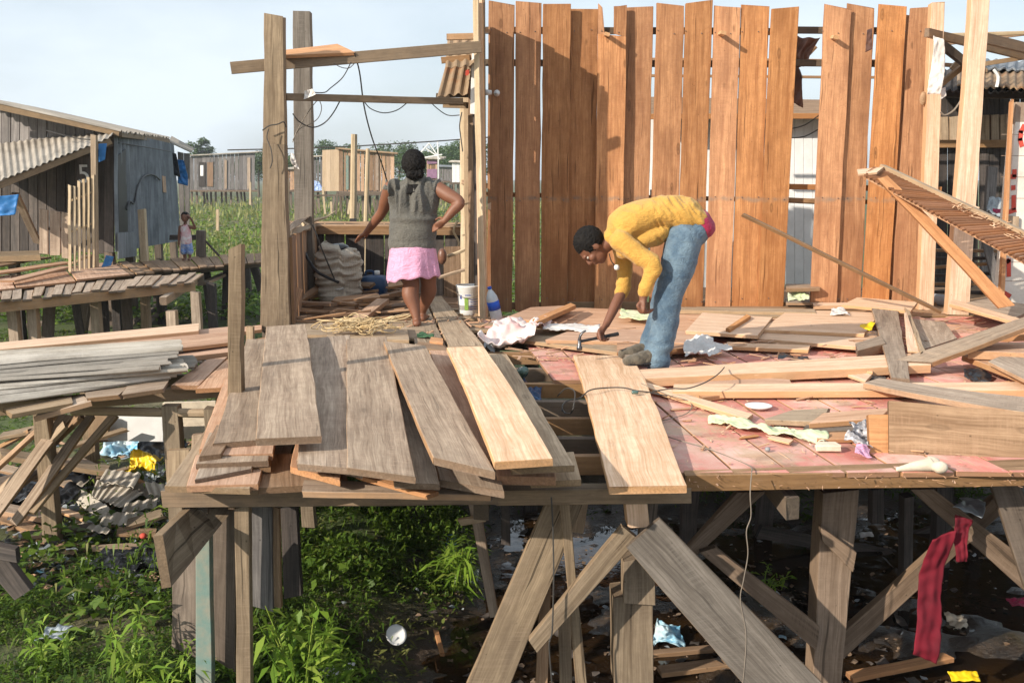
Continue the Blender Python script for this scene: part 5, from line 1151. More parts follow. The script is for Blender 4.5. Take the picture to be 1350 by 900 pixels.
# (left, right) at mid height, top y, bottom y, depth offset, extras
BD = [(641, 675, 4, 404, .0), (679, 712, 3, 404, .0), (714, 750, 6, 404, -.01), (750, 787, 12, 402, .07), (786, 823, 8, 404, -.01), (821, 857, 10, 404, .09), (860, 896, 6, 404, .0), (897, 932, 3, 405, -.005), (936, 970, 9, 405, .0), (971, 1007, 8, 406, .012), (1006, 1041, 11, 407, -.01),
      (1077, 1112, 9, 402, -.045), (1110, 1145, 8, 402, .0), (1147, 1183, 7, 402, -.02), (1182, 1190, 20, 402, .10), (1187, 1220, 10, 405, -.02), (1218, 1226, 20, 404, .07)]
for i, (x0, x1, yt, yb, dy) in enumerate(BD):
    Y = YW + dy; a = W(x0, 220, Y).x; b = W(x1, 220, Y).x; zb = W(675, yb, Y).z - .06; zt = W(675, yt, Y).z
    sk = random.uniform(-.012, .012); z1 = random.uniform(-.02, .02); lean = {0: .03, 10: .01, 12: -.02}.get(i, 0)
    m = MB(); zf = None
    if i in (2, 5, 10): zf = lambda q, s=random.uniform(.01, .03): s * (q * q)
    if i == 4:  # the notched top: two prongs standing up beside the gap
        for (q0, q1, yy) in ((.0, .24, 7), (.55, 1., 7)):
            xa, xc = a + (b - a) * q0, a + (b - a) * q1; zn = W(675, 47, Y).z
            m.quad((xa, Y, zn + .001), (xc, Y, zn + .001), (xa + sk * .2, Y, W(675, yy, Y).z), (xc + sk * .2 - (.03 if q0 == 0 else 0), Y, W(675, yy, Y).z - .01), .026, up=(0, -1, 0), wob=.003, jag=.012, seg=3)
        zt = W(675, 47, Y).z; sk *= .2
    m.quad((a, Y, zb), (b, Y, zb), (a + sk + lean, Y, zt + z1), (b + sk + lean, Y, zt - z1), .026, up=(0, -1, 0), wob=.006, jag=.012, seg=12, zf=zf)
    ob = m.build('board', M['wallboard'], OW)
    if i == 4:  # top notch
        pass
for i, (y, z) in enumerate(((40, 0), (83, 0), (246, 0))):
    for (x0, x1) in ((640, 1046), (1040, 1240)):
        if y == 246 and x0 == 640: continue
        MB().bar(W(x0, y, YW + .20), W(x1, y + (2 if y < 200 else 4), YW + .20), .04, .07 if y < 200 else .06, up=(0, 0, 1)).build('rail', M['old' if y < 200 else 'orange'], OW)
MB().bar(W(1040, 264, YW + .24), W(1080, 266, YW + .24), .03, .06, up=(0, 0, 1)).build('rail', M['brown'], OW)
# horizontal battens behind at mid height and foot
MB().bar(W(640, 256, YW + .16), W(1230, 268, YW + .16), .03, .05, up=(0, 0, 1)).build('rail', M['brown'], OW)
MB().bar((-.3, YW + .05, .0), (4.9, YW + .05, .0), .05, .08).build('foot_rail', M['brown'], OW)
# peg ends sticking through the boards
for (x, y, L, w_) in ((800, 48, .16, .05), (950, 47, .20, .05), (1097, 52, .16, .05), (643, 42, .10, .05), (640, 122, .1, .05)):
    p = W(x, y, YW); MB().bar(p + Vector((.0, .1, .02)), p + Vector((-.01, -L, -.0)), .055, .035, up=(.3, 0, 1)).build('peg', M['fresh'], OW)
MB().bar(W(645, 268, YW - .02), W(645, 276, YW - .02), .04, .04, up=(0, -1, 0)).build('peg', M['fresh'], OW)
# nails, seam of nails and mortar line at mid height
m = MB(); rs = random.Random(8)
for (x0, x1, yt, yb, dy) in BD:
    if x1 - x0 < 20: continue
    for yy in (262, 42, 396):
        for q in (.2, .8):
            p = W(x0 + (x1 - x0) * q, yy + rs.uniform(-3, 3), YW + dy - .003); m.lathe(p, [(.006, 0), (.005, .006)], 6, axis=(0, -1, 0))
m.build('nails', M['metal'], OW)
m = MB(); m.lathe(W(655, 123, YW - .03), [(.03, -.02), (.035, 0), (.02, .02), (.012, .05)], 12, axis=(.2, -1, -.2)); m.lathe(W(643, 122, YW - .1), [(.03, -.05), (.03, .0), (.022, .04)], 10, axis=(1, -.3, 0)); m.build('tap', M['white_plastic'], OW, 'small white tap fittings')
MB().quad(W(714 + 3, 110, YW - .016), W(714 + 9, 112, YW - .016), W(717, 80, YW - .016), W(719, 80, YW - .016), .002, up=(0, -1, 0), seg=2) 
# upright posts right of the wall
RP = 'fresh upright posts at the right'
MB().quad(W(1211, 410, 10.45), W(1231, 410, 10.45), W(1228, 4, 10.45), W(1246, 3, 10.45), .09, up=(0, -1, 0), wob=.004, jag=.02).build('post', M['fresh'], None, 'fresh slim post with a gray rag tied at its upper end', 'post', RP)
MB().quad(W(1249, 414, 10.0), W(1277, 416, 10.0), W(1283, -25, 10.0), W(1307, -25, 10.0), .10, up=(0, -1, 0), wob=.004).build('post', M['fresh'], None, 'tallest fresh post, leaning slightly right, in front of the dark shed', 'post', RP)
# ------------------------------------------------------------------ things behind the wall
MB().sheet(W(1040, 96, 10.95), W(1064, 86, 10.95), W(1041, 50, 11.0), W(1079, 50, 11.0), amp=.06, fr=4, up=(0, -1, 0), edge=.05, fold=.4).build('leather_scrap', M['brown_leather'], None, 'shiny dark brown leather scrap hung in the big gap of the board wall', 'leather')
MB().sheet(W(1046, 130, 11.2), W(1060, 138, 11.2), W(1052, 92, 11.2), W(1062, 104, 11.2), 14, 16, amp=.05, fr=5, up=(0, -1, 0), edge=.08).build('leather_scrap', M['brown_leather'], None, 'small brown scrap dangling under the big one in the wall gap', 'leather')
MB().sheet(W(1141, 70, 10.25), W(1149, 66, 10.25), W(1143, 40, 10.25), W(1150, 38, 10.25), 12, 16, amp=.04, fr=5, up=(0, -1, 0)).build('leather_scrap', M['brown_leather'], None, 'dark brown scrap in the narrow gap right of the second board pair', 'leather')
MB().tube([W(1040, 100, 11.3), W(1076, 62, 11.3)], .02, 5).build('stick', M['brown'], None, 'thin slanting stick in front of the sky in the big wall gap', 'stick')
WP = empty('white_panel', Vector((W(1057, 380, 13.7).x, 13.7, 0)), 'white ribbed panel with a cast shadow seen through the big gap of the board wall', 'panel')
for k in range(4):
    x = 1036 + k * 12; MB().quad(W(x, 384, 13.7), W(x + 11.6, 384, 13.7), W(x, 152, 13.7), W(x + 11.6, 152, 13.7), .04, up=(0, -1, 0), seg=2, wob=0).build('rib_panel', M['white_panel'], WP)
HB = empty('back_house', Vector((2.6, 13.5, -.3)), 'low house behind the board wall, only its eaves and dark planks showing through gaps', 'house')
MB().quad(W(850, 151, 13.4), W(850, 128, 15.), W(1130, 150, 13.4), W(1130, 132, 15.), .04, wob=.01).build('roof', M['brown'], HB)
MB().bar(W(850, 154, 13.4), W(1130, 153, 13.4), .05, .07).build('eaves_board', M['orange'], HB)
planks_wall(MB(), W(855, 384, 13.9), W(1030, 384, 13.9), W(855, 152, 13.9), W(1030, 152, 13.9), 10).build('wall', M['white_panel'], HB)
planks_wall(MB(), W(856, 390, 12.9), W(884, 390, 12.9), W(856, 250, 12.9), W(884, 250, 12.9), 2).build('dark_panel', M['dark'], HB)
for (a_, b_) in (((1042, 170), (1080, 152)), ((1042, 182), (1080, 170))): MB().tube(smooth([W(*a_, 12), W((a_[0] + b_[0]) / 2, (a_[1] + b_[1]) / 2 + 4, 12), W(*b_, 12)]), .007, 5).build('wire', M['wire'], None, ['upper', 'lower'][a_[1] > 175] + ' dark wire across the white ribbed panel in the wall gap', 'wire')
for (x0, x1, y, z) in ((850, 1240, 78, 0), (850, 1240, 100, 0)): MB().bar(W(x0, y, 11.9), W(x1, y + 3, 11.9), .04, .03).build('purlin', M['gray'], HB)
# clutter at the wall foot gap
plank('gray board lying across the foot of the big wall gap', (1036, 399), (1036, 392), (1080, 399), (1080, 392), .05, mat='gray', t=.03)
MB().sheet(D(1038, 396, .12), D(1066, 396, .12), D(1040, 386, .16), D(1068, 386, .14), amp=.06, fr=7).build('rag', M['green_cloth'], None, 'yellow-green rag behind the foot of the big wall gap', 'rag')
plank('brown board end across the wall gap above the yellow-green rag', (1036, 380), (1036, 374), (1080, 379), (1080, 374), .22, mat='brown', t=.04)
plank('pale board edge along the foot of the two boards right of the gap', (1072, 403), (1072, 399), (1180, 402), (1180, 398), .05, mat='fresh', t=.04)

# ------------------------------------------------------------------ shed on the right
SD = empty('shed', Vector((W(1290, 390, 13).x, 13, 0)), 'dark plank shed with a ragged tin roof behind the leaning posts at the right', 'shed')
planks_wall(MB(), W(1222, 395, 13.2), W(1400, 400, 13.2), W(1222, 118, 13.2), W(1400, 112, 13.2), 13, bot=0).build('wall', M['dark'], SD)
MB().bar(W(1222, 190, 13.1), W(1400, 189, 13.1), .04, .10).build('wall_rail', M['brown'], SD)
planks_wall(MB(), W(1225, 188, 13.12), W(1345, 186, 13.12), W(1225, 155, 13.12), W(1345, 150, 13.12), 9).build('lighter_boards', M['tan'], SD)
MB().corr(W(1220, 118, 11.3), W(1420, 122, 11.3), W(1222, 92, 13.9), W(1420, 84, 13.9), pitch=.10, amp=.014, t=.02, jag=.12, nl=6).build('roof', M['dark'], SD)
MB().corr(W(1262, 112, 11.2), W(1420, 118, 11.2), W(1262, 90, 13.2), W(1420, 78, 13.2), pitch=.10, amp=.015, t=.02, jag=.14, nl=6).build('roof_sheet', M['rustroof'], SD)
MB().corr(W(1296, 88, 12.4), W(1430, 98, 12.4), W(1298, 78, 13.4), W(1430, 84, 13.4), pitch=.12, amp=.015, t=.02, nl=4, jag=.08).build('pale_roof_sheet', M['zinc'], SD)
MB().bar(W(1222, 122, 12.0), W(1400, 126, 12.0), .08, .10).build('eaves_beam', M['dark'], SD)
MB().bar(W(1296, 395, 12.8), W(1308, 220, 12.8), .12, .06, up=(0, -1, 0)).build('inner_board', M['grayblue'], SD)
FR = empty('roof_frame', W(1290, 60, 11), 'open roof frame of gray battens against the sky above the dark shed', 'frame')
for (a_, b_, Ya, Yb, w_, mt) in (((1222, 43), (1350, 74), 10.3, 11.6, .085, 'gray'), ((1275, 45), (1410, 78), 10.1, 11.0, .10, 'gray'), ((1229, 47), (1420, 42), 11.4, 11.4, .04, 'pole'), ((1238, 56), (1292, 98), 10.9, 11.2, .09, 'old'), ((1234, 116), (1272, 86), 11.0, 11.2, .06, 'brown'),
                                 ((1238, 85), (1262, 87), 11.4, 11.4, .04, 'gray'), ((1300, 84), (1350, 76), 11.5, 11.6, .05, 'tan'), ((1255, 92), (1262, 84), 11.3, 11.3, .07, 'tan'), ((1232, 60), (1360, 44), 12.2, 12.2, .035, 'gray'), ((1320, 66), (1420, 92), 11.6, 12.4, .06, 'gray')):
    MB().bar(W(*a_, Ya), W(*b_, Yb), .05, w_, up=(0, 0, 1), wob=.006).build('batten', M[mt], FR)
MB().sheet(W(1222, 126, 10.25), W(1243, 127, 10.25), W(1233, 50, 10.3), W(1246, 52, 10.3), 16, 30, amp=.04, fr=6, up=(0, -1, 0), edge=.06, fold=.0).build('rag', M['white_cloth'], None, 'long pale gray rag tied to the slim fresh post under the roof frame', 'rag')
MB().sheet(W(1239, 132, 10.3), W(1247, 128, 10.3), W(1240, 118, 10.3), W(1246, 116, 10.3), 12, 12, amp=.03, fr=7, up=(0, -1, 0)).build('rag', M['white_cloth'], None, 'pointed white end of cloth below the long gray rag', 'rag')
MB().ell(W(1217, 130, 10.5), .035, .03, .07).build('wood_knot', M['brown'], None, 'lump of bark hanging left of the slim fresh post', 'bark')
MB().tube(smooth([W(1273, 118, 10.25), W(1268, 130, 10.25), W(1258, 145, 10.25), W(1246, 152, 10.25), W(1240, 148, 10.25)]), .01, 5).build('wire', M['wire_light'], None, 'pale wire curving in front of the dark shed between the two fresh posts', 'wire')
MB().tube(smooth([W(1310, 92, 11.1), W(1316, 102, 11.1), W(1314, 115, 11.1)]), .018, 5).build('hook', M['white_plastic'], None, 'white hooked strip hanging under the shed roof', 'hook')
# whitewashed masonry pier with red lettering
WW = empty('lettered_wall', Vector((W(1345, 400, 10.25).x, 10.9, 0)), 'end of a white block wall with broken red painted lettering at the right edge', 'wall')
MB().quad(W(1318, 400, 10.25), W(1420, 402, 10.25), W(1338, 162, 10.25), W(1430, 162, 10.25), .15, up=(0, -1, 0), wob=.004, ch=.006).build('masonry', M['white_wall'], WW)
MB().quad(W(1336, 163, 10.25), W(1430, 163, 10.25), W(1340, 136, 10.25), W(1430, 136, 10.25), .15, up=(0, -1, 0), wob=.004).build('gray_top', M['brick_dull'], WW)
MB().quad(W(1325, 308, 10.21), W(1343, 308, 10.21), W(1326, 285, 10.21), W(1344, 285, 10.21), .02, up=(0, -1, 0), seg=1).build('brown_block', M['tan'], WW)
MB().quad(W(1318, 402, 10.15), W(1324, 402, 10.15), W(1334, 134, 10.15), W(1337, 132, 10.15), .06, up=(0, -1, 0)).build('corner_board', M['orange'], WW)
YL = 10.245
def strip(pts, w_, parent, Y=YL, mat='red_paint', name='red_lettering'):
    m = MB()
    for pl in pts:
        P_ = [W(*q, Y) for q in pl]
        for a_, b_ in zip(P_[:-1], P_[1:]):
            d_ = (b_ - a_).normalized(); n_ = Vector((-d_.z, 0, d_.x)) * w_ / 2; e = d_ * w_ * .3
            m.add([a_ - n_ - e, a_ + n_ - e, b_ + n_ + e, b_ - n_ + e], [(0, 1, 2, 3)])
    return m.build(name, M[mat], parent)
strip([[(1347, 192), (1345, 184), (1346, 174), (1350, 166)], [(1331, 233), (1338, 233)], [(1337.5, 225), (1337.5, 232)], [(1336, 246), (1336, 249)], [(1336.5, 259), (1336.5, 275)], [(1329, 280), (1338, 277)], [(1328, 345), (1330, 343), (1330, 363)], [(1324, 386), (1331, 390)],
       [(1356, 200), (1358, 235), (1366, 235)], [(1372, 170), (1366, 190), (1374, 205)], [(1360, 345), (1362, 372)]], .045, WW)
m = MB()
for y in (177, 205, 233, 261, 320, 345, 370): m.add([W(1320, y, 10.2485), W(1420, y + .5, 10.2485), W(1420, y + 1.1, 10.2485), W(1320, y + .7, 10.2485)], [(0, 1, 2, 3)])
m.build('mortar_joints', M['brick_dull'], WW)
# pipe, bag, rubble behind the posts
PI = MB().lathe(W(1262, 398, 10.6), [(.065, -.5), (.065, 0), (.055, 0), (.055, -.45)], 24, axis=(.55, -.83, 0)).build('pipe', M['pipe'], None, 'end of a gray plastic pipe between the two fresh posts', 'pipe')
MB().sheet(W(1298, 282, 11.6), W(1326, 286, 11.6), W(1302, 264, 11.8), W(1326, 262, 11.8), amp=.10, fr=4, up=(0, -1, .6), edge=.06).build('plastic_bag', M['gray_bag'], None, 'pale plastic bag lying on the heap behind the lath panel', 'bag')
MB().sheet(W(1308, 282, 11.4), W(1320, 284, 11.4), W(1309, 274, 11.5), W(1318, 276, 11.5), 12, 12, amp=.04, fr=7, up=(0, -1, .6), edge=.04).build('rag', M['crimson'], None, 'small crimson rag on the pale plastic bag', 'rag')
rs = random.Random(17)
for k in range(9):
    y = 318 + k * 9.5; lb = 'rung-like board stacked in the dark behind the tallest post, number %d from the top' % (k + 1)
NM = ['topmost', 'second', 'third', 'fourth', 'fifth', 'sixth', 'lowest']
for k in range(7):
    y = 328 + k * 11; MB().bar(W(1228 + rs.uniform(-3, 3), y + 2, 12.0), W(1312 + rs.uniform(-8, 8), y + rs.uniform(-3, 3), 11.8), .10, .035, wob=.01).build('stacked_board', M['dark' if k % 2 else 'brown'], None, NM[k] + ' board of the dim stack behind the tallest fresh post', 'board', 'boards stacked in the dim shed')
for sgn, lb in ((0, 'gray board leaning in the dim shed under the lath panel'),): MB().bar(W(1300, 318, 11.7), W(1318, 388, 11.7), .10, .03, up=(0, -1, 0)).build('leaning_board', M['grayblue'], None, lb, 'board')

# ------------------------------------------------------------------ lath panel and its prop
LP = empty('lath_panel', W(1240, 330, 9.3), 'sloping panel of many thin brown laths, propped up high at the right', 'panel')
u0, u1 = W(1163, 223, 9.3), W(1400, 335, 8.1)      # upper edge
l0, l1 = W(1140, 231, 8.95), W(1400, 372, 7.75)      # lower edge
m = MB(); n = 46
for k in range(n):
    q = (k + .5) / n * 1.05 - .17; a_ = u0.lerp(u1, q + .17); b_ = l0.lerp(l1, q)
    if q < 0: b_ = a_.lerp(b_, 1 + q / .2)
    m.bar(a_, b_, .026, .022, wob=.004, seg=4)
m.build('laths', M['lath'], LP)
MB().bar(u0 + Vector((0, 0, .025)), u1 + Vector((0, 0, .025)), .075, .035, wob=.006).build('side_rail', M['tan'], LP)
MB().bar(u0.lerp(l0, .5) + Vector((0, 0, -.03)), u1.lerp(l1, .5) + Vector((0, 0, -.03)), .05, .03).build('middle_rail', M['orange'], LP)
MB().bar(l0.lerp(u0, .12) + Vector((0, 0, -.025)), l1.lerp(u1, .12) + Vector((0, 0, -.025)), .04, .03).build('side_rail', M['red'], LP)
MB().quad(W(1130, 229, 8.98), W(1131, 223, 9.25), W(1158, 227, 8.98), W(1164, 220, 9.25), .022).build('end_board', M['fresh'], LP)
for (x, y, x2, y2) in ((1231, 262, 1257, 270), (1258, 268, 1288, 280)):
    MB().quad(W(x, y, 8.9), W(x + 4, y - 6, 9.1), W(x2, y2, 8.8), W(x2 + 3, y2 - 7, 9.0), .025).build('top_board', M['fresh'], LP)
m = MB()
for k in range(60):
    q = .42 + .45 * random.random(); p_ = u0.lerp(u1, q).lerp(l0.lerp(l1, q), random.uniform(.0, .5)) + Vector((0, 0, .03)); an = random.uniform(0, 6.3); m.bar(p_, p_ + Vector((math.cos(an), math.sin(an), .3)) * random.uniform(.02, .07), .012, .005, seg=2)
o = m.build('splinters', M['fresh'], LP); o['kind'] = 'stuff'
MB().quad(W(1158, 236, 8.8), W(1170, 231, 8.8), W(1316, 404, 8.7), W(1340, 404, 8.7), .045, up=(0, -1, .3), wob=.008, jag=.02).build('prop_plank', M['orange'], None, 'long plank propping up the lath panel, slanting down to the right', 'plank')
MB().bar(W(979, 283, 9.0), W(1240, 411, 9.2), .045, .03, up=(0, -.4, 1), wob=.006).build('prop_stick', M['brown'], None, 'long thin dark stick slanting down across the board wall to the debris', 'stick')
# ------------------------------------------------------------------ loose boards on the pink floor
GD = 'loose boards scattered on the pink floor'
def dp(label, *c, **k): k.setdefault('group', GD); return plank(label, *c, **k)
# back left heap under the board wall
dp('wide flat sheet of sawn boards spread under the left half of the board wall', (690, 428), (735, 404), (1010, 440), (1018, 416), .06, .07, t=.04, mat='red')
dp('small reddish board on the sheet of boards, nearest the blue-labelled bottle', (670, 417), (700, 405), (706, 424), (757, 402), .13, .13, t=.035, mat='red')
dp('square-edged stick lying on the small reddish board by the bottle', (708, 424), (702, 420), (759, 402), (752, 399), .18, .17, t=.04, mat='orange')
dp('flat tan board under the hammering hand, left end ragged', (640, 442), (690, 430), (830, 466), (850, 444), .05, .06, t=.03, mat='tan', jag=.04)
dp('pale board between the man\'s arm and his leg', (720, 448), (760, 432), (920, 452), (915, 436), .085, .09, t=.03, mat='red')
dp('short thick board end right behind the man\'s boot', (815, 465), (812, 452), (930, 456), (922, 444), .08, .08, t=.045, mat='red')
dp('small gray board end under the sunlit plank where he hammers', (824, 470), (820, 461), (832, 471), (834, 462), .10, .10, t=.03, mat='gray')
dp('thin rail lying along the foot of the board wall', (880, 408), (880, 404), (1075, 412), (1075, 407), .11, .11, t=.04, mat='tan')
dp('thin dark strip just in front of the rail at the wall foot', (930, 416), (930, 412), (1060, 417), (1060, 412), .08, .08, t=.03, mat='tan')
dp('smooth flat board right of the man\'s knees, ending in a square end', (905, 436), (925, 412), (998, 442), (1020, 418), .12, .12, t=.03, mat='fresh')
dp('small batten across the smooth flat board right of the man\'s knees', (962, 434), (957, 432), (990, 416), (984, 414), .15, .15, t=.035, mat='orange')
dp('very wide pale plank in the middle of the heap, nearest the wall gap', (1005, 434), (1040, 408), (1140, 440), (1160, 412), .10, .10, t=.03, mat='fresh')
dp('wide pale plank in front of the widest one, its edge in shadow', (1000, 446), (1010, 432), (1150, 458), (1165, 436), .07, .07, t=.03, mat='fresh')
dp('thick square board end, lit on top and dark at its cut face', (1130, 462), (1128, 452), (1168, 452), (1160, 442), .11, .12, t=.07, mat='gray')
dp('thin straight lath right of the white cloth', (958, 456), (958, 450), (1066, 461), (1068, 455), .05, .05, t=.03, mat='fresh')
dp('broad gray board pointing toward the camera in the middle of the debris', (1175, 497), (1200, 499), (1148, 402), (1182, 398), .09, .14, t=.025, mat='gray', seg=12, wob=.006)
dp('dark gray board lying flat in shade right of the broad gray one', (1212, 462), (1262, 446), (1198, 420), (1245, 424), .08, .10, t=.03, mat='gray')
dp('brown board edge leaning on the broad gray one', (1214, 464), (1220, 462), (1192, 405), (1200, 410), .15, .17, t=.025, mat='tan')
dp('long gray plank slanting up to the right edge, highest of the debris', (1180, 474), (1228, 478), (1352, 417), (1362, 428), .10, .36, t=.04, mat='gray', seg=10, up=(0, -.3, 1))
dp('long rough beam from the man\'s boot to the slanting gray plank', (833, 500), (832, 488), (1228, 480), (1220, 464), .07, .09, t=.06, mat='fresh', wob=.012)
dp('wide sunlit board just in front of the long rough beam', (868, 516), (960, 494), (1050, 517), (1040, 500), .04, .04, t=.025, mat='red')
dp('long straight board in front, second of the two parallel ones', (885, 516), (890, 506), (1360, 514), (1360, 503), .055, .06, t=.045, mat='fresh', wob=.006)
dp('thin board lying crosswise under the two parallel ones', (925, 524), (915, 516), (1025, 512), (1010, 505), .03, .03, t=.03, mat='orange')
dp('slim batten slanting from the nailed plank toward the white plate', (985, 552), (992, 545), (840, 506), (848, 502), .03, .05, t=.025, mat='fresh')
dp('long curved gray board reaching the right edge in front', (1140, 505), (1158, 498), (1365, 545), (1365, 524), .10, .13, t=.035, mat='gray', bow=-.01, seg=14)
dp('small offcut between the long beam and the broad gray board', (1100, 488), (1110, 482), (1140, 502), (1150, 494), .03, .05, t=.02, mat='fresh')
dp('pale board lying behind the slanting gray plank near the props', (1110, 402), (1130, 392), (1200, 410), (1210, 398), .14, .14, t=.03, mat='fresh')
dp('long pale lath leaning over the slanting gray plank', (1252, 400), (1256, 394), (1345, 426), (1350, 421), .24, .22, t=.03, mat='fresh')
dp('wide gray-tan board behind the pale lath at the right', (1255, 404), (1300, 392), (1340, 418), (1370, 404), .14, .15, t=.03, mat='gray')
dp('tan board whose front corner points at the crack before the brown panel', (1268, 468), (1275, 458), (1365, 505), (1370, 480), .10, .10, t=.04, mat='red')
dp('gray board in shade right of the slanting plank at the right edge', (1302, 476), (1330, 464), (1375, 512), (1390, 486), .14, .14, t=.025, mat='gray')
dp('sunlit thick board end at the right edge above the gray one', (1275, 462), (1280, 452), (1375, 466), (1375, 450), .17, .17, t=.06, mat='red')
dp('brown offcut right of the long slanting gray plank near the edge', (1318, 442), (1325, 428), (1375, 440), (1375, 424), .20, .22, t=.05, mat='orange')
dp('split flat board in front of the pale green cloth', (1015, 553), (1040, 540), (1075, 556), (1100, 538), .04, .04, t=.03, mat='tan', jag=.03)
dp('flat board beside the split one, its tip pointing at the gray panel', (1068, 558), (1085, 544), (1160, 552), (1172, 538), .05, .05, t=.03, mat='red', jag=.03)
dp('gray rail under the flat boards behind the patterned cloth', (1060, 568), (1062, 560), (1150, 566), (1150, 558), .02, .02, t=.03, mat='old')
dp('reddish board in the shade behind the patterned cloth', (1075, 580), (1080, 570), (1160, 578), (1160, 568), .02, .02, t=.02, mat='orange')
dp('short chip of wood on the pink floor by the pale green cloth', (1014, 577), (1016, 573), (1042, 584), (1044, 579), .02, .02, t=.012, mat='fresh')
dp('reddish sliver on the pink floor left of the pale green cloth', (976, 577), (977, 575), (999, 574), (999, 572), .01, .01, t=.008, mat='orange')
dp('pointed pale splinter lying left of the slanting gray plank', (1196, 462), (1212, 464), (1192, 412), (1196, 411), .12, .2, t=.012, mat='fresh')
dp('dark stick of wood in front of the broad gray board\'s near end', (1142, 498), (1143, 494), (1168, 500), (1168, 496), .03, .03, t=.02, mat='dark')
dp('white painted batten lying near the slanting gray plank\'s low end', (1100, 484), (1104, 480), (1150, 490), (1152, 485), .06, .06, t=.02, mat='fresh')
rs = random.Random(31)
# big flat panel standing on edge at the right + its cleat
MB().quad(W(1172, 609, 4.85), W(1172, 528, 5.0), W(1400, 622, 4.75), W(1400, 547, 4.9), .028, up=(0, -1, .15), wob=.004, jag=.004).build('wide_panel', M['panelwood'], None, 'wide brown board standing on its edge at the right front of the platform', 'board')
MB().quad(W(1146, 602, 4.88), W(1146, 546, 4.98), W(1174, 604, 4.88), W(1174, 546, 4.98), .03, up=(0, -1, .15), wob=.004, jag=.004).build('board_end', M['orange'], None, 'short orange board end behind the left end of the brown board on edge', 'board')
# cloths and objects on the deck
def cloth(label, a0, a1, b0, b1, z, mat, name='cloth', cat='cloth', **k):
    if not isinstance(z, tuple): z = (z,) * 4
    return MB().sheet(D(*a0, z[0]), D(*a1, z[1]), D(*b0, z[2]), D(*b1, z[3]), **k).build(name, M[mat], None, label, cat)
cloth('crumpled white and pink cloth spilling over the broken edge near the bottle', (628, 448), (700, 444), (652, 426), (730, 424), (.08, .10, .14, .12), 'pinkwhite', amp=.10, fr=6, edge=.09, nu=40, nv=34, t=.006)
cloth('strip of whitish cloth trailing from the crumpled one toward the hammer', (715, 434), (790, 436), (722, 427), (790, 428), (.11, .10, .11, .10), 'white_cloth', amp=.03, fr=8, edge=.04)
cloth('white cloth thrown on the boards right of the man\'s legs', (900, 470), (952, 468), (905, 446), (930, 444), (.08, .06, .14, .12), 'white_cloth', amp=.06, fr=6, edge=.08, nu=34, nv=30, t=.005)
cloth('thin white cloth end right of the thrown white cloth', (928, 458), (965, 460), (928, 448), (962, 452), (.09, .07, .09, .08), 'white_cloth', amp=.03, fr=7, edge=.05)
cloth('long pale green cloth lying on the pink floor', (932, 556), (1088, 582), (938, 548), (1090, 566), (.02, .03, .03, .04), 'green_cloth', amp=.035, fr=9, edge=.05, nu=60, nv=20, t=.005)
cloth('crumpled black and white patterned cloth by the orange board end', (1112, 588), (1146, 594), (1120, 560), (1148, 558), (.03, .03, .07, .05), 'patterned', amp=.05, fr=9, edge=.06)
cloth('pink cloth end below the patterned one', (1124, 600), (1146, 602), (1128, 588), (1148, 588), (.02, .02, .04, .04), 'pink_skirt', amp=.04, fr=9, edge=.04)
cloth('dark cloth scrap on the floor right of the white cloth', (1026, 474), (1066, 472), (1030, 464), (1062, 468), (.03, .02, .06, .03), 'black_plastic', amp=.03, fr=9, edge=.05)
cloth('pale green netting lying under the man\'s hanging fist', (815, 418), (860, 422), (820, 408), (855, 410), (.12, .12, .13, .13), 'green_cloth', amp=.02, fr=9, edge=.05)
cloth('yellow wrapper on the wide pale plank', (1134, 434), (1148, 436), (1136, 428), (1152, 426), (.13, .13, .16, .17), 'yellow_bag', name='wrapper', cat='wrapper', amp=.03, fr=12, edge=.03, nu=12, nv=12)
cloth('white crumpled rag by the foot of the wall gap', (1092, 414), (1118, 414), (1094, 406), (1114, 408), (.12, .12, .15, .13), 'white_cloth', amp=.03, fr=9, edge=.04)
cloth('black plastic scrap right of the reddish floor strip', (1270, 500), (1310, 504), (1266, 488), (1300, 490), (.02, .02, .05, .03), 'black_plastic', name='plastic_scrap', cat='plastic scrap', amp=.03, fr=8, edge=.05)
cloth('crumpled white plastic lying under the edge of the broken floor', (636, 455), (650, 462), (640, 446), (660, 450), (-.02, -.02, .02, .02), 'gray_bag', name='plastic_bag', cat='plastic bag', amp=.05, fr=9, edge=.05)
MB().lathe(D(1000, 538, .005), [(.05, 0), (.075, .012), (.082, .02), (.075, .018), (.05, .008)], 28).build('plate', M['white_plastic'], None, 'white plastic plate on the pink floor near the slim batten', 'plate')
c = D(1089, 595, 0); MB().quad(c + Vector((-.05, -.03, .04)), c + Vector((-.04, .04, .045)), c + Vector((.06, -.035, .04)), c + Vector((.06, .035, .045)), .035, seg=3, ch=.006).build('block', M['foam'], None, 'small white block on the pink floor before the patterned cloth', 'block')
MB().ell(D(1012, 592, .01), .014, .014, .012).build('pebble', M['pipe'], None, 'small gray pebble on the pink floor below the pale green cloth', 'pebble')
# bone like foam piece
m = MB(); c = D(1222, 612, .03)
m.ell(c + Vector((.03, .02, .0)), .045, .036, .034); m.ell(c + Vector((.05, -.03, -.005)), .036, .034, .030); m.tube(smooth([c + Vector((.02, 0, 0)), c + Vector((-.05, .0, -.008)), c + Vector((-.10, -.005, -.015)), c + Vector((-.15, -.01, -.022))]), .02, 10, rf=lambda q: .034 - .024 * q)
o = m.build('bone_shape', M['foam'], None, 'cream bone-shaped lump on the edge beam in front of the brown board', 'lump')
md = o.modifiers.new('r', 'REMESH'); md.mode = 'VOXEL'; md.voxel_size = .006; md.use_smooth_shade = True; o.modifiers.new('s', 'SMOOTH').iterations = 4
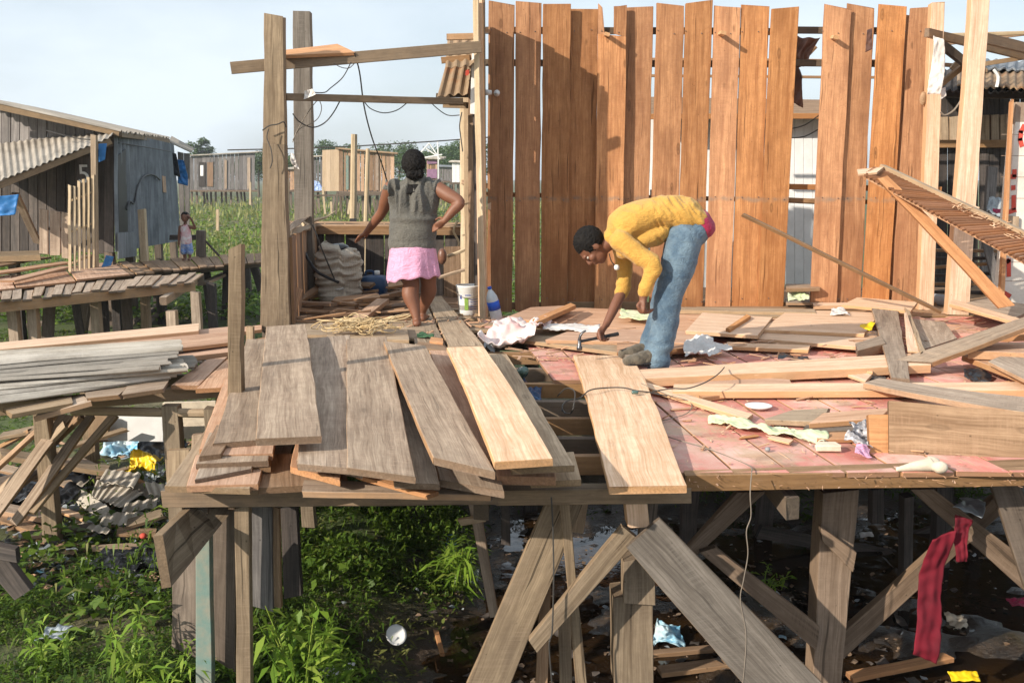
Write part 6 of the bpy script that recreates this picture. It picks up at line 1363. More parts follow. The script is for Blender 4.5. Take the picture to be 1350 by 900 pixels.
# green glass jar & dark bag in the broken strip
MB().lathe(D(683, 495, -.02), [(.03, 0), (.04, .01), (.042, .10), (.03, .13), (.028, .15)], 16, axis=(.3, -.8, .4)).build('glass_jar', M['teal_glass'], None, 'dull green glass jar lying between the joists of the open strip', 'jar')
cloth('dark blue-gray bag stuffed between the joists right of the tan plank', (694, 528), (716, 528), (690, 500), (712, 504), (-.10, -.10, -.05, -.05), 'laundry' if False else 'jerry', name='bag', cat='bag', amp=.06, fr=9, edge=.04)
# wires on the deck
wire2 = lambda label, pts, r=.005, mat='wire': MB().tube(smooth(pts, 6), r, 5).build('wire', M[mat], None, label, 'wire', 'wires lying on the platform')
wire2('dark wire arching over the nailed plank from the broken edge', [D(745, 545, .03), D(741, 536, .06), D(748, 528, .08), D(765, 524, .06), D(778, 514, .11), D(800, 511, .10), D(822, 511, .105), D(840, 515, .10), D(856, 517, .08), D(880, 522, .06)], .0045)
wire2('loop of dark wire at the broken edge of the pink floor', [D(740, 540, .0), D(752, 545, .03), D(757, 530, .10), D(757, 515, .12), D(746, 512, .10), D(735, 522, .03)], .004)
wire2('wire meandering over the long rough beam', [D(860, 516, .08), D(885, 512, .10), D(905, 512, .12), D(925, 506, .13), D(940, 498, .14), D(950, 490, .13), D(955, 484, .10)], .004)
wire2('thin pale wire curving down the pink floor', [D(845, 505, .10), D(880, 520, .07), D(910, 530, .03), D(905, 545, .01), D(860, 560, .012), D(880, 575, .012), D(930, 590, .012), D(985, 612, .01), D(991, 622, .01)], .003, 'wire_light')
MB().lathe(D(837, 517, .10), [(.008, -.02), (.012, -.015), (.012, .015), (.008, .02)], 8, axis=(1, 0, 0)).build('cord_clip', M['teal_glass'], None, 'small green knot on the wire over the nailed plank', 'knot')
# hanging wires at the front
wire2('long thin wire hanging from the edge beam to the water', [W(991, 622, 4.45), W(989, 650, 4.42), W(990, 680, 4.42), W(984, 700, 4.42), W(986, 730, 4.42), W(980, 765, 4.42), W(976, 790, 4.42), W(983, 830, 4.42), W(983, 860, 4.42), W(979, 905, 4.42)], .0026, 'wire_light')
wire2('thin cord hanging down beside the wide split brace', [W(727, 655, 4.45), W(729, 700, 4.45), W(730, 760, 4.45), W(728, 830, 4.45), W(724, 850, 4.45), W(728, 905, 4.45)], .004, 'wire')
# chips and dust
m = MB()
for k in range(520):
    y = 4.6 + 5.6 * rs.random(); x = (.80 + (4.52 - y) * .2) + rs.random() * (3.3 - (.8 + (4.52 - y) * .2)); an = rs.uniform(0, 3.14); L = rs.uniform(.006, .028) * (1 if rs.random() < .88 else 2.5)
    p_ = Vector((x, y, .004 + rs.uniform(0, .006))); d_ = Vector((math.cos(an), math.sin(an), rs.uniform(-.05, .25))) * L; m.bar(p_, p_ + d_, rs.uniform(.003, .010), .002, seg=1, ch=.0004)
for k in range(60):
    px, py = rs.uniform(700, 760), rs.uniform(450, 475); p_ = D(px, py, .01); an = rs.uniform(0, 3.1); L = rs.uniform(.01, .035); m.bar(p_, p_ + Vector((math.cos(an) * L, math.sin(an) * L, .004)), rs.uniform(.004, .01), .003, seg=1, ch=.0005)
m.build('wood_chips', M['fresh'], None, 'scattered wood chips and splinters on the pink floor', kind='stuff')
m = MB()
for k in range(150):
    x = rs.uniform(-1.9, -.2); y = rs.uniform(8.2, 9.6); p_ = Vector((x, y, .03)); an = rs.uniform(0, 3.1); L = rs.uniform(.03, .14); m.bar(p_, p_ + Vector((math.cos(an) * L, math.sin(an) * L, rs.uniform(-.01, .04))), rs.uniform(.008, .03), .008, seg=1)
for k in range(210):
    px, py = rs.uniform(640, 1345), rs.uniform(408, 478); p_ = D(px, py, rs.uniform(.01, .10)); an = rs.gauss(0, .5); L = rs.uniform(.03, .2); m.bar(p_, p_ + Vector((math.cos(an) * L, math.sin(an) * L, rs.uniform(-.02, .02))), rs.uniform(.006, .03), .006, seg=1)
for k in range(120):
    y = 4.9 + 4.2 * rs.random() ** 1.3; x = rs.uniform(.95 + (4.5 - y) * .2, 3.4); p_ = Vector((x, y, .006)); an = rs.gauss(.1, .7); L = rs.uniform(.03, .16) * (2.2 if rs.random() < .1 else 1); m.bar(p_, p_ + Vector((math.cos(an) * L, math.sin(an) * L, rs.uniform(.0, .02))), rs.uniform(.004, .026), .007, seg=2, ch=.001)
m.build('wood_offcuts', M['red'], None, 'small offcuts of wood strewn over the heap and hut floor', kind='stuff')
m = MB()
for k in range(90):   # splinters and burrs on the rough edge beam
    x = rs.uniform(.82, 3.3); z = rs.uniform(-.07, 0); p_ = Vector((x, Y0 + .004, z)); m.bar(p_, p_ + Vector((rs.uniform(-.012, .012), -rs.uniform(.006, .014), rs.uniform(-.008, .008))), rs.uniform(.002, .006), .002, seg=1, ch=.0004)
o = m.build('edge_burrs', M['red'], DK); o['kind'] = 'stuff'

# ------------------------------------------------------------------ red cloths below
def hang(label, top0, top1, bot0, bot1, Y, mat, **k): return MB().sheet(W(*bot0, Y), W(*bot1, Y), W(*top0, Y), W(*top1, Y), up=(0, -1, 0), nu=24, nv=44, **k).build('hanging_cloth', M[mat], None, label, 'cloth')
hang('long dark red cloth hanging from the crossed braces to the water', (1226, 706), (1256, 694), (1200, 862), (1228, 876), 4.95, 'red_cloth', amp=.055, fr=3.4, edge=.06, fold=.05)
hang('short dark red cloth hanging beside the long one', (1262, 674), (1284, 680), (1262, 742), (1276, 742), 4.95, 'red_cloth', amp=.035, fr=5, edge=.04, fold=.05)
MB().sheet(W(1258, 668, 4.95), W(1290, 680, 4.95), W(1262, 656, 5.2), W(1298, 662, 5.2), amp=.03, fr=7, edge=.05).build('rag', M['gray_bag'], None, 'grayish white rag lying over the crossed braces above the red cloths', 'rag')

# ------------------------------------------------------------------ litter on the ground
def lit(label, px, py, w_, d_, mat, name, cat, z=None, h=.05, **k):
    c = D(px, py, -1.25 if z is None else z); g_ = gz(c.x, c.y) + .02 if z is None else z; c = D(px, py, g_ + .02)
    return MB().sheet(c + Vector((-w_, -d_, 0)), c + Vector((w_, -d_, 0)), c + Vector((-w_, d_, h)), c + Vector((w_, d_, h)), **k).build(name, M[mat], None, label, cat)
lit('bright yellow plastic bag on the weeds left of the platform corner', 187, 622, .13, .12, 'yellow_bag', 'plastic_bag', 'plastic bag', z=-1.05, h=.12, amp=.13, fr=8, edge=.06)
lit('bluish plastic bag behind the yellow one', 166, 596, .20, .15, 'blue_bag', 'plastic_bag', 'plastic bag', h=.1, amp=.14, fr=6, edge=.08)
lit('white plastic bag right beside the yellow one', 205, 628, .12, .1, 'gray_bag', 'plastic_bag', 'plastic bag', h=.05, amp=.08, fr=9, edge=.06)
lit('black bag slumped behind the yellow bag near the corner post', 213, 604, .22, .20, 'black_plastic', 'bin_bag', 'bag', h=.12, amp=.14, fr=6, edge=.08)
lit('large black plastic sheet crumpled at the left below the leaning boards', 55, 648, .42, .32, 'black_plastic', 'tarp', 'plastic sheet', h=.1, amp=.12, fr=4, edge=.12, nu=50, nv=40)
lit('smaller black plastic sheet in the weeds under the broken gray sheets', 170, 742, .26, .16, 'black_plastic', 'tarp', 'plastic sheet', h=.03, amp=.09, fr=7, edge=.08, nu=36, nv=30)
lit('white scrap of paper standing in the litter left of the broken gray sheets', 121, 640, .06, .03, 'white_plastic', 'paper', 'paper', h=.10, amp=.02, fr=6, edge=.02)
lit('clear plastic bag among the weeds in the lower left', 77, 842, .09, .07, 'gray_bag', 'plastic_bag', 'plastic bag', h=.04, amp=.05, fr=8, edge=.05)
lit('pale plastic bag on the mud left of the slim leaning stilt', 615, 768, .09, .07, 'gray_bag', 'plastic_bag', 'plastic bag', h=.08, amp=.07, fr=9, edge=.05)
lit('blue and white food wrapper on the mud beside the thick pillar', 880, 846, .085, .05, 'blue_bag', 'wrapper', 'wrapper', h=.13, amp=.09, fr=11, edge=.09)
lit('white plastic strip at the muddy water under the bush', 440, 884, .13, .03, 'white_plastic', 'plastic_strip', 'plastic strip', h=.03, amp=.03, fr=8, edge=.03)
lit('small blue plastic lump in the weeds under the pile', 596, 717, .05, .05, 'blue_tarp', 'plastic_lump', 'plastic lump', h=.06, amp=.05, fr=9, edge=.03)
lit('white litter scrap left of the slim leaning stilt in the mud', 690, 795, .05, .04, 'gray_bag', 'scrap', 'scrap', h=.03, amp=.03, fr=9, edge=.03)
lit('purple plastic scrap in the water at the far right', 1345, 797, .07, .04, 'crimson', 'scrap', 'scrap', h=.03, amp=.04, fr=8, edge=.03)
lit('white scrap floating by the dark pillar under the pink floor', 1143, 708, .05, .02, 'white_plastic', 'scrap', 'scrap', h=.03, amp=.03, fr=8, edge=.02)
lit('yellowish wrapper in the water at the bottom right', 1270, 894, .09, .03, 'yellow_bag', 'wrapper', 'wrapper', h=.02, amp=.03, fr=8, edge=.02)
lit('round brownish lump of rag floating right of the long red cloth', 1272, 822, .10, .08, 'foam', 'rag', 'rag', h=.02, amp=.07, fr=7, edge=.04)
c = D(521, 838, -1.38); MB().lathe(c, [(.015, .0), (.05, .01), (.062, .03), (.064, .034), (.05, .02)], 20, axis=(.3, -.7, .6)).build('bowl', M['white_plastic'], None, 'upturned white bowl on the mud below the weeds', 'bowl')
MB().bar(D(575, 832, -1.45), D(583, 862, -1.42), .03, .02).build('stick', M['orange'], None, 'short orange stick on the mud right of the white bowl', 'stick')
MB().bar(D(1120, 893, -1.50), D(1250, 866, -1.48), .09, .03, wob=.01).build('sunken_board', M['orange'], None, 'board half sunk in the water under the long red cloth', 'board')
MB().bar(D(870, 885, -1.5), D(1000, 868, -1.49), .10, .03, wob=.01).build('sunken_board', M['brown'], None, 'brown board lying in the muddy water right of the thick pillar', 'board')
MB().bar(D(850, 862, -1.52), D(990, 850, -1.50), .06, .03, wob=.01).build('sunken_board', M['brown'], None, 'narrower sunken board behind the brown one right of the pillar', 'board')
# broken corrugated pieces
GK = 'broken pieces of gray corrugated sheet in the litter'
def cs(label, a0, a1, b0, b1, z, zb=None):
    zb = z if zb is None else zb; return MB().corr(D(*a0, z), D(*a1, z), D(*b0, zb), D(*b1, zb), pitch=.08, amp=.0065, t=.006, jag=.025, nl=5).build('broken_sheet', M['fibre_light' if len(label) % 2 else 'fibre'], None, label, 'corrugated sheet', GK)
cs('broken gray sheet piece facing the camera, with four clear ridges', (93, 655), (128, 684), (103, 642), (146, 670), -1.16, -1.10)
cs('broken sheet piece lying right of the four-ridged one', (120, 652), (160, 668), (128, 632), (190, 648), -1.08, -1.05)
cs('lowest broken sheet piece, nearest the platform brace', (130, 692), (205, 690), (138, 676), (208, 674), -1.15, -1.12)
cs('broken sheet piece at the back by the yellow bag', (150, 640), (210, 660), (160, 628), (214, 645), -1.10, -1.06)
cs('small broken sheet strip right above the lowest piece', (160, 676), (206, 668), (165, 664), (208, 656), -1.08, -1.05)
for c_ in (('large pale broken sheet lying flat at the back left of the rubbish', (60, 628), (110, 640), (78, 612), (130, 622), -1.08, -1.05), ('pale sheet piece sticking up between the white bag and the corner', (196, 650), (222, 655), (190, 634), (218, 638), -1.0, -.95),
           ('narrow pale sheet strip below the four-ridged one', (96, 692), (140, 704), (100, 684), (146, 696), -1.14, -1.13), ('broken pale sheet on top of the heap behind the white paper scrap', (130, 634), (176, 642), (140, 618), (186, 624), -1.0, -.98)): cs(*c_)
plank('reddish broken board in front of the lowest sheet piece', (153, 704), (156, 694), (205, 706), (206, 696), -1.14, mat='brown', t=.02)
plank('pale splinter board in the weeds under the litter', (120, 724), (122, 718), (190, 720), (192, 714), -1.15, mat='tan', t=.02)
plank('gray-white slat lying left of the broken sheets', (60, 668), (64, 662), (108, 684), (112, 677), -1.10, mat='fresh', t=.02)
plank('thin stick slanting between the yellow bag and the corner', (168, 625), (172, 622), (203, 648), (206, 644), -1.02, -1.1, mat='red', t=.03)
plank('long thin brown stick behind the bluish bag', (110, 582), (110, 578), (176, 577), (176, 573), -.95, -.95, mat='brown', t=.02)
MB().ell(D(189, 706, -1.1), .025, .025, .02).build('cap', M['red_paint'], None, 'small red cap beside the broken sheets', 'cap')
# boards standing behind the bags (light panels under the side frame)
upboard((142, 582), (215, 582), (142, 545), (215, 545), 8.6, mat='white_panel', t=.04, name='panel', label='pale flat panel lit by slanting sun under the side frame', cat='panel')
upboard((214, 578), (292, 578), (214, 530), (292, 530), 8.9, mat='foam', t=.04, name='panel', label='cream panel right of the pale one, behind the weeds', cat='panel')
upboard((116, 576), (143, 576), (116, 548), (143, 548), 8.5, mat='rustroof', t=.04, name='panel', label='orange-red board standing left of the pale panel', cat='panel')
upboard((220, 640), (250, 640), (220, 593), (250, 593), 5.6, mat='tan', t=.03, name='board', label='short upright tan board behind the platform corner', cat='board')
upboard((252, 610), (276, 610), (252, 572), (276, 572), 6.2, mat='gray', t=.03, name='board', label='short gray upright board end behind the pile\'s left side', cat='board')
# small litter as stuff
def litter(name, n, mat, areas, smin, smax, seed, label):
    rs = random.Random(seed); m = MB()
    for k in range(n):
        x0, x1, y0, y1 = rs.choice(areas); x, y = rs.uniform(x0, x1), rs.uniform(y0, y1); z = max(gz(x, y), WATER) + .008; s_ = rs.uniform(smin, smax)
        an = rs.uniform(0, 6.3); u = Vector((math.cos(an), math.sin(an), rs.uniform(-.1, .3))) * s_; v = Vector((-math.sin(an), math.cos(an), rs.uniform(-.2, .5))) * s_ * rs.uniform(.3, .9); c = Vector((x, y, z + abs(v.z) * .5))
        vs = [c + u * a + v * b + Vector((0, 0, rs.uniform(0, s_ * .35))) for (a, b) in ((-.5, -.5), (.1, -.6), (.5, -.4), (.55, .4), (0, .5), (-.5, .45), (0, 0))]
        m.add(vs, [(0, 1, 6), (1, 2, 6), (2, 3, 6), (3, 4, 6), (4, 5, 6), (5, 0, 6)])
    m.smooth = True
    return m.build(name, M[mat], None, label, kind='stuff')
AL = [(-4.6, -2.0, 6.2, 9.6), (-3.8, -2.2, 5.8, 8.2)]
AR = [(-1.2, 3.6, 4.8, 8.5), (-2.8, -2.0, 5.6, 8.0), (-.6, 2.5, 5, 7), (-.4, 4, 7, 10)]
litter('litter_scraps', 170, 'gray_bag', AR, .012, .05, 1, 'whitish scraps of plastic strewn over the mud under the platform')
litter('leaf_litter', 1300, 'shade', AR, .012, .04, 2, 'brown bits of wood and dead leaves strewn over the mud')
litter('dark_litter', 260, 'dark', AR, .03, .10, 3, 'dark plastic scraps sunk in the mud under the platform')
litter('colour_litter', 36, 'blue_bag', AR, .02, .05, 4, 'small blue scraps of packaging in the mud')

# ------------------------------------------------------------------ plants standing out of the weeds
def plant(label, px, Y, h, n, L, seed, spread=.16, lean=0., z0=None, mat='bush', wid=.26):
    x = (px - 675) / F * Y; g_ = gz(x, Y) - .02 if z0 is None else z0; root = empty('weed_plant', (x, Y, g_), label, 'plant', 'leafy weeds standing by the platform'); rs = random.Random(seed)
    st = MB(); tips = []
    for k in range(n):
        an = rs.uniform(0, 6.3); hh = h * rs.uniform(.65, 1.0); e = Vector((math.cos(an) * spread * rs.uniform(.3, 1.1) + lean, math.sin(an) * spread * .8, hh))
        b = Vector((x + math.cos(an) * .03, Y + math.sin(an) * .03, g_)); mid = b + e * .5 + Vector((-math.cos(an) * .02, 0, .03)); pp = smooth([b, mid, b + e], 5); st.tube(pp, .004, 4, rf=lambda q: .0055 - .003 * q); tips.append(pp)
    st.build('stem', M['bush'], root)
    def pf(rq, N): return np.array([tuple(tips[rq.randint(len(tips))][int(10 * (rq.rand() ** .7))]) for _ in range(N)]) + rq.normal(0, .012, (N, 3))
    leafmesh('leaves', [leaves(n * 22, pf, L, up=.35, wid=wid, seed=seed, tone=(.1, 1), droop=.35)], M[mat], root)
plant('large bright leafy weed in front of the stilts, between the tan stilt and the mud', 380, 4.75, .66, 24, (.06, .15), 61, .20)
plant('lower right part of the bright weed patch, drooping over the white strip', 425, 4.9, .36, 9, (.05, .12), 62, .16)
plant('small bright weed at the foot of the teal stilt', 292, 4.9, .20, 7, (.04, .10), 63, .12)
plant('tall thin weed with narrow leaves at the bottom of the photo, left of the stilts', 133, 4.75, .42, 6, (.07, .16), 64, .10, wid=.16)
plant('weed with shiny leaves in the bottom left corner', 22, 4.9, .30, 7, (.05, .12), 65, .14)
plant('grassy weed clump at the bottom, right of the tall thin weed', 190, 4.7, .26, 8, (.08, .20), 66, .16, wid=.12)
plant('bright feathery weed growing up by the side frame\'s right post', 222, 7.0, .62, 7, (.05, .11), 67, .12, wid=.2)
plant('leafy weed at the right end of the side frame', 262, 7.2, .50, 7, (.05, .10), 68, .14)
plant('grass clump behind the slim leaning stilt under the pile', 602, 6.6, .42, 12, (.10, .26), 69, .16, wid=.10)
plant('small green weed on the dark mud right of the wire', 1025, 6.6, .22, 7, (.04, .09), 70, .14)

litter('rubbish_scraps', 520, 'gray_bag', AL, .02, .09, 11, 'pale plastic rubbish strewn over the slope left of the platform')
litter('dark_rubbish', 260, 'black_plastic', AL, .04, .13, 12, 'dark plastic rubbish strewn over the slope left of the platform')
litter('wooden_rubbish', 500, 'scrap', AL, .02, .10, 13, 'bits of broken wood strewn over the slope left of the platform')
litter('coloured_rubbish', 60, 'blue_bag', AL, .02, .07, 14, 'blue packaging scraps on the slope left of the platform')
# ------------------------------------------------------------------ people
def blob(m, pts, rad, ref=(0, -1, 0), n=22, k=5, cap=True):
    """smooth tapered limb through pts; rad: radius or (a,b): a across ref, b along ref"""
    P_ = smooth(pts, k); rr = [(r, r) if not hasattr(r, '__len__') else r for r in rad]; RR = [Vector((a, b, 0)) for a, b in rr]; RS = smooth(RR, k); ref = Vector(ref)
    vs, fs = [], []; L_ = len(P_)
    def ringat(p, d, a, b):
        u = d.cross(ref); u = u.normalized() if u.length > .05 else d.orthogonal().normalized(); v = u.cross(d).normalized()
        for i in range(n):
            an = 2 * math.pi * i / n; vs.append(p + u * math.cos(an) * a + v * math.sin(an) * b)
    dirs = [(P_[min(i + 1, L_ - 1)] - P_[max(i - 1, 0)]).normalized() for i in range(L_)]
    seq = []
    if cap:
        a, b = RS[0].x, RS[0].y; h = min(a, b)
        for q in (.05, .45, .8): seq.append((P_[0] - dirs[0] * h * math.cos(q * math.pi / 2), dirs[0], a * math.sin(q * math.pi / 2), b * math.sin(q * math.pi / 2)))
    for p, d, r in zip(P_, dirs, RS): seq.append((p, d, r.x, r.y))
    if cap:
        a, b = RS[-1].x, RS[-1].y; h = min(a, b)
        for q in (.8, .45, .05): seq.append((P_[-1] + dirs[-1] * h * math.cos(q * math.pi / 2), dirs[-1], a * math.sin(q * math.pi / 2), b * math.sin(q * math.pi / 2)))
    for s_ in seq: ringat(*s_)
    for i in range(len(seq) - 1):
        for j in range(n):
            jj = (j + 1) % n; fs.append((i * n + j, i * n + jj, (i + 1) * n + jj, (i + 1) * n + j))
    fs.append(tuple(range(n))[::-1]); fs.append(tuple((len(seq) - 1) * n + j for j in range(n)))
    m.smooth = True; m.add(vs, fs); return m
def organic(m, name, mat, parent, vox, smo=3, disp=None, label=None):
    """fuse the overlapping forms of m into one continuous skin, then shape it with disp(point, normal)"""
    V = m.v; o = m.build('tmp', mat, parent)
    md = o.modifiers.new('r', 'REMESH'); md.mode = 'VOXEL'; md.voxel_size = vox; md.use_smooth_shade = True
    if smo: s_ = o.modifiers.new('s', 'SMOOTH'); s_.iterations = smo; s_.factor = .5
    bpy.context.view_layer.update(); dg = bpy.context.evaluated_depsgraph_get(); me = bpy.data.meshes.new_from_object(o.evaluated_get(dg))
    loc = WL[o.name]; bpy.data.objects.remove(o)
    if disp:
        nn = [v.normal.copy() for v in me.vertices]; bx = Vector(loc)
        for v, q in zip(me.vertices, nn): v.co += disp(v.co + bx, q)
    for p in me.polygons: p.use_smooth = True
    me.name = name; me.materials.clear(); me.materials.append(mat); o = bpy.data.objects.new(name, me); link(o, parent, loc); return T(o, label)
def wrinkle(amp, fr=(9, 9, 9), amp2=0., fr2=25):
    def f(p, n):
        return n * (amp * (abs(nz(p.x * fr[0], p.y * fr[1], p.z * fr[2])) * 2 - .35) + amp2 * nz(p.x * fr2, p.y * fr2, p.z * fr2 + 5))
    return f
def hand(m, wrist, d, palmn, side, s=1., curl=.5, grip=None, thumb=1):
    """five fingered hand; d points to the fingertips, palmn out of the palm, side toward the thumb"""
    d, palmn, side = Vector(d).normalized(), Vector(palmn).normalized(), Vector(side).normalized(); w_ = Vector(wrist)
    kn = w_ + d * .085 * s
    blob(m, [w_ - d * .02 * s, w_ + d * .03 * s, w_ + d * .065 * s, kn], [(.024 * s, .020 * s), (.036 * s, .018 * s), (.042 * s, .016 * s), (.040 * s, .013 * s)], ref=palmn, n=14, k=3)
    for i, (off, L, r) in enumerate(((.032, .070, .0092), (.011, .078, .0095), (-.010, .072, .0090), (-.030, .058, .0082))):
        b = kn + side * off * s - d * .012 * s; c1, c2, c3 = curl * .7, curl * 1.5, curl * 2.1; L *= s; p = [b]
        for a, q in ((c1, .45), (c2, .32), (c3, .26)): p.append(p[-1] + (d * math.cos(a) + palmn * math.sin(a) + side * off * 1.2) * L * q)
        blob(m, p, [r * s * 1.05, r * s, r * s * .92, r * s * .8], ref=side, n=9, k=3)
    b = w_ + d * .022 * s + side * .028 * s; p1 = b + (side * .75 + d * .55 + palmn * .35) * .038 * s; p2 = p1 + (side * .25 + d * .75 + palmn * (.35 + curl * .4)) * .032 * s; p3 = p2 + (d * .8 - side * .15 + palmn * (.3 + curl * .4)) * .024 * s
    blob(m, [b - side * .01 * s, p1, p2, p3], [.014 * s, .0125 * s, .0105 * s, .0085 * s], ref=palmn, n=9, k=3)

def hairmesh(name, c, R_, rot, parent, keep, vox=.010, amp=.012, fr=45):
    m = MB(); m.ell(c, *R_, rot=rot, nu=28, nv=20)
    return organic(m, name, M['hair'], parent, vox, 1, lambda p, n: n * (amp * (nz(p.x * fr, p.y * fr, p.z * fr) + .6 * nz(p.x * fr * 2.2, p.y * fr * 2.2, p.z * fr * 2.2))) + keep(p, n))

# ---- the man, bent over, facing left
MAN = empty('person', D(855, 484, .03), 'man in a mustard yellow long sleeve shirt and jeans bending down with a hammer', 'person')
Y = 7.12; NY, FY = 6.96, 7.28          # near side (his left), far side (his right)
wx = lambda px, py, y=Y: W(px, py, y)
m = MB()
hipN, hipF = wx(905, 310, 7.03), wx(903, 310, 7.21); kneeN, kneeF = wx(880, 388, 6.99), wx(876, 390, 7.26); ankN, ankF = wx(868, 468, 6.98), wx(858, 462, 7.27)
# torso + pelvis
blob(m, [wx(908, 306), wx(893, 292), wx(868, 285), wx(838, 292), wx(818, 306)], [(.10, .135), (.088, .13), (.085, .13), (.095, .15), (.08, .125)], ref=(0, -1, 0))
# neck and head
blob(m, [wx(820, 308), wx(806, 318), wx(797, 324)], [.065, .055, .055])
hc = wx(781, 325); ax_up = (wx(766, 316) - wx(800, 330)).normalized(); face = Vector((-.52, 0, -.85)); face = (face - ax_up * face.dot(ax_up)).normalized(); sd_ = Vector((0, -1, 0))
HR = Matrix((face, sd_, ax_up)).transposed()      # local x face, y side (near), z crown
HS = 1.12; hp = lambda x, y, z: hc + HR @ Vector((x, y, z)) * HS
m.ell(hp(-.005, 0, .015), .093 * HS, .073 * HS, .098 * HS, HR); m.ell(hp(.030, 0, -.045), .062 * HS, .056 * HS, .068 * HS, HR); m.ell(hp(.048, 0, -.085), .034 * HS, .034 * HS, .028 * HS, HR)
m.ell(hp(.078, 0, .022), .018 * HS, .052 * HS, .014 * HS, HR)                                   # brow
blob(m, [hp(.082, 0, .012), hp(.096, 0, -.008), hp(.104, 0, -.028), hp(.090, 0, -.034)], [.010, .012, .017, .012], n=10, k=3)   # nose
m.ell(hp(.084, 0, -.054), .015 * HS, .026 * HS, .009 * HS, HR); m.ell(hp(.082, 0, -.067), .014 * HS, .022 * HS, .009 * HS, HR)   # lips
for s_ in (1, -1):
    m.ell(hp(-.012, s_ * .074, -.008), .020 * HS, .010 * HS, .032 * HS, HR); m.ell(hp(.058, s_ * .045, -.022), .028 * HS, .020 * HS, .022 * HS, HR)
# arms
shN, elN, wrN = wx(822, 322, 6.93), wx(861, 349, 6.86), wx(849, 388, 6.88)
shF, elF, wrF = wx(816, 318, 7.30), wx(822, 378, 7.30), wx(799, 428, 7.14)
blob(m, [shN, elN, wrN, wx(848, 396, 6.88)], [.058, .045, .031, .026], n=16); blob(m, [shF, wx(824, 350, 7.32), elF, wx(811, 403, 7.22), wrF], [.058, .05, .041, .038, .027], n=16)
hand(m, wx(848, 394, 6.88), (-.05, .0, -1), (.6, .1, 0), (-.8, -.4, 0), 1.05, 1.25)
hd = (wx(790, 443, 7.10) - wrF).normalized()
hand(m, wrF + Vector((0, 0, 0)), hd, Vector((.45, -.2, -.3)), Vector((-.55, -.55, .1)), 1.1, 1.15)
# legs and feet
for h_, k_, a_, t_ in ((hipN, kneeN, ankN, wx(840, 485, 6.95)), (hipF, kneeF, ankF, wx(832, 476, 7.25))):
    blob(m, [h_, h_.lerp(k_, .5), k_, k_.lerp(a_, .4), a_], [.10, .084, .055, .050, .036], n=16)
    blob(m, [a_, a_ + Vector((0, 0, -.05))], [.034, .03], n=12)
organic(m, 'body', M['skin_dark'], MAN, .0065, 2)
# eyes
for s_ in (1, -1):
    MB().ell(hp(.072, s_ * .033, .002), .013, .014, .010, HR).build('eye', M['eye'], MAN)
keep = lambda p, n: Vector((0, 0, 0))
def hair_keep(p, n):
    q = HR.transposed() @ (p - hc)
    return Vector((0, 0, 0)) if not (q.x > .045 and q.z < .062) else -n * .035
hairmesh('hair', hp(-.022, 0, .034), (.114, .097, .110), HR, MAN, hair_keep, .006, .006, 80)
# shirt
m = MB()
blob(m, [wx(917, 290), wx(900, 283), wx(872, 281), wx(842, 288), wx(820, 301), wx(808, 312)], [(.085, .165), (.126, .170), (.116, .172), (.130, .188), (.125, .175), (.070, .085)], ref=(0, -1, 0), n=26)
blob(m, [shN + Vector((-.02, .03, .02)), shN.lerp(elN, .5), elN, elN.lerp(wrN, .55), wrN + Vector((0, 0, .02))], [.080, .067, .058, .050, .044], n=18)
blob(m, [shF + Vector((0, -.02, .03)), wx(822, 346, 7.31), elF, wx(819, 386, 7.29)], [.078, .064, .055, .055], n=18)
blob(m, [wx(868, 304), wx(842, 316), wx(824, 330)], [(.09, .14), (.085, .15), (.07, .12)], n=20)    # belly side hanging folds
def fold(p, n):
    a = nz(p.x * 5 + p.z * 9, p.y * 5, p.z * 3 - p.x * 6); b = nz(p.x * 13 - p.z * 15, p.y * 9, 3)
    return n * (.010 * (1 - abs(a) * 3.2) * (.6 + .5 * b) + .007 * (1 - abs(nz(p.x * 22 + p.z * 14, p.y * 6, p.z * 9)) * 4) * sst(.72, .85, p.z) * sst(.95, 1.05, p.x) + .003 * b)
organic(m, 'shirt', M['yellow_shirt'], MAN, .008, 3, fold)
m = MB(); blob(m, [wx(927, 300), wx(920, 293)], [(.085, .155), (.10, .160)], n=24); organic(m, 'undershorts', M['crimson'], MAN, .01, 1)
# jeans
m = MB()
blob(m, [wx(914, 303), wx(902, 314), wx(897, 330)], [(.118, .172), (.128, .178), (.11, .165)], ref=(0, -1, 0), n=26)
for h_, k_, a_, s_ in ((hipN, kneeN, ankN, -1), (hipF, kneeF, ankF, 1)):
    blob(m, [h_ + Vector((-.01, 0, -.02)), h_.lerp(k_, .5) + Vector((.015, 0, 0)), k_ + Vector((.01, 0, 0)), k_.lerp(a_, .5) + Vector((.015, 0, 0)), a_ + Vector((.0, 0, .03)), a_ + Vector((-.01, 0, -.05))], [.122, .118, .099, .094, .088, .080], n=20)
def jfold(p, n):
    low = sst(.35, .05, p.z) ; a = nz(p.x * 4, p.y * 4, p.z * 14); b = nz(p.x * 9 + p.z * 8, p.y * 8, p.z * 6)
    return n * (.004 * (1 - abs(b) * 3) + .014 * low * (1 - abs(a) * 3.4) + .006 * nz(p.x * 3, p.z * 3))
organic(m, 'jeans', M['denim'], MAN, .008, 2, jfold)
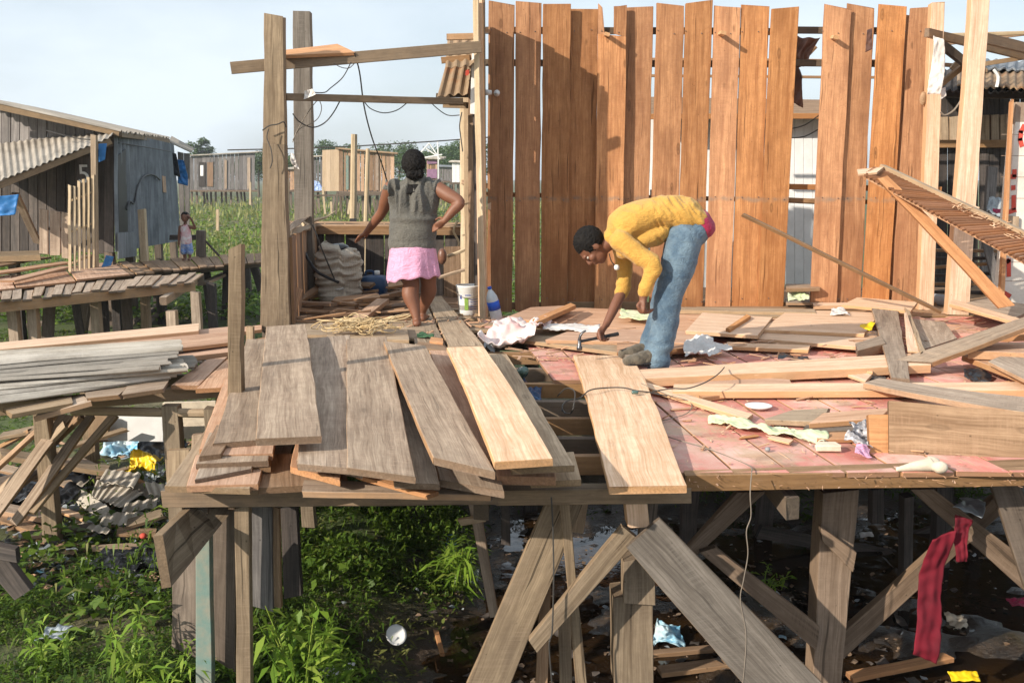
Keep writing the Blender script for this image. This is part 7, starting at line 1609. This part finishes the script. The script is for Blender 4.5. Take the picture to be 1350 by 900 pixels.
# boots
for a_, t_ in ((wx(864, 476, 6.96), wx(829, 484, 6.90)), (wx(856, 468, 7.26), wx(826, 474, 7.20))):
    m = MB(); g0 = .068; dd = (Vector((t_.x, t_.y, 0)) - Vector((a_.x, a_.y, 0))).normalized(); hl = Vector((a_.x, a_.y, 0)) - dd * .05; tt = Vector((a_.x, a_.y, 0)) + dd * .215
    up_ = lambda v, z: Vector((v.x, v.y, g0 + z))
    blob(m, [up_(hl + dd * .05, .09), up_(hl + dd * .045, .06)], [.052, .054], n=16)
    blob(m, [up_(hl + dd * .02, .045), up_(hl.lerp(tt, .4), .050), up_(hl.lerp(tt, .75), .038), up_(tt, .032)], [(.044, .050), (.048, .056), (.053, .046), (.045, .034)], ref=(0, 0, 1), n=20)
    bt = organic(m, 'boot', M['boot'], MAN, .0055, 2, wrinkle(.003, (22, 22, 22)))
    sm = MB(); blob(sm, [up_(hl + dd * .02, .012), up_(hl.lerp(tt, .5), .012), up_(tt, .012)], [(.046, .014), (.047, .014), (.046, .014)], ref=(0, 0, 1), n=16); sm.build('sole', M['black_rubber'], bt)
MB().tube(smooth([wx(803, 334, 7.02), wx(806, 344, 7.05), wx(812, 352, 7.1), wx(814, 356, 7.1)]), .004, 5).build('necklace', M['wire'], MAN)
MB().lathe(wx(813, 356, 7.06), [(.004, 0), (.016, .004), (.02, .02), (.016, .035), (.004, .04)], 12).build('pendant', M['white_plastic'], MAN)
# hammer
HM = empty('hammer', W(768, 452, 7.08), 'claw hammer with a dark handle held in the man\'s right hand', 'hammer')
hA, hB = W(765, 450, 7.06), W(815, 440, 7.16)
hh = (hB - hA).normalized(); MB().tube([hA, hA + hh * .10, hA + hh * .18, hB], .012, 10, rf=lambda q: .011 + .006 * max(0, q - .35)).build('handle', M['black_rubber'], HM)
m = MB(); c = hA + Vector((-.005, 0, 0))
m.lathe(c, [(.020, -.062), (.021, -.040), (.014, -.032), (.014, .012), (.012, .02)], 14, axis=(0, 0, 1))
for s_ in (-.008, .008): m.tube(smooth([c + Vector((0, s_, .01)), c + Vector((.004, s_ * 1.3, .04)), c + Vector((.022, s_ * 1.6, .066)), c + Vector((.045, s_ * 1.9, .078))]), .008, 6, rf=lambda q: .011 - .007 * q)
m.build('head', M['metal'], HM)

# ---- the woman, standing with her back to us
WO = empty('person', Vector((W(552, 432, 9.1).x, 9.1, .03)), 'woman seen from behind in a gray sleeveless top and pink skirt', 'person')
Y = 9.12; m = MB(); w_ = lambda px, py, y=Y: W(px, py, y)
hc = w_(545, 219, 9.10); RW = Matrix((Vector((-.25, .97, 0)).normalized(), Vector((-.97, -.25, 0)).normalized(), Vector((0, 0, 1)))).transposed(); hq = lambda x, y, z: hc + RW @ Vector((x, y, z))
m.ell(hq(0, 0, .01), .092, .074, .105, RW); m.ell(hq(.030, 0, -.055), .062, .055, .062, RW); m.ell(hq(.085, 0, -.03), .022, .014, .022, RW); m.ell(hq(.06, 0, -.085), .03, .03, .025, RW); m.ell(hq(.082, 0, -.062), .012, .024, .01, RW)
for s_ in (1, -1): m.ell(hq(-.012, s_ * .073, -.018), .018, .010, .030, RW)
blob(m, [w_(545, 250), w_(545, 236), w_(545, 228)], [.070, .060, .058])
blob(m, [w_(544, 345), w_(544, 325), w_(546, 300), w_(546, 272), w_(546, 250), w_(546, 244)], [(.19, .15), (.18, .15), (.16, .12), (.155, .10), (.155, .085), (.10, .065)], ref=(0, -1, 0))
shL, elL, wrL = w_(515, 248, 9.15), w_(504, 279, 9.35), w_(482, 308, 9.6)
shR, elR, wrR = w_(578, 249, 9.1), w_(606, 267, 9.0), w_(586, 291, 8.98)
blob(m, [shL, shL.lerp(elL, .5), elL, elL.lerp(wrL, .4), wrL], [.066, .062, .048, .044, .029], n=18)
blob(m, [shR, shR.lerp(elR, .5), elR, elR.lerp(wrR, .4), wrR], [.066, .064, .050, .046, .030], n=18)
dL = (w_(466, 317, 9.72) - wrL).normalized(); hand(m, wrL, dL, Vector((-.1, .2, -1)), Vector((.45, .6, .2)), 1.05, .35)
dR = (w_(577, 298, 9.0) - wrR).normalized(); hand(m, wrR, dR, Vector((-.7, .7, -.2)), Vector((.1, .2, .8)), 1.0, .7)
hL, kL, aL = w_(535, 350, 9.12), w_(542, 372, 9.10), w_(549, 418, 9.0); hR, kR, aR = w_(563, 350, 9.16), w_(565, 372, 9.2), w_(557, 410, 9.32)
blob(m, [hL, kL, w_(541, 388, 9.06), w_(546, 405, 9.03), aL, w_(550, 424, 9.0)], [.10, .076, .078, .056, .038, .040], n=18); blob(m, [hR, kR, w_(565, 384, 9.24), w_(561, 398, 9.28), aR, w_(557, 416, 9.32)], [.10, .072, .074, .054, .036, .038], n=18)
for a_, dx in ((w_(550, 427, 8.98), -.02), (w_(557, 418, 9.32), .02)):
    z = .075; p0 = Vector((a_.x, a_.y, z)); blob(m, [p0 + Vector((0, -.035, -.005)), p0 + Vector((dx * .5, .06, 0)), p0 + Vector((dx, .15, -.012))], [(.036, .034), (.040, .030), (.042, .018)], ref=(0, 0, 1), n=14)
organic(m, 'body', M['skin'], WO, .007, 2)
hairmesh('hair', hq(-.012, 0, .028), (.118, .108, .124), RW, WO, lambda p, n: (-n * .03 if (RW.transposed() @ (p - hc)).x > .06 and (RW.transposed() @ (p - hc)).z < .04 else Vector((0, 0, 0))), .006, .006, 50)
m = MB(); m.ell(hq(-.075, .01, -.075), .055, .075, .045, RW); m.ell(hq(-.085, -.03, -.07), .045, .05, .04, RW); organic(m, 'hair_knot', M['hair'], WO, .009, 1, wrinkle(.010, (30, 30, 30)))
m = MB()
blob(m, [w_(543.5, 324), w_(544, 312), w_(545, 290), w_(546, 270), w_(546, 254), w_(546, 244)], [(.222, .175), (.215, .175), (.205, .162), (.205, .150), (.215, .125), (.13, .085)], ref=(0, -1, 0), n=30)
blob(m, [w_(526, 247), w_(515, 248)], [(.07, .07), (.066, .07)], n=16); blob(m, [w_(566, 247), w_(577, 249)], [(.07, .07), (.066, .07)], n=16)
def topfold(p, n):
    up_ = sst(1.02, 1.15, p.z); a = nz(p.x * 16, p.y * 4, p.z * 2.2); b = nz(p.x * 3, p.y * 3, p.z * 16)
    return n * (.028 * up_ * (1 - abs(a) * 3.8) + .012 * math.exp(-((p.z - 1.0) / .05) ** 2) * (1 + b) + .006 * (1 - up_) * b * 2)
organic(m, 'top', M['gray_shirt'], WO, .008, 2, topfold)
m = MB(); m.quad(w_(536, 254, 8.975), w_(553, 253, 8.975), w_(538, 243, 9.02), w_(553, 243, 9.02), .02, up=(0, -1, 0)); m.build('hair_cloth', M['hair'], WO)
# flared skirt: open at the hem
m = MB(); n = 72; z0, z1 = w_(544, 320).z, w_(544, 364).z; vs, fs = [], []; nr = 16; cx, cy = w_(544, 330).x, Y
for ly in (0, 1):
    for j in range(nr + 1):
        q = j / nr
        for i in range(n):
            an = 2 * math.pi * i / n; rr = 1 + .05 * q * math.sin(an * 9 + 1.2 * math.sin(an * 3)) + .03 * q * math.sin(an * 15 + 2 + math.sin(an * 2)) + .05 * q * nz(math.cos(an) * 3, math.sin(an) * 3, q * 1.5); fx = (.205 + .038 * q) * rr - ly * .004; fy = (.17 + .06 * q) * rr - ly * .004
            dz = (z1 - z0) * q + (-.05 * max(0, -math.cos(an)) * q if True else 0) + .012 * q * math.sin(an * 9)
            vs.append((cx + math.cos(an) * fx, cy + math.sin(an) * fy, z0 + dz))
M_ = n * (nr + 1)
for j in range(nr):
    for i in range(n):
        ii = (i + 1) % n; a, b, c_, d_ = j * n + i, j * n + ii, (j + 1) * n + ii, (j + 1) * n + i; fs += [(d_, c_, b, a), (M_ + a, M_ + b, M_ + c_, M_ + d_)]
for i in range(n):
    ii = (i + 1) % n; fs.append((nr * n + ii, nr * n + i, M_ + nr * n + i, M_ + nr * n + ii)); fs.append((i, ii, M_ + ii, M_ + i))
m.smooth = True; m.add(vs, fs); m.build('skirt', M['pink_skirt'], WO)

# ---- the child
CH = empty('person', D(247, 343, -.15), 'small child in a white and red vest and blue shorts standing on the far walkway', 'person')
b = WL[CH.name]; s_ = 1.0; m = MB(); q_ = lambda x, y, z: b + Vector((x, y, z))
m.ell(q_(0, -.01, .80), .070, .078, .088); m.ell(q_(0, -.045, .76), .045, .045, .045); m.ell(q_(0, -.085, .775), .011, .012, .014)
for k in (1, -1): m.ell(q_(k * .070, 0, .785), .008, .014, .020)
blob(m, [q_(0, 0, .70), q_(0, 0, .64)], [.03, .035]); blob(m, [q_(0, 0, .34), q_(0, 0, .48), q_(0, 0, .62)], [(.088, .068), (.085, .065), (.090, .055)])
blob(m, [q_(-.10, 0, .62), q_(-.13, .0, .48), q_(-.135, -.02, .36), q_(-.135, -.03, .31)], [.032, .026, .020, .022], n=12); hand(m, q_(-.135, -.03, .32), (0, -.1, -1), (1, 0, 0), (0, -1, 0), .6, .4)
blob(m, [q_(.10, 0, .62), q_(.17, .02, .60), q_(.13, -.01, .74), q_(.10, -.02, .80)], [.032, .027, .021, .02], n=12); hand(m, q_(.10, -.02, .79), (-.4, 0, 1), (-1, 0, 0), (0, -1, 0), .6, .5)
for k in (-1, 1):
    blob(m, [q_(k * .045, 0, .36), q_(k * .052, -.01, .20), q_(k * .048, 0, .05)], [.05, .036, .024], n=12); blob(m, [q_(k * .048, .015, .028), q_(k * .056, -.075, .018)], [(.024, .024), (.028, .016)], ref=(0, 0, 1), n=10)
organic(m, 'body', M['skin_dark'], CH, .008, 1)
m = MB(); m.ell(q_(0, .01, .825), .078, .085, .082); organic(m, 'hair', M['hair'], CH, .01, 1, lambda p, n: -n * .03 if (p.y < b.y - .03 and p.z < b.z + .82) else Vector((0, 0, 0)))
m = MB(); blob(m, [q_(0, 0, .33), q_(0, 0, .48), q_(0, 0, .61)], [(.105, .085), (.096, .076), (.088, .064)]); organic(m, 'vest', M['kid_shirt'], CH, .01, 1, wrinkle(.008, (20, 20, 8)))
m = MB(); blob(m, [q_(0, 0, .35), q_(0, 0, .28)], [(.10, .08), (.10, .08)])
for k in (-1, 1): blob(m, [q_(k * .05, 0, .30), q_(k * .058, 0, .16)], [.06, .064], n=14)
organic(m, 'shorts', M['kid_shorts'], CH, .01, 1, wrinkle(.008, (20, 20, 8)))

# ------------------------------------------------------------------ the air
hz = bpy.data.materials.new('humid_air'); hz.use_nodes = True; t_ = hz.node_tree
for n_ in list(t_.nodes):
    if n_.type != 'OUTPUT_MATERIAL': t_.nodes.remove(n_)
pv_ = t_.nodes.new('ShaderNodeVolumePrincipled'); pv_.inputs['Density'].default_value = .0006; pv_.inputs['Color'].default_value = (.86, .92, 1, 1); pv_.inputs['Anisotropy'].default_value = .2
t_.links.new(pv_.outputs[0], [n_ for n_ in t_.nodes if n_.type == 'OUTPUT_MATERIAL'][0].inputs['Volume'])
m = MB(); x0, x1, y0, y1, z0, z1 = -740, 740, -70, 1440, -2.9, 14
m.add([(x0, y0, z0), (x1, y0, z0), (x1, y1, z0), (x0, y1, z0), (x0, y0, z1), (x1, y0, z1), (x1, y1, z1), (x0, y1, z1)], [(3, 2, 1, 0), (4, 5, 6, 7), (0, 1, 5, 4), (1, 2, 6, 5), (2, 3, 7, 6), (3, 0, 4, 7)])
m.build('haze', hz, kind='stuff', label='thin humid haze over the whole marsh')
